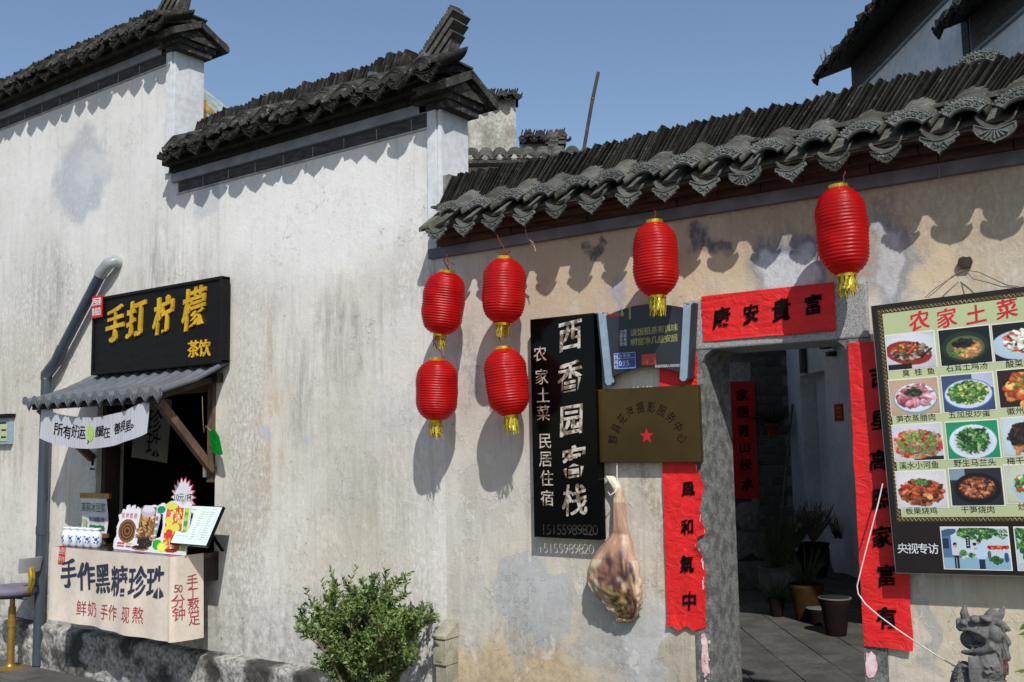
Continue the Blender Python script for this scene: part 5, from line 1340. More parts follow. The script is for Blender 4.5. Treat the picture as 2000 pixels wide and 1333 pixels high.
strip('door_lintel_paper', 'wide horizontal red paper with four brushed characters above the doorway', (a.x+c0.x)/2, (b.x+d.x)/2, (c0.z+d.z)/2, (a.z+b.z)/2, -.018, '', [('康', 1409, 622, .135), ('安', 1467, 613, .12), ('貴', 1526, 606, .135), ('富', 1588, 596, .125)], seed=4)
x0, x1 = (W(1296, 900).x), (W(1371, 900).x)
strip('left_couplet', 'torn red paper couplet strip left of the doorway, behind the brass plaque', x0, x1, W(1340, 1228, -.02).z, W(1352, 690, -.02).z, -.016, 'r', [('風', 1344, 955, .095), ('和', 1343, 1030, .10), ('氣', 1341, 1103, .11), ('中', 1346, 1175, .12)], seed=2)
x0, x1 = (W(1656, 668, -.02).x + W(1687, 1265, -.02).x)/2, W(1784, 1268, -.02).x
strip('right_couplet', 'long red paper couplet strip right of the doorway, behind the menu board', x0, x1, W(1730, 1266, -.02).z, W(1690, 668, -.02).z, -.018, '', [('吉', 1716, 735, .12), ('星', 1720, 820, .12), ('高', 1716, 900, .12), ('照', 1722, 975, .12), ('家', 1722, 1050, .12), ('富', 1731, 1125, .125), ('有', 1732, 1208, .12)], seed=5)
# scraps of torn pink paper on the stone frame
m_ = MB(); q = random.Random(2)
def scrap(px, py, w_, h_, seed):
    P = [];  n = 16
    for k in range(n):
        a = 2*math.pi*k/n; r_ = 1 + .5*mnoise.noise(Vector((math.cos(a)*2, math.sin(a)*2, seed)))
        P.append(W(px + w_*r_*math.cos(a), py + h_*r_*math.sin(a), -.0145 - .0003*seed))
    m_.add(P, [tuple(range(n))])
scrap(1377, 1282, 7, 38, 1); scrap(1374, 1250, 5, 12, 3); scrap(1702, 1298, 12, 26, 5)
for k in range(14): scrap(1378+q.uniform(-8, 8), 1240+q.uniform(0, 90), q.uniform(.8, 2.5), q.uniform(1, 5), k+9)
tag(obj('paper_scraps', m_, M['paper_torn'], loc=W(1377, 1282, -.014), kind='stuff'), 'pale torn scraps of old paper stuck to the stone door frame', 'paper scraps')
# ------------------------------------------------------------------ cured ham
SEC = [(1178, 150, 22), (1200, 175, 26), (1222, 220, 26), (1230, 260, 26), (1233, 300, 27), (1240, 400, 36), (1244, 480, 52), (1238, 530, 76), (1230, 575, 100), (1229, 640, 128), (1231, 720, 147), (1240, 790, 145), (1255, 850, 122), (1266, 905, 96), (1268, 950, 70), (1262, 985, 38), (1256, 1002, 10)]
SEC = [(780+a/2.942, 880+b/2.942, r_/2.942) for a, b, r_ in SEC]
def hamfn():
    pts = [W(px, py, -.10) for px, py, r_ in SEC]; rs = []
    for px, py, r_ in SEC: rs.append((W(px+r_, py, -.10) - W(px-r_, py, -.10)).length/2)
    return pts, rs
hp, hr = hamfn()
t = thing('cured_ham', 'whole cured ham leg hanging by the hoof on a white cord under the brass plaque', 'ham', hp[9])
def interp(v):
    k = v*(len(hp)-1); i = min(int(k), len(hp)-2); f_ = k-i; f_ = f_
    def cr(a, b, c_, d, t_): return .5*((2*b) + (-a+c_)*t_ + (2*a-5*b+4*c_-d)*t_*t_ + (-a+3*b-3*c_+d)*t_**3)
    g = lambda L, j: L[max(0, min(len(L)-1, j))]
    return cr(g(hp, i-1), g(hp, i), g(hp, i+1), g(hp, i+2), f_), cr(g(hr, i-1), g(hr, i), g(hr, i+1), g(hr, i+2), f_)
nu, nv = 72, 130; mb = MB(); cols = []
def hv(u, v):
    c_, r_ = interp(v); a = 2*math.pi*u; dp = .55 if r_ > .06 else 1.0 - .45*max(0, (r_-.03)/.03) if r_ > .03 else 1.0
    low = max(0, min(1, (v-.52)/.1))
    fx, fy = math.cos(a), math.sin(a)
    b = .13*r_*mnoise.noise(Vector((fx*1.8, fy*1.8, v*9))) + low*.012*mnoise.noise(Vector((fx*5, fy*5, v*22))) + low*.010*mnoise.noise(Vector((fx*9, fy*9, v*34)))
    fl = 1.0
    if low and fy < -.25: fl = 1 - .40*low*(min(1, (-fy-.25)*2))    # the cut face is flatter
    return Vector((c_.x + (r_+b)*fx, -.015 - max(.02, r_*dp) + (r_*dp*fl + b)*fy + .0, c_.z))
mb.grid(hv, nu, nv)
me = mesh_of('ham_body', mb, M['print'], OFF[t.name])
at = me.color_attributes.new('Col', 'FLOAT_COLOR', 'POINT'); cc = []
def mixc(a, b, t_): t_ = max(0, min(1, t_)); return tuple(x*(1-t_) + y_*t_ for x, y_ in zip(a, b))
for j in range(nv+1):
    for i in range(nu+1):
        u, v = i/nu, j/nv; a = 2*math.pi*u; fx, fy = math.cos(a), math.sin(a)
        n1 = mnoise.noise(Vector((fx*2.2, fy*2.2, v*14))); n2 = mnoise.noise(Vector((fx*6, fy*6, v*40+5))); n3 = mnoise.noise(Vector((fx*9+3, fy*3, v*16+9)))
        skin = mixc(rgb('#bfab90'), rgb('#9a7862'), .5 + n1 + (.6 if .25 < v < .55 else -.3) + .4*n2)
        if v < .12: skin = mixc(rgb('#c2bb9c'), rgb('#d8d2c0'), .5+n1)
        edge = .62 + .18*mnoise.noise(Vector((v*9, 3, 1)))
        gx, gy = fx*.87 + fy*.49, fx*.49 - fy*.87
        w1 = max(0, min(1, (v-.455 - .06*mnoise.noise(Vector((gx*3, 1, 1))) - .10*gx*gx)*14)) * max(0, min(1, (edge+.14-abs(gx+.06))*9)) * (1 if gy > 0 else 0)
        flesh = mixc(rgb('#432b26'), rgb('#7f5a4a'), .5 + 2.2*n1)
        flesh = mixc(flesh, rgb('#3c2626'), max(0, n2*2.2 - .1))
        n4 = mnoise.noise(Vector((gx*9+3, gy*3, v*11+9)))
        if n4 > .2: flesh = mixc(flesh, rgb('#a58c62'), (n4-.24)*6)
        if v > .66: flesh = mixc(flesh, mixc(rgb('#4a3f26'), rgb('#a8935a'), .5+2.2*n2), min(1, (v-.66)*12)*max(0, min(1, (-.05+(v-.66)*1.5-gx)*4)))
        c_ = mixc(skin, flesh, w1)
        if v > .93: c_ = mixc(c_, rgb('#a98a50'), (v-.93)*12)
        cc += list(c_) + [1]
at.data.foreach_set('color', np.array(cc, np.float32)); me.materials[0] = M['print']
hm = NT('ham_skin'); a_ = hm.n('ShaderNodeVertexColor'); a_.layer_name = 'Col'; hm.base(a_.outputs[0]); hm.rough(.42); hm.bump(hm.noise(hm.pos((1, 1, 1)), 60, 5, .7), .6, .005)
me.materials[0] = hm.mat
obj('ham_body', me, None, t)
tag(cord('ham_cord', 'x', [W(1205, 905, -.05), W(1205, 935, -.05), W(1203, 960, -.075), W(1192, 968, -.10), W(1188, 962, -.075)], .004, M['cable']), 'short white cord looped round the hoof of the hanging ham', 'cord')
# ------------------------------------------------------------------ menu board
yB = -.115; TL_, BL_ = W(1702, 598, yB), W(1735, 1118, yB); TR2 = W(2000, 560, yB); 
ang = math.atan2(TR2.z-TL_.z, TR2.x-TL_.x); U2 = Vector((math.cos(ang), 0, math.sin(ang))); V2 = Vector((-math.sin(ang), 0, math.cos(ang)))
Hb_ = (TL_-BL_).length; Wb_ = .98; O2 = TL_ - V2*Hb_
t = thing('menu_board', 'large black-framed picture menu board with a green panel of dishes, hung on the right wall', 'menu board', O2 + U2*Wb_/2 + V2*Hb_/2)
B2 = lambda u, v, e=0: O2 + U2*u + V2*v + NF*e
def loc2(px, py): 
    p = W(px, py, yB) - O2; return p.dot(U2), p.dot(V2)
def rect2(mb, u0, v0, u1, v1, e0, e1, m=0): mb.hexa([B2(u0, v0, e0), B2(u1, v0, e0), B2(u1, v0, e1), B2(u0, v0, e1), B2(u0, v1, e0), B2(u1, v1, e0), B2(u1, v1, e1), B2(u0, v1, e1)], m); return mb
obj('board_back', rect2(MB(), 0, 0, Wb_, Hb_, -.025, 0), pm('board_black', '#15100f', '#1b1413', 3, .35), t, bevel=.002)
f0 = .024; vb = loc2(1730, 1020)[1]
mb = rect2(MB(), f0, vb, Wb_-f0, Hb_-f0, .0, .001); obj('trim_strip', mb, M['trim_brown'], t)
g0_ = f0+.024
obj('green_panel', rect2(MB(), g0_, vb+.022, Wb_-g0_, Hb_-f0-.022, .001, .002), M['board_green'], t)
mb = MB(); st = .0185
def ess(u, v, hor, s_=1):
    P = []
    for k in range(9):
        a = k/8; x = (a-.5)*.017; y_ = .0065*math.sin(2*math.pi*a)
        P.append(B2(u+x, v+y_*s_, .0025) if hor else B2(u+y_*s_, v+x, .0025))
    mb.tube(P, .0014, 4, cap=False)
n_ = int((Wb_-2*f0)/st)
for k in range(n_):
    u = f0+.012+st*k; ess(u, Hb_-f0-.011, True); ess(u, vb+.011, True)
n_ = int((Hb_-f0-vb)/st)
for k in range(1, n_-1): ess(f0+.012, vb+.012+st*k, False)
obj('trim_scroll', mb, M['trim_gold'], t, kind='stuff')
obj('silver_edge', MB().hexa([B2(-.003, -.003, -.02), B2(-.0005, -.003, -.02), B2(-.0005, -.003, .003), B2(-.003, -.003, .003), B2(-.003, Hb_, -.02), B2(-.0005, Hb_, -.02), B2(-.0005, Hb_, .003), B2(-.003, Hb_, .003)]).hexa([B2(-.003, -.003, -.02), B2(Wb_, -.003, -.02), B2(Wb_, -.003, .003), B2(-.003, -.003, .003), B2(-.003, -.0005, -.02), B2(Wb_, -.0005, -.02), B2(Wb_, -.0005, .003), B2(-.003, -.0005, .003)]), M['steel_thin'], t)
m_ = MB()
for i, (ch, px, py) in enumerate(zip('农家土菜', (1796, 1849, 1907, 1967), (627, 622, 615, 604))):
    u, v = loc2(px, py); put(m_, ch, B2(u, v, .003), U2, V2, NF, .092, 0, 0, .01, .06, .05, seed=i+1)
obj('title_lettering', m_, M['title_red'], t)
def caption(s_, px, py, mt=M['ink'], sz=.035):
    u, v = loc2(px, py); m_ = MB(); line(m_, s_, B2(u, v, .003), U2, V2, NF, sz, sz*1.03, off=0); obj('caption', m_, mt, t)
for s_, px, py in (('臭 桂 鱼', 1794, 727), ('石耳土鸡汤', 1888, 717), ('酸菜鱼', 1990, 710), ('笋衣蒸腊肉', 1789, 817), ('五加皮炒蛋', 1893, 809), ('徽州豆腐', 2001, 802), ('溪水小河鱼', 1795, 909), ('野生马兰头', 1904, 904), ('梅干菜烧肉', 2010, 900), ('板栗烧鸡', 1800, 998), ('干笋烧肉', 1910, 996), ('炒时蔬', 2015, 990)): caption(s_, px, py)
m_ = MB(); u, v = loc2(1793, 1072); line(m_, '央视专访', B2(u, v, .003), U2, V2, NF, .050, .0455, off=.015); obj('bottom_lettering', m_, M['pale'], t)
gr = [rgb('#2c5a28'), rgb('#4a7a34'), rgb('#1e4420'), rgb('#6a9448')]; rd = [rgb('#a82018'), rgb('#c83a20'), rgb('#7a1a12'), rgb('#d87a40')]; bw = [rgb('#5a2c18'), rgb('#8a4424'), rgb('#3a1c12'), rgb('#b0704a')]
def d1(c): c.ell(.6, .3, .7, .3, rgb('#c8ccd4'), rot=.3); c.ell(.45, .55, .5, .33, rgb('#8a2414'), rot=.35); c.rect(0, .85, .5, 1, rgb('#1a1518')); c.scatter(.5, .52, .38, .22, [rgb('#4a2c20'), rgb('#6a4030'), rgb('#2c1c18'), rgb('#9a8a80')], 160, .035, 2.2); c.scatter(.4, .42, .28, .14, gr[:2] + rd, 90, .022)
def d2(c): c.a[:, :, :3] = rgb('#101814'); c.ell(.5, .52, .46, .42, rgb('#1f2c22')); c.ell(.5, .55, .38, .33, rgb('#4a5a30')); c.ell(.55, .58, .27, .22, rgb('#b8884e')); c.scatter(.55, .6, .25, .2, [rgb('#c8985c'), rgb('#a87844')], 60, .04); c.scatter(.48, .42, .18, .09, [rgb('#0c0c10'), rgb('#1c1c24')], 26, .05); c.scatter(.3, .7, .15, .1, gr[:2], 30, .02)
def d3(c): c.a[:, :, :3] = rgb('#101218'); c.ell(.5, .6, .55, .4, rgb('#a8c0cc')); c.scatter(.55, .5, .33, .3, [rgb('#c8ccb8'), rgb('#1a2018'), rgb('#b05030'), rgb('#e0e0d0')], 150, .035, 2)
def d4(c): c.a[:, :, :3] = rgb('#b89a80'); c.ell(.52, .55, .46, .44, rgb('#7898a0')); c.ell(.52, .53, .43, .40, rgb('#ccd8dc')); c.scatter(.5, .5, .33, .28, [rgb('#a05a6a'), rgb('#b87884'), rgb('#7a3a4c'), rgb('#c898a0')], 90, .055, 2); c.scatter(.5, .36, .14, .12, [rgb('#1c2a18'), rgb('#3a5a2c'), rgb('#101810')], 50, .03)
def d5(c): c.a[:, :, :3] = rgb('#3a4a68'); c.rect(.6, 0, 1, .4, rgb('#b0b8c8')); c.ell(.5, .55, .49, .42, rgb('#3a5aa0')); c.ell(.5, .54, .46, .39, rgb('#c4d0dc')); c.scatter(.5, .5, .38, .30, gr + [rgb('#b8b468')], 320, .03, 1.8)
def d6(c): c.a[:, :, :3] = rgb('#2a1a14'); c.ell(.6, .55, .6, .5, rgb('#1c1a18')); c.scatter(.6, .55, .5, .42, [rgb('#b86a34'), rgb('#d89a54'), rgb('#a84420'), rgb('#c88040')], 90, .09, 1.2); c.scatter(.55, .35, .35, .2, gr[:2]+rd[:2], 60, .03)
def d7(c): c.a[:, :, :3] = rgb('#c4c4cc'); c.rect(.4, .9, 1, 1, rgb('#201c1c')); c.scatter(.5, .55, .5, .38, rd + [rgb('#8a7a6a'), rgb('#6a7a3a'), rgb('#a89888')], 420, .032, 2); c.scatter(.5, .5, .4, .3, gr[1:4:2], 60, .03)
def d8(c): c.a[:, :, :3] = rgb('#1a8a5c'); c.ell(.5, .55, .46, .46, rgb('#c8d4e0')); c.ell(.5, .55, .38, .38, rgb('#b8c8d4')); c.scatter(.5, .5, .30, .32, [rgb('#1c4a1c'), rgb('#2c6a2a'), rgb('#143414'), rgb('#7a9a60')], 260, .025, 3.5)
def d9(c): c.a[:, :, :3] = rgb('#b8c8cc'); c.scatter(.6, .5, .45, .42, [rgb('#14100e'), rgb('#241a14'), rgb('#3a281c')], 260, .05); c.scatter(.4, .85, .2, .08, [rgb('#a8744a')], 12, .05)
def d10(c): c.a[:, :, :3] = rgb('#ccc8cc'); c.scatter(.5, .58, .44, .34, rd[:1] + bw + [rgb('#a8502c')], 260, .05, 1.3); c.scatter(.5, .3, .14, .08, gr[:2], 30, .03); c.ell(.66, .72, .06, .07, rgb('#d8a850'))
def d11(c): c.a[:, :, :3] = rgb('#23262c'); c.rect(0, 0, .3, .3, rgb('#7a8a9a')); c.ell(.52, .55, .45, .43, rgb('#0e0f14')); c.ell(.52, .53, .36, .31, rgb('#3a2018')); c.scatter(.52, .52, .30, .25, bw + [rgb('#a8684a')], 220, .03, 1.8)
def d12(c): c.a[:, :, :3] = rgb('#b8bca8'); c.ell(.6, .6, .5, .45, rgb('#98b8c0')); c.scatter(.6, .5, .42, .32, gr + [rgb('#a84020'), rgb('#b8c8a0')], 200, .035, 2.4)
pu = (loc2(1826, 685)[0] - loc2(1732, 685)[0]); pv_ = abs(loc2(1780, 718)[1] - loc2(1776, 650)[1])
cents = [(1779, 686, d1), (1885, 676, d2), (1993, 666, d3), (1786, 775, d4), (1891, 767, d5), (2003, 757, d6), (1793, 864, d7), (1900, 859, d8), (2011, 852, d9), (1800, 956, d10), (1907, 951, d11), (2018, 945, d12)]
def picture(u, v, w_, h_, cv, nm='dish_picture'):
    fr = obj(nm, rect2(MB(), u-w_/2-.005, v-h_/2-.005, u+w_/2+.005, v+h_/2+.005, .002, .003), M['white_paint'], t)
    panel('printed_photo', cv, lambda a, b: B2(u + (a-.5)*w_, v + (b-.5)*h_, .004), M['print'], fr)
for i, (px, py, fn) in enumerate(cents):
    u, v = loc2(px, py); cv = Cv(100, 72, rgb('#c0c0c8'), i+1); fn(cv); cv.light(); cv.noise(.12); picture(u, v, pu, pv_, cv)
def ph(c):
    c.a[:, :, :3] = rgb('#b4c4cc'); c.rect(0, .72, 1, 1, rgb('#7fa4b8')); c.rect(0, .12, .14, .66, rgb('#4a6a94')); c.ell(.08, .12, .16, .08, rgb('#3a5470'), rot=-.4); c.rect(.0, .26, .10, .52, rgb('#1c2c48')); c.rect(0, .66, .3, .73, rgb('#4a7078'))
    c.scatter(.55, .12, .3, .16, gr, 260, .02, 1.6); c.scatter(.9, .15, .1, .12, gr, 40, .014)
    c.rect(.36, .20, .43, .50, rgb('#141c2c')); 
    for k in range(4): c.ell(.395, .25+.06*k, .012, .016, rgb('#b0bcc4'))
    c.rect(.68, .43, 1, .5, rgb('#8a3a34')); c.scatter(.84, .48, .16, .03, rd, 50, .016)
    c.ell(.19, .41, .032, .05, rgb('#241c20')); c.ell(.195, .45, .022, .035, rgb('#b88a74')); c.rect(.15, .49, .24, .68, rgb('#c8b8cc')); c.rect(.16, .68, .235, 1, rgb('#241824')); c.rect(.195, .74, .2, 1, rgb('#9ab0bc'))
    c.ell(.56, .33, .036, .055, rgb('#1c1a20')); c.ell(.55, .37, .022, .035, rgb('#a87868')); c.rect(.52, .42, .64, .76, rgb('#a8c4dc')); c.rect(.54, .76, .63, 1, rgb('#1c2840')); c.ell(.49, .40, .03, .04, rgb('#181820')); c.rect(.47, .5, .53, .53, rgb('#a87868'))
    c.scatter(.31, .62, .05, .06, gr, 50, .014); c.rect(.28, .70, .33, .76, rgb('#b8c4c8')); c.scatter(.43, .66, .05, .05, gr, 40, .014); c.scatter(.80, .78, .08, .08, gr[::2], 60, .02); c.ell(.70, .66, .03, .1, rgb('#4a5a60')); c.ell(.95, .72, .035, .12, rgb('#34487a'))
def ph2(c):
    c.a[:, :, :3] = rgb('#b0c4c8'); c.scatter(.2, .3, .3, .3, gr, 160, .03); c.ell(.3, .7, .2, .2, rgb('#241c1c')); c.scatter(.6, .5, .3, .3, gr, 60, .03); c.rect(0, .85, 1, 1, rgb('#a8b8c0'))
u0_, v0_ = loc2(1846, 1110); u1_, v1_ = loc2(1967, 1031)
cv = Cv(110, 72, rgb('#c0c0c8'), 5); ph(cv); cv.noise(.08); picture((u0_+u1_)/2, (v0_+v1_)/2, u1_-u0_, v1_-v0_, cv, 'scene_picture')
cv = Cv(60, 60, rgb('#c0c0c8'), 6); ph2(cv); cv.noise(.08); picture(u1_ + .02 + .12, (v0_+v1_)/2, .22, v1_-v0_, cv, 'scene_picture')
# hanging wires and the worn hole
hk = W(1884, 512, -.03)
mb = MB(); q = random.Random(4)
P = [( .032*(1+.4*mnoise.noise(Vector((math.cos(a)*2, math.sin(a)*2, 1))))*math.cos(a), .030*(1+.5*mnoise.noise(Vector((math.cos(a)*2, math.sin(a)*2, 4))))*math.sin(a)) for a in [2*math.pi*k/14 for k in range(14)]]
mb.prism(P, hk + Y_*.005, X_, Z_, Y_, .02); obj_ = obj('nail_knot', mb, M['wood_dark'], loc=hk); tag(obj_, 'dark splintered wooden plug with a nail in the wall above the menu board', 'nail')
for lab, ends in (('thin rusty wire from the nail down to the left of the menu board top', [(1880, 530), (1850, 548), (1825, 565), (1806, 582)]), ('second thin wire left of the nail above the menu board', [(1882, 528), (1862, 538), (1838, 560), (1812, 582)]), ('thin wire from the nail down to the right along the menu board top', [(1886, 528), (1912, 532), (1940, 545), (1968, 558), (1990, 560)]), ('lower sagging wire right of the nail above the menu board', [(1888, 530), (1900, 545), (1930, 552), (1955, 560), (1985, 562)])):
    P_ = [W(px, py, -.035 - .07*k/(len(ends)-1)) for k, (px, py) in enumerate(ends)]; cord('hanging_wire', lab, P_, .0022, M['wire'], 'wire')
cord('white_cable', 'slack white cable looping from the menu board down to the stone beast', [W(1724, 945, -.10), W(1715, 985, -.13), W(1703, 1030, -.15), W(1690, 1080, -.17), W(1680, 1120, -.18), W(1674, 1145, -.19), W(1676, 1160, -.19), W(1690, 1180, -.21), W(1715, 1202, -.24), W(1750, 1228, -.28), W(1800, 1262, -.34), W(1850, 1293, -.42), W(1885, 1312, -.5)], .0034, M['cable'], 'cable')
# ------------------------------------------------------------------ short stone marker at the wall foot
a, b = W(848, 1240, -.12), W(872, 1240, -.12)
t = thing('stone_marker', 'short squared stone post with a sloping cap, right of the shrub', 'stone post', ((a.x+b.x)/2, -.06, 0))
SM = pm('marker_stone', '#a7a28f', '#8a8674', 9, .9, .5, fine=.35, world=True)
zc = W(860, 1248, -.12).z; x0, x1 = a.x, b.x; zk = W(868, 1300, -.12).z
obj('shaft', MB().box((x0+.006, -.115, 0), (x1-.004, -.003, zk-.002)), SM, t, bevel=.004)
obj('head_block', MB().box((x0, -.13, zk), (x1, -.003, zc-.002)).box((x0+.018, -.134, zk+.02), (x0+.07, -.1305, zc-.02)), SM, t, bevel=.003)
obj('sloping_cap', MB().hexa([(x0-.006, -.14, zc), (x1+.006, -.14, zc), (x1+.006, -.003, zc), (x0-.006, -.003, zc), (x0-.006, -.14, zc+.02), (x1+.006, -.14, zc+.02), (x1+.006, -.003, zc+.10), (x0-.006, -.003, zc+.10)]), SM, t, bevel=.004)
# ------------------------------------------------------------------ shrub
bs = Vector((-4.33, -.52, 0)); q = random.Random(21)
t = thing('shrub', 'rounded green shrub with small glossy leaves growing at the foot of the white wall', 'shrub', bs)
mbw = MB(); mbl = [MB(), MB(), MB()]
def leaf(p, d, s_, k):
    d = d.normalized(); sd_ = d.cross(Vector((q.uniform(-1, 1), q.uniform(-1, 1), q.uniform(-1, 1)))).normalized(); up_ = d.cross(sd_)
    a = p; b = p + d*s_*.5 + sd_*s_*.19 + up_*s_*.05; c_ = p + d*s_ - up_*s_*.05; e = p + d*s_*.5 - sd_*s_*.19 + up_*s_*.05; m0 = p + d*s_*.5 - up_*s_*.02
    mbl[k].add([a, b, c_, e, m0], [(0, 1, 4), (1, 2, 4), (2, 3, 4), (3, 0, 4)])
def twig(p, d, L, r_, lev):
    n = 5; pts = [p]; L *= (.86 if lev == 0 else .9)
    for i in range(n):
        d = (d + Vector((q.uniform(-1, 1), q.uniform(-1, 1), q.uniform(-.6, 1)))*(.16 if lev < 2 else .22)).normalized(); pts.append(pts[-1] + d*L/n)
    mbw.tube(pts, [r_*(1-.6*i/n) for i in range(n+1)], 5 if lev < 2 else 3)
    if lev >= 1:
        nl = 9 if lev == 1 else 19
        for i in range(nl):
            f_ = (.45 if lev == 1 else .12) + (.55 if lev == 1 else .88)*i/nl; k = f_*n; j = min(int(k), n-1); pp = pts[j] + (pts[j+1]-pts[j])*(k-j)
            dd = (d*.6 + Vector((q.uniform(-1, 1), q.uniform(-1, 1), q.uniform(-.7, 1)))*.9)
            c_ = q.random(); leaf(pp, dd, q.uniform(.022, .042), 0 if c_ < .55 else (1 if c_ < .78 else 2))
    if lev < 2:
        m = 10 if lev == 0 else 7
        for i in range(m):
            f_ = .30 + .70*i/m; k = f_*n; j = min(int(k), n-1); pp = pts[j] + (pts[j+1]-pts[j])*(k-j)
            dd = (d + Vector((q.uniform(-1, 1), q.uniform(-1, 1), q.uniform(-.5, .9)))*.85).normalized()
            twig(pp, dd, L*(.42 if lev == 0 else .50)*q.uniform(.6, 1.15), r_*.42, lev+1)
for i in range(21):
    a = 2*math.pi*i/21 + q.uniform(-.2, .2); sp_ = q.uniform(.08, .62); 
    d = Vector((math.cos(a)*sp_*1.0, math.sin(a)*sp_*.75, 1)).normalized()
    twig(bs + Vector((.05*math.cos(a), .04*math.sin(a), .30)), d, q.uniform(.60, .80)*(1.0 if sp_ > .35 else 1.08), .011, 0)
mbw.tube([bs - Z_*.01, bs + Z_*.2, bs + Z_*.36], [.035, .035, .045], 9)
twig(bs + Vector((.1, 0, .6)), Vector((.14, 0, 1)), .48, .008, 0)
obj('stem', mbw, M['bark'], t)
for k, mt in enumerate(('leaf', 'leaf_light', 'leaf_dark')): obj('foliage', mbl[k], M[mt], t, kind='stuff')
# stray leaves at the right edge
lp = W(1994, 1236, -.5)
mb = MB()
for (px, py, dx, dz, s_) in ((1988, 1240, 1, .35, .035), (1990, 1232, .9, .8, .04), (1996, 1242, .6, -.5, .035), (1984, 1311, 1, .1, .03), (1996, 1309, 1, 0, .03)):
    mbl[0] = MB(); leaf(W(px, py, -.5), Vector((dx, 0, dz)), s_*1.4, 0); mb.add(mbl[0].v, mbl[0].f)
mb.tube([W(1982, 1313, -.5), W(2000, 1308, -.5), W(2060, 1320, -.5)], .002, 4); mb.tube([W(1990, 1240, -.5), W(2060, 1230, -.5)], .002, 4); mb.tube([W(2060, 1225, -.5), W(2060, 1330, -.5), Vector((W(2060, 1330, -.5).x, -.5, 0))], .006, 5)
tag(obj('leafy_twig', mb, M['leaf'], loc=(lp.x, lp.y, 0)), 'small green leaves of a plant poking in at the right edge beside the stone beast', 'plant')
# ------------------------------------------------------------------ carved stone beast
LY = -.60
LP = lambda px, py, dy=0: W(px, py, LY+dy)
lc = LP(1920, 1333); t = thing('stone_beast', 'carved grey stone guardian beast with open mouth and horns looking left at the bottom right', 'statue', (lc.x, LY, 0))
sc_ = (LP(1950, 1250)-LP(1850, 1250)).length/100    # metres per photo pixel here
mb = MB()
def E(px, py, dy, rx, ry, rz, ro=0): mb.ell(LP(px, py, dy), (rx*sc_, ry*sc_, rz*sc_), 16, rot=Matrix.Rotation(R(ro), 3, 'Y'), k=12)
def Tb(pts, rs): mb.tube([LP(*p) for p in pts], [r_*sc_ for r_ in rs], 10)
E(1928, 1236, 0, 30, 28, 24); E(1905, 1226, 0, 30, 22, 13, 12); E(1880, 1224, 0, 13, 20, 10); E(1872, 1214, 0, 5, 14, 7)
for dy in (-.035, .03): E(1882, 1216, dy, 8, 9, 7); E(1905, 1210, dy-.005, 11, 11, 9); E(1925, 1209, dy*1.3, 13, 9, 6, 20)
Tb([(1872, 1231, -.025), (1895, 1231, -.04), (1915, 1238, -.05), (1926, 1246, -.05)], [2.5, 3, 3, 4]); Tb([(1872, 1231, .03), (1895, 1231, .04), (1925, 1246, .05)], [3, 3, 4])
E(1940, 1258, 0, 17, 28, 18); E(1945, 1238, -.02, 18, 20, 22)
Tb([(1878, 1274, -.02), (1900, 1273, -.035), (1920, 1272, -.045), (1940, 1262, -.05)], [4, 5, 8, 10]); Tb([(1878, 1274, .02), (1900, 1273, .03), (1940, 1262, .04)], [4, 5, 9]); E(1900, 1276, 0, 24, 16, 5)
Tb([(1917, 1280, -.03), (1918, 1288, -.03)], [7, 2])
for px in (1884, 1896, 1908): E(px, 1236, -.028, 2.2, 2.2, 5)
for px in (1900, 1912): E(px, 1268, -.03, 2.2, 2.2, 5)
E(1910, 1262, 0, 20, 10, 4); E(1900, 1250, .05, 26, 10, 22); E(1950, 1262, .01, 20, 28, 34)
# horns / ears
Tb([(1888, 1212, .01), (1883, 1198, .01), (1884, 1182, .015)], [10, 9, 3]); Tb([(1930, 1212, -.01), (1938, 1199, -.005), (1942, 1188, 0)], [13, 12, 5]); Tb([(1948, 1210, .02), (1955, 1198, .02), (1961, 1184, .02)], [9, 8, 3])
for k, (px, py, ro) in enumerate(((1953, 1217, 20), (1962, 1226, 25), (1958, 1240, 50), (1966, 1250, 60), (1963, 1270, 70), (1967, 1280, 75), (1955, 1288, 70))):
    E(px, py, -.01+.004*k, 13, 12, 6, ro)
    for j in (-1, 0, 1): Tb([(px-9*math.cos(R(ro)), py-9*math.sin(R(ro))+j*3.5, -.045), (px+11*math.cos(R(ro)), py+11*math.sin(R(ro))+j*3, -.045)], [1.6, 1.2])
# neck, chest, flank
E(1935, 1300, 0, 32, 34, 40); E(1930, 1370, 0, 50, 46, 66); E(1880, 1345, .02, 26, 34, 58, 8); E(1938, 1450, 0, 64, 52, 70)
for k in range(7): Tb([(1893+3.2*k, 1282, -.055+.003*k), (1892+3.4*k, 1305, -.06), (1896+3*k, 1340+2*(k % 3), -.062)], [2.4, 2.2, 1.4])
for k in range(6):
    for j in range(4): Tb([(1922+12*j, 1300+12*k, -.068), (1929+12*j, 1306+12*k, -.072), (1936+12*j, 1300+12*k, -.068)], [1.5, 1.8, 1.5])
for k in range(5): Tb([(1858, 1300+11*k, -.035), (1870, 1304+11*k, -.062), (1884, 1300+11*k, -.065)], [1.8, 1.8, 1.8])
Tb([(1873, 1290, -.055), (1871, 1333, -.065), (1870, 1400, -.065)], [2, 2, 2])
for dy in (-.09, .09): Tb([(1895, 1380, dy*.6), (1890, 1440, dy*.7), (1885, 1500, dy*.7)], [17, 14, 14]); E(1878, 1508, dy*.7, 20, 14, 9)
o = obj('beast_body', mb, M['lion'], t)
rm_ = o.modifiers.new('remesh', 'REMESH'); rm_.mode = 'VOXEL'; rm_.voxel_size = .0042; rm_.use_smooth_shade = True
sm_ = o.modifiers.new('smooth', 'SMOOTH'); sm_.factor = .5; sm_.iterations = 2
zb = LP(1900, 1515).z
for dy in (-.075, .075):
    p = LP(1908, 1211, dy*.55)
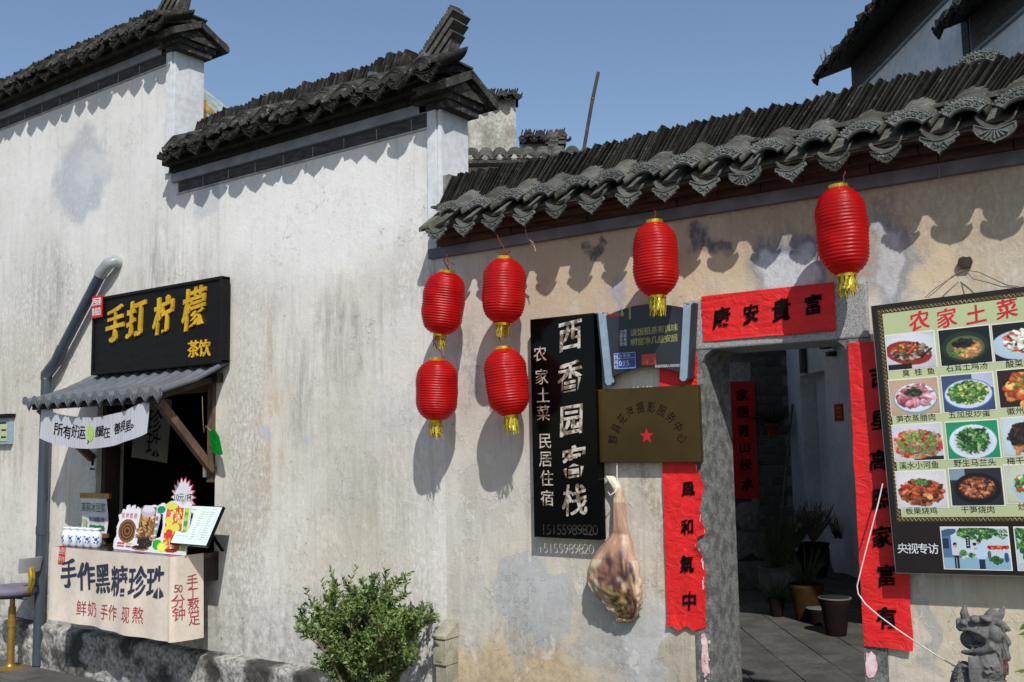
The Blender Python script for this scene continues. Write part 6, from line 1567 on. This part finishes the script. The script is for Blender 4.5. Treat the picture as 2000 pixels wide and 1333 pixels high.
obj('plinth_block', MB().box((lc.x-.20, LY-.15, .0), (lc.x+.2, LY+.15, zb)).box((lc.x-.23, LY-.18, 0), (lc.x+.23, LY+.18, .12)), M['lion'], t, bevel=.01)
tag(obj('red_loop', MB().tube([LP(1963, 1288, -.02), LP(1969, 1300, -.03), LP(1968, 1318, -.03), LP(1962, 1318, -.03), LP(1960, 1300, -.03), LP(1963, 1288, -.02)], .0035, 6), M['string'], loc=LP(1963, 1288)), 'small dark red loop of cord hanging behind the mane of the stone beast', 'cord')
# ------------------------------------------------------------------ house behind on the right, stepped down towards us
UB = Vector((.58, -.8146, 0)).normalized()      # along its wall, towards us
NB = Vector((.8146, .58, 0)).normalized()       # into the house
P0 = Vector((-3.614, 8.0, 0)); angB = math.atan2(UB.y, UB.x)
hb = thing('rear_house', 'tall shaded white house behind the right roof with a stepped dark tiled cap', 'house', P0, True); hb.rotation_euler = (0, 0, angB)
WB = min((abs(PJ(P0 + UB*s_*.02 + Z_*6.6)[0]-1893), s_*.02) for s_ in range(1, 400))[1]; print('WB', WB)
def bwall(x0, x1, z1, d=TH):
    obj('wall_face', MB().box((x0, 0, 0), (x1, d, z1)), M['white_wall'], hb)
bwall(0, WB, 7.08); bwall(WB+.002, WB+3.5, 6.22)
obj('house_body', MB().box((.6, .3, 0), (WB-.1, 2.5, 6.2)), M['white_wall'], hb)
for x0, x1, zt in ((0, WB, 6.74), (WB, WB+3.5, 5.96)):
    obj('trim_band', MB().box((x0-.01, -.03, zt-.2), (x1-.13, -.0, zt+.26)), M['frieze'], hb)
    obj('trim_strip', MB().box((x0+.02, -.034, zt-.235), (x1-.13, -.0, zt-.205)), M['band'], hb)
obj('trim_post', MB().box((WB-.20, -.03, 3.5), (WB-.06, -.0, 6.54)), M['frieze'], hb)
obj('trim_post', MB().box((WB-.05, -.02, 3.5), (WB+.004, -.0, 6.7)), M['band'], hb)
cap(hb, -.12, WB+.06, 6.68, -.5, TH, .30, -.1, 'old', 7.15, 24, .04, 1.4, dsc=1.7)
cap(hb, WB-.10, WB+3.4, 5.90, -.36, TH, .30, WB-.08, 'old', 6.30, 24, .04, 1.4, dsc=1.7)
mb = MB(); q = random.Random(9)
for k in range(9):
    x = q.uniform(-.1, .9); h = q.uniform(.08, .2); p = Vector((x, -.5+q.uniform(0, .2), 6.85)); d_ = Vector((q.uniform(-.4, .1), -.2, 1)).normalized()
    mb.tube([p, p + d_*h*.5 + X_*.01, p + d_*h], [.006, .005, .003], 5)
    for j in range(4): mb.ell(p + d_*h*(.6+.1*j), (.009, .006, .014), 6, k=4)
obj('dry_weeds', mb, M['bark'], hb, kind='stuff')
# low courtyard wing of the same house seen through the doorway
hw_ = thing('courtyard_wing', 'pale blue-white side wall with a shallow doorway seen inside the courtyard', 'wall', P0, True); hw_.rotation_euler = (0, 0, angB)
best = min((abs(PJ(P0 - UB*s_*.05 + Z_*1.5)[0]-1546), s_*.05) for s_ in range(1, 160)); LW = best[1]; Q = P0 - UB*LW; print('wing', LW, Q, PJ(Q))
cps = WP(1562, 735, P0, NB) - P0; cpe = WP(1640, 722, P0, NB) - P0; nx0, nx1 = cps.dot(UB), cpe.dot(UB)
cpe2 = WP(1610, 722, P0, NB) - P0; nx1 = cpe2.dot(UB); nz = (cps.z + cpe2.z)/2; print('niche', nx0, nx1, nz)
mb = MB(); mb.box((-LW, 0, 0), (nx0, .25, 4.4)); mb.box((nx1, 0, 0), (-.003, .25, 4.4)); mb.box((nx0, 0, nz), (nx1, .25, 4.4)); mb.box((nx0-.02, .255, 0), (nx1+.02, .27, nz+.1))
obj('wall_face', mb, M['white_wall'], hw_)
p_ = WP(1567, 690, P0 - NB*.06, NB) - P0; zl = WP(1567, 730, P0 - NB*.06, NB).z
obj('downpipe', MB().tube([(p_.dot(UB), -.06, zl), (p_.dot(UB), -.06, 4.3)], .055, 12), M['pvc'], hw_)
p_ = WP(1637, 806, P0 - NB*.02, NB) - P0
o = tag(obj('red_wall_plate', MB().hexa([tuple(P0 + UB*(p_.dot(UB)+a*.17) - NB*b + Z_*(p_.z+c_*.12)) for c_ in (-1, 1) for a, b in ((-1, .02), (1, .02), (1, .003), (-1, .003))]), M['red_paint'], loc=P0 + UB*p_.dot(UB) + Z_*p_.z), 'small red plate on the pale courtyard wall inside the doorway', 'plate')
m_ = MB()
for k in range(3): m_.hexa([tuple(P0 + UB*(p_.dot(UB)+a) - NB*b + Z_*(p_.z+c_)) for c_ in (.05-.06*k, .07-.06*k) for a, b in ((-.08, .022), (.12, .022), (.12, .0205), (-.08, .0205))])
obj('print_lines', m_, M['olive_gold'], o)
p_ = WP(1612, 682, P0 - NB*.15, NB)
mb = MB(); q = random.Random(6)
for k in range(14): mb.obox(p_ + Vector((q.uniform(-.12, .12), q.uniform(-.1, .1), q.uniform(-.08, .3))), UB, NB, Z_, q.uniform(.05, .12), q.uniform(.05, .1), q.uniform(.02, .06))
tag(obj('carved_bracket', mb, M['wood_dark'], loc=p_), 'dark carved timber bracket at the top of the courtyard wall inside the doorway', 'bracket')
# back wall of grey blocks
bw_ = thing('block_wall', 'grey block wall with pale joints at the back of the courtyard', 'wall', Q, True); angW = math.atan2(NB.y, NB.x); bw_.rotation_euler = (0, 0, angW)
# local x = NB (to the right), local y = -UB (away)
dQ = PJ(Q + Z_*2)[2]; u_ = dQ/FPX; print('dQ', dQ)
obj('joint_bed', MB().box((-2.6, .012, 0), (.3, .2, 3.72)), M['joint'], bw_)
bh, bwid = 19.5*u_, 31*u_; bm = [mesh_of('block', MB().box((-bwid/2+.008, -.012+.004*k, -bh/2+.006), (bwid/2-.008, .010, bh/2-.006)), M['brick_grey']) for k in range(3)]
q = random.Random(3)
for j in range(int(3.7/bh)):
    for i in range(int(2.4/bwid)+1):
        x = .05 - bwid*(i+.5) - (bwid/2 if j % 2 else 0)
        inst('block', bm[q.randrange(3)], bw_, Matrix.Translation((x, 0, bh*(j+.5))) @ Matrix.Rotation(q.uniform(-.006, .006), 4, 'Y'))
obj('plaster_patch', MB().box((-124*u_, -.03, 2 + (855-752)*u_), (-72*u_, -.013, 2 + (855-708)*u_)), M['old_wall'], bw_)
# inner red strip
cpt = Q - (-UB)*.05; nW = UB
def onb(px, py): return WP(px, py, Q + UB*.05, UB)
a_, b_ = onb(1427, 975), onb(1476, 745)
t = thing('inner_couplet', 'narrow red paper strip with brushed characters on the courtyard back wall', 'couplet', (a_+b_)/2)
mb = MB(); mb.hexa([tuple(onb(px, 860)*1.0 + Z_*(z-onb(px, 860).z) + UB*e) for z in (a_.z, b_.z) for px, e in ((1427, 0), (1478, 0), (1478, -.006), (1427, -.006))]); obj('paper_sheet', mb, M['red_paper'], t)
for i, (ch, px, py) in enumerate(zip('家居青山绿水', (1449, 1451, 1452, 1454, 1456, 1459), (773, 805, 842, 874, 909, 946))):
    m_ = MB(); put(m_, ch, onb(px, py) + UB*.012, NB, Z_, UB, 24*u_, 0, 0, .015, .09, 0, seed=i); obj('character', m_, M['ink'], t)
# courtyard floor of stone slabs
fl_ = obj('courtyard_floor', MB().hexa([(-9, .38, .02), (2.5, .38, .02), (2.5, 14, .02), (-9, 14, .02), (-9, .38, .045), (2.5, .38, .045), (2.5, 14, .045), (-9, 14, .045)]), M['joint'], kind='structure')
sl = [mesh_of('paving_stone', MB().box((-.345, -.195, 0), (.345, .195, .02)), M['paving']) for _ in range(1)]
q = random.Random(8); cnt = 0
for j in range(-2, 26):
    for i in range(-16, 9):
        p = Vector((-3.4, 4.0, .046)) + UB*(.7*i + (.35 if j % 2 else 0)) + NB*(.4*(j-13))
        px, py, dd = PJ(p)
        if p.y < .8 or p.y > 13 or not (1300 < px < 1800) or cnt >= 290: continue
        cnt += 1; inst('paving_stone', sl[0], fl_, Matrix.Translation((p.x, p.y, p.z + q.uniform(0, .005))) @ Matrix.Rotation(angB, 4, 'Z'))
# ------------------------------------------------------------------ pots, plants and statue in the courtyard
def pot(nm, lab, cat, px, pyb, pyt, wpx, mt, prof, soil=True, grp=None):
    p = WZ(px, pyb, .05); dd = PJ(p)[2]; h = (pyb-pyt)*dd/FPX; r_ = wpx*dd/FPX/2
    t = thing(nm, lab, cat, p, group=grp); mb = MB().lathe([(r_*a, h*b) for a, b in prof], p, 28); obj('pot', mb, mt, t)
    if soil: obj('soil', MB().lathe([(.01, h*.9), (r_*.84, h*.9), (r_*.84, h*.92), (.01, h*.93)], p, 20), M['dark'], t)
    return t, p, h, r_
JAR = [(.62, 0), (.8, .2), (.95, .55), (.98, .8), (.92, .93), (1, .97), (1, 1.0), (.88, 1.0), (.86, .85)]
BAS = [(.6, 0), (.72, .3), (.86, .75), (1, .92), (1, 1.0), (.9, 1.0), (.85, .8)]
def tuft(t, p, h0, n, L, spread, mt, seed, w_=.006, up=1.0):
    q = random.Random(seed); mb = MB()
    for k in range(n):
        a = q.uniform(0, 2*math.pi); s_ = q.uniform(.1, 1)*spread; b = p + Z_*h0 + Vector((math.cos(a), math.sin(a), 0))*q.uniform(0, .08)
        d0 = Vector((math.cos(a)*s_, math.sin(a)*s_, up)).normalized(); L_ = L*q.uniform(.5, 1.1); pts = [b, b + d0*L_*.5, b + d0*L_ + Vector((math.cos(a), math.sin(a), -1.0))*L_*.12*s_]
        mb.tube(pts, [w_, w_*.8, w_*.2], 4)
    obj('foliage', mb, mt, t, kind='stuff')
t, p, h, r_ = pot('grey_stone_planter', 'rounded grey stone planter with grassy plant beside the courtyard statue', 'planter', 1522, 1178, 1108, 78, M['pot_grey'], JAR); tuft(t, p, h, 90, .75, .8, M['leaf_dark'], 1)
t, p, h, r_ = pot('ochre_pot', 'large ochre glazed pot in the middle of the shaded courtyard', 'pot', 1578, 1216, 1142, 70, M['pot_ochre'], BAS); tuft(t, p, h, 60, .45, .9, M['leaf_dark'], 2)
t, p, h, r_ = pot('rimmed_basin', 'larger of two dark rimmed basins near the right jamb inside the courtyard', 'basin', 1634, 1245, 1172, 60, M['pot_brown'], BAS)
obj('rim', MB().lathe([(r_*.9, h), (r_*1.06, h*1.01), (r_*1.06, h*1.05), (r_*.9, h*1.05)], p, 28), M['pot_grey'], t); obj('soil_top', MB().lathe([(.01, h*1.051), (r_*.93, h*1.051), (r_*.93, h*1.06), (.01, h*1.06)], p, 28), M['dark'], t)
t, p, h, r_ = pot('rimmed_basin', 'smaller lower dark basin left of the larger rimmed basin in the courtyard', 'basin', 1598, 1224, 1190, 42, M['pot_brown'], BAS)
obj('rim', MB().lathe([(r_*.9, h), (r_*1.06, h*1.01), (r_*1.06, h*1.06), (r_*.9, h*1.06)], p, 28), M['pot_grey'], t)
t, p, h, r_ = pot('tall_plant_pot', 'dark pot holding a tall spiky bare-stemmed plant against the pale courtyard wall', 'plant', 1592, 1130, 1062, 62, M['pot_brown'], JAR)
q = random.Random(12); mb = MB()
for k in range(46):
    a = q.uniform(0, 6.28); s_ = q.uniform(.1, .85); d0 = Vector((math.cos(a)*s_, math.sin(a)*s_, 1)).normalized(); b = p + Z_*h; L = q.uniform(.35, .62); c_ = b + d0*L
    mb.tube([b, b + d0*L*.5, c_], [.012, .008, .005], 4)
    for j in range(3): mb.tube([b + d0*L*(.5+.15*j), b + d0*L*(.5+.15*j) + Vector((q.uniform(-.1, .1), q.uniform(-.1, .1), q.uniform(.05, .14)))], [.005, .003], 4)
obj('stems', mb, M['bark'], t)
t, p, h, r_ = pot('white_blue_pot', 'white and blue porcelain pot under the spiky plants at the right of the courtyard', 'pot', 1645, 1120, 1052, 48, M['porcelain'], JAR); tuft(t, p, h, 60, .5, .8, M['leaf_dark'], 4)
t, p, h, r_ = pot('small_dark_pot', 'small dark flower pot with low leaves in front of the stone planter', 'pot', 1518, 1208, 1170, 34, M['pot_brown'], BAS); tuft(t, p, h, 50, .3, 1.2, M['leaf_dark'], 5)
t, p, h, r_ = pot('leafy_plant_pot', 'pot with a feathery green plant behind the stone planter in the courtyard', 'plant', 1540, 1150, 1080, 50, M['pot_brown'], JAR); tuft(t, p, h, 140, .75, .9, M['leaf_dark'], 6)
# statue: chubby seated figure
p = WZ(1461, 1150, .05); dd = PJ(p)[2]; k_ = dd/FPX
t = thing('stone_figure', 'dark stone statue of a smiling round-headed figure with joined hands on a block', 'statue', p)
H = lambda py: (1150-py)*k_
obj('block', MB().obox(p + Z_*H(1122), NB, UB, Z_, 33*k_, 28*k_, H(1094)/2), M['lion'], t, bevel=.02)
mb = MB()
def E2(x, z, y_, rx, ry, rz): mb.ell(p + NB*(x*k_) + UB*(y_*k_) + Z_*H(z), (rx*k_, ry*k_, rz*k_), 16, rot=Matrix.Rotation(angW, 3, 'Z'), k=12)
E2(4, 1010, 0, 26, 24, 28); E2(0, 1068, 0, 34, 22, 34); E2(-28, 1062, 2, 12, 14, 26); E2(30, 1062, 2, 12, 14, 26)
E2(4, 1026, 16, 20, 9, 12); E2(22, 984, 0, 8, 8, 9); E2(4, 1015, 23, 4, 4, 4)
for s in (-1, 1): E2(4+s*10, 1006, 21, 6, 3, 2.5); E2(4+s*26, 1014, 0, 4, 6, 9)
mb.tube([p + NB*(x*k_) + UB*(y_*k_) + Z_*H(z) for x, y_, z in ((-32, 4, 1070), (-20, 20, 1088), (2, 27, 1075))], [10*k_, 9*k_, 6*k_], 10)
mb.tube([p + NB*(x*k_) + UB*(y_*k_) + Z_*H(z) for x, y_, z in ((34, 4, 1070), (24, 20, 1088), (6, 27, 1075))], [10*k_, 9*k_, 6*k_], 10)
E2(4, 1064, 28, 5, 4, 11)
mb.tube([p + NB*(x*k_) + UB*(24*k_) + Z_*H(z) for x, z in ((-7, 1024), (-2, 1030), (4, 1032), (10, 1030), (15, 1024))], 1.3*k_, 6)
o = obj('figure', mb, M['lion'], t); r__ = o.modifiers.new('remesh', 'REMESH'); r__.mode = 'VOXEL'; r__.voxel_size = .012; r__.use_smooth_shade = True
# hanging flower pot, bamboo stick
p = WP(1508, 842, Q + UB*.35, UB); t = thing('hanging_flower_pot', 'terracotta flower pot with trailing plant hung on the block wall inside the courtyard', 'flower pot', p)
r_ = 17*k_; obj('pot', MB().lathe([(r_*.7, -.1), (r_, .08), (r_*1.08, .08), (r_*1.08, .12), (r_*.9, .12)], p, 22), pm('terracotta', '#8a4a30', '#733c28', 5, .8), t); tuft(t, p, .12, 120, .34, 1.4, M['leaf_dark'], 9, .008, .7)
obj('wire_hanger', MB().tube([p + Z_*.1 - UB*.05, p + Z_*.5 - UB*.3], .006, 4), M['wire'], t)
a_, b_ = WP(1521, 1062, Q + UB*.8, UB), WP(1548, 790, Q + UB*.35, UB)
tag(obj('bamboo_stick', MB().tube([a_ - (b_-a_)*.18, a_, (a_+b_)/2, b_], .022, 8), M['bamboo'], loc=a_), 'thin bamboo stick standing in the courtyard plants against the block wall', 'stick')
# ------------------------------------------------------------------ bamboo pole behind the entrance wall
a_, b_ = W(1138, 300, 1.5), W(1169, 141, 1.5); d_ = (b_-a_).normalized()
t = thing('bamboo_pole', 'tall thin leaning bamboo pole rising against the sky behind the right roof', 'pole', a_ - d_*(a_.z/d_.z))
mb = MB(); s0 = a_ - d_*(a_.z/d_.z); Lp = (b_-s0).length; pts = [s0 + d_*(Lp*k/24) + X_*(.006*math.sin(k*1.3)) for k in range(25)]; mb.tube(pts, [.020 - .006*k/24 for k in range(25)], 10); obj('culm', mb, M['bamboo_dark'], t)
mb = MB()
for k in range(1, 24, 1): 
    if k % 2: mb.tube([pts[k] - d_*.006, pts[k] + d_*.006], .0215 - .005*k/24, 10)
obj('node_ring', mb, M['bamboo'], t)
# unseen lean-to roof on posts and two side walls, added to shade the courtyard
t = thing('added_shade_roof', 'unseen lean-to roof added over the courtyard to shade its pots and floor', 'roof', (-1.2, 5.5, 0))
obj('roof_deck', MB().hexa([(-8.0, 2.65, 4.02), (3.0, 2.65, 4.02), (3.0, 12.5, 4.3), (-5.6, 12.5, 4.3), (-8.0, 2.65, 4.12), (3.0, 2.65, 4.12), (3.0, 12.5, 4.4), (-5.6, 12.5, 4.4)]), M['tile_old'], t)
tag(obj('added_shade_wall', MB().box((-9.4, 2.4, 0), (-9.15, 11, 3.7)), M['old_wall'], loc=(-9.3, 5, 0)), 'unseen plastered side wall added left of the courtyard to keep light out', 'wall')
tag(obj('added_shade_wall', MB().box((1.7, .3, 0), (1.95, 9.6, 4.0)), M['old_wall'], loc=(1.8, 5, 0)), 'unseen plastered side wall added right of the courtyard to keep light out', 'wall')
for x, y in ((.7, 3.0), (.7, 9.2)): obj('roof_post', MB().box((x-.07, y-.07, 0), (x+.07, y+.07, 4.0)), M['wood_dark'], t)
# ------------------------------------------------------------------ distant houses
def rear(nm, lab, pxl, pxr, pyt, dep, pyb, extra=None):
    o0 = F(pxl, pyt, dep); t = thing(nm, lab, 'house', (o0.x, o0.y, 0), True); t.rotation_euler = (0, 0, angW); return t, o0.z, (pxr-pxl)*dep/FPX
def capfar(t, x0, x1, zc, pitch=.23):
    cap(t, x0, x1, zc-.30, -.22, .3, pitch, x0+.06, 'old', zc-.04, 22, .055, .8)
t, zt, L = rear('distant_house', 'tall distant house with weathered grey wall and flat tiled ridge behind the middle roof', 545, 1012, 176, 21, 330)
u21 = 21/FPX
t.children; 
obj('wall_face', MB().box((1.0, 0, 0), (L-.06, .3, zt-.30)), M['old_wall'], t); capfar(t, 0, L, zt-.12)
obj('wall_return', MB().box((L-.07, .3, 0), (L-.06, 4, zt-.5)), M['old_wall'], t)
t, zt, L = rear('distant_wing', 'lower tiled wing stepping down to the right of the distant weathered house', 1014, 1106, 250, 20, 330)
obj('wall_face', MB().box((0, 0, 0), (L-.04, .3, zt-.35)), M['old_wall'], t); capfar(t, 0, L, zt-.1)
mb = MB(); u20 = 20/FPX
for (xa, xb, za, zb_) in ((55, 74, -62, -16), (45, 85, -50, -44), (50, 90, -40, -34), (40, 88, -30, -26)): mb.box((xa*u20, -.22, zt+za*u20), (xb*u20, -.03, zt+zb_*u20))
obj('corbel', mb, M['tile_grey'], t)
# low tiled roof in front of them
o0 = F(908, 322, 14); t = thing('low_rear_roof', 'low tiled eave with a dark beam just behind the corner between the two walls', 'roof', (o0.x, o0.y, 0), True); t.rotation_euler = (0, 0, angW)
u14 = 14/FPX; L = 215*u14; zE = o0.z
obj('roof_slab', MB().hexa([(0, 0, zE+.02), (L, 0, zE+.02), (L, 1.6, zE+.4), (0, 1.6, zE+.4), (0, 0, zE+.06), (L, 0, zE+.06), (L, 1.6, zE+.45), (0, 1.6, zE+.45)]), M['tile_old'], t)
obj('beam', MB().box((0, .05, zE-.12), (L, .15, zE+.0)).box((0, .25, zE-.6), (L, .3, zE-.14)), M['wood_dark'], t)
x = .08; k = 0
while x < L:
    inst('cover_tile', TM['cover'], t, Matrix.Translation((x, -.02, zE+.11)) @ Matrix.Rotation(q.uniform(-.08, .08), 4, 'Y')); inst('channel_tile', TM['chan'], t, Matrix.Translation((x+.105, -.02, zE-.0)))
    x += .21
o_ = obj('mortar_lumps', MB().box((.0, .02, zE+.055), (L, .06, zE+.09)), M['mortar'], t)
obj('rear_support', MB().box((.1, .35, 0), (L-.1, .6, zE-.1)), M['old_wall'], t)
# pale sheet roof with yellow frame at the gap between the walls
P4 = [F(385, 160, 13), F(398, 170, 12.4), F(462, 236, 12.4), F(455, 240, 13)]
t = thing('sheet_roof', 'corner of a pale sheet roof on a yellow frame peeping between the two wall ends', 'roof', F(420, 205, 12.4))
A_, B_ = F(392, 168, 12.4), F(464, 226, 12.4); C_, D_ = F(392, 190, 11.9), F(464, 262, 11.9)
mb = MB(); mb.hexa([A_-Z_*.02, B_-Z_*.02, D_-Z_*.02, C_-Z_*.02, A_, B_, D_, C_]); obj('roof_sheet', mb, pm('sheet_pale', '#b9c2bc', '#99a59e', 9, .3, .5, metal=.3), t)
mb = MB().bar(C_-Z_*.06, D_-Z_*.06, .07, .07).bar(C_-Z_*.05+X_*.05, C_-Z_*2.5+X_*.05, .06, .06); obj('yellow_frame', mb, pm('yellow_wood', '#a5842c', '#6f5820', 5, .6), t)
obj('frame_post', MB().bar((C_+D_)/2 - Z_*.1, Vector(((C_+D_)/2).to_tuple()[:2] + (0,)), .08, .08), M['wood_dark'], t)
# small flood lamp on the middle roof
p = W(735, 152, .05); t = thing('flood_lamp', 'small round flood lamp fixed on top of the middle tiled wall cap', 'lamp', p)
d_ = Vector((-.9, -.3, .1)).normalized(); obj('lamp_housing', MB().tube([p - d_*.045, p, p + d_*.05], [.022, .04, .046], 16, sm=False), M['pvc'], t)
obj('lamp_bracket', MB().tube([p - d_*.04, p - Z_*.06 - d_*.08, p - Z_*.12 - d_*.10], .008, 6).tube([p - d_*.04, p - Z_*.01 - d_*.14, p - Z_*.09 - d_*.20], .006, 6), M['pvc'], t)
p = W(828, 122, .05); t = thing('small_flood_box', 'small grey box lamp on the ridge near the upswept end of the middle wall', 'lamp', p)
obj('lamp_box', MB().obox(p, Vector((.9, 0, .4)).normalized(), Y_, Vector((-.4, 0, .9)).normalized(), .06, .05, .035), M['pot_grey'], t, bevel=.01); obj('lamp_stem', MB().bar(p - Z_*.02, p - Z_*.14, .02, .02), M['pvc'], t)
p = W(880, 50, .135); cord('roof_weed', 'dry twig sticking up from the upswept ridge end of the middle wall', [p - Z_*.12, p - Z_*.04 + X_*.01, p + Z_*.03, p + Z_*.06 + X_*.012], .006, M['bark'], 'twig')
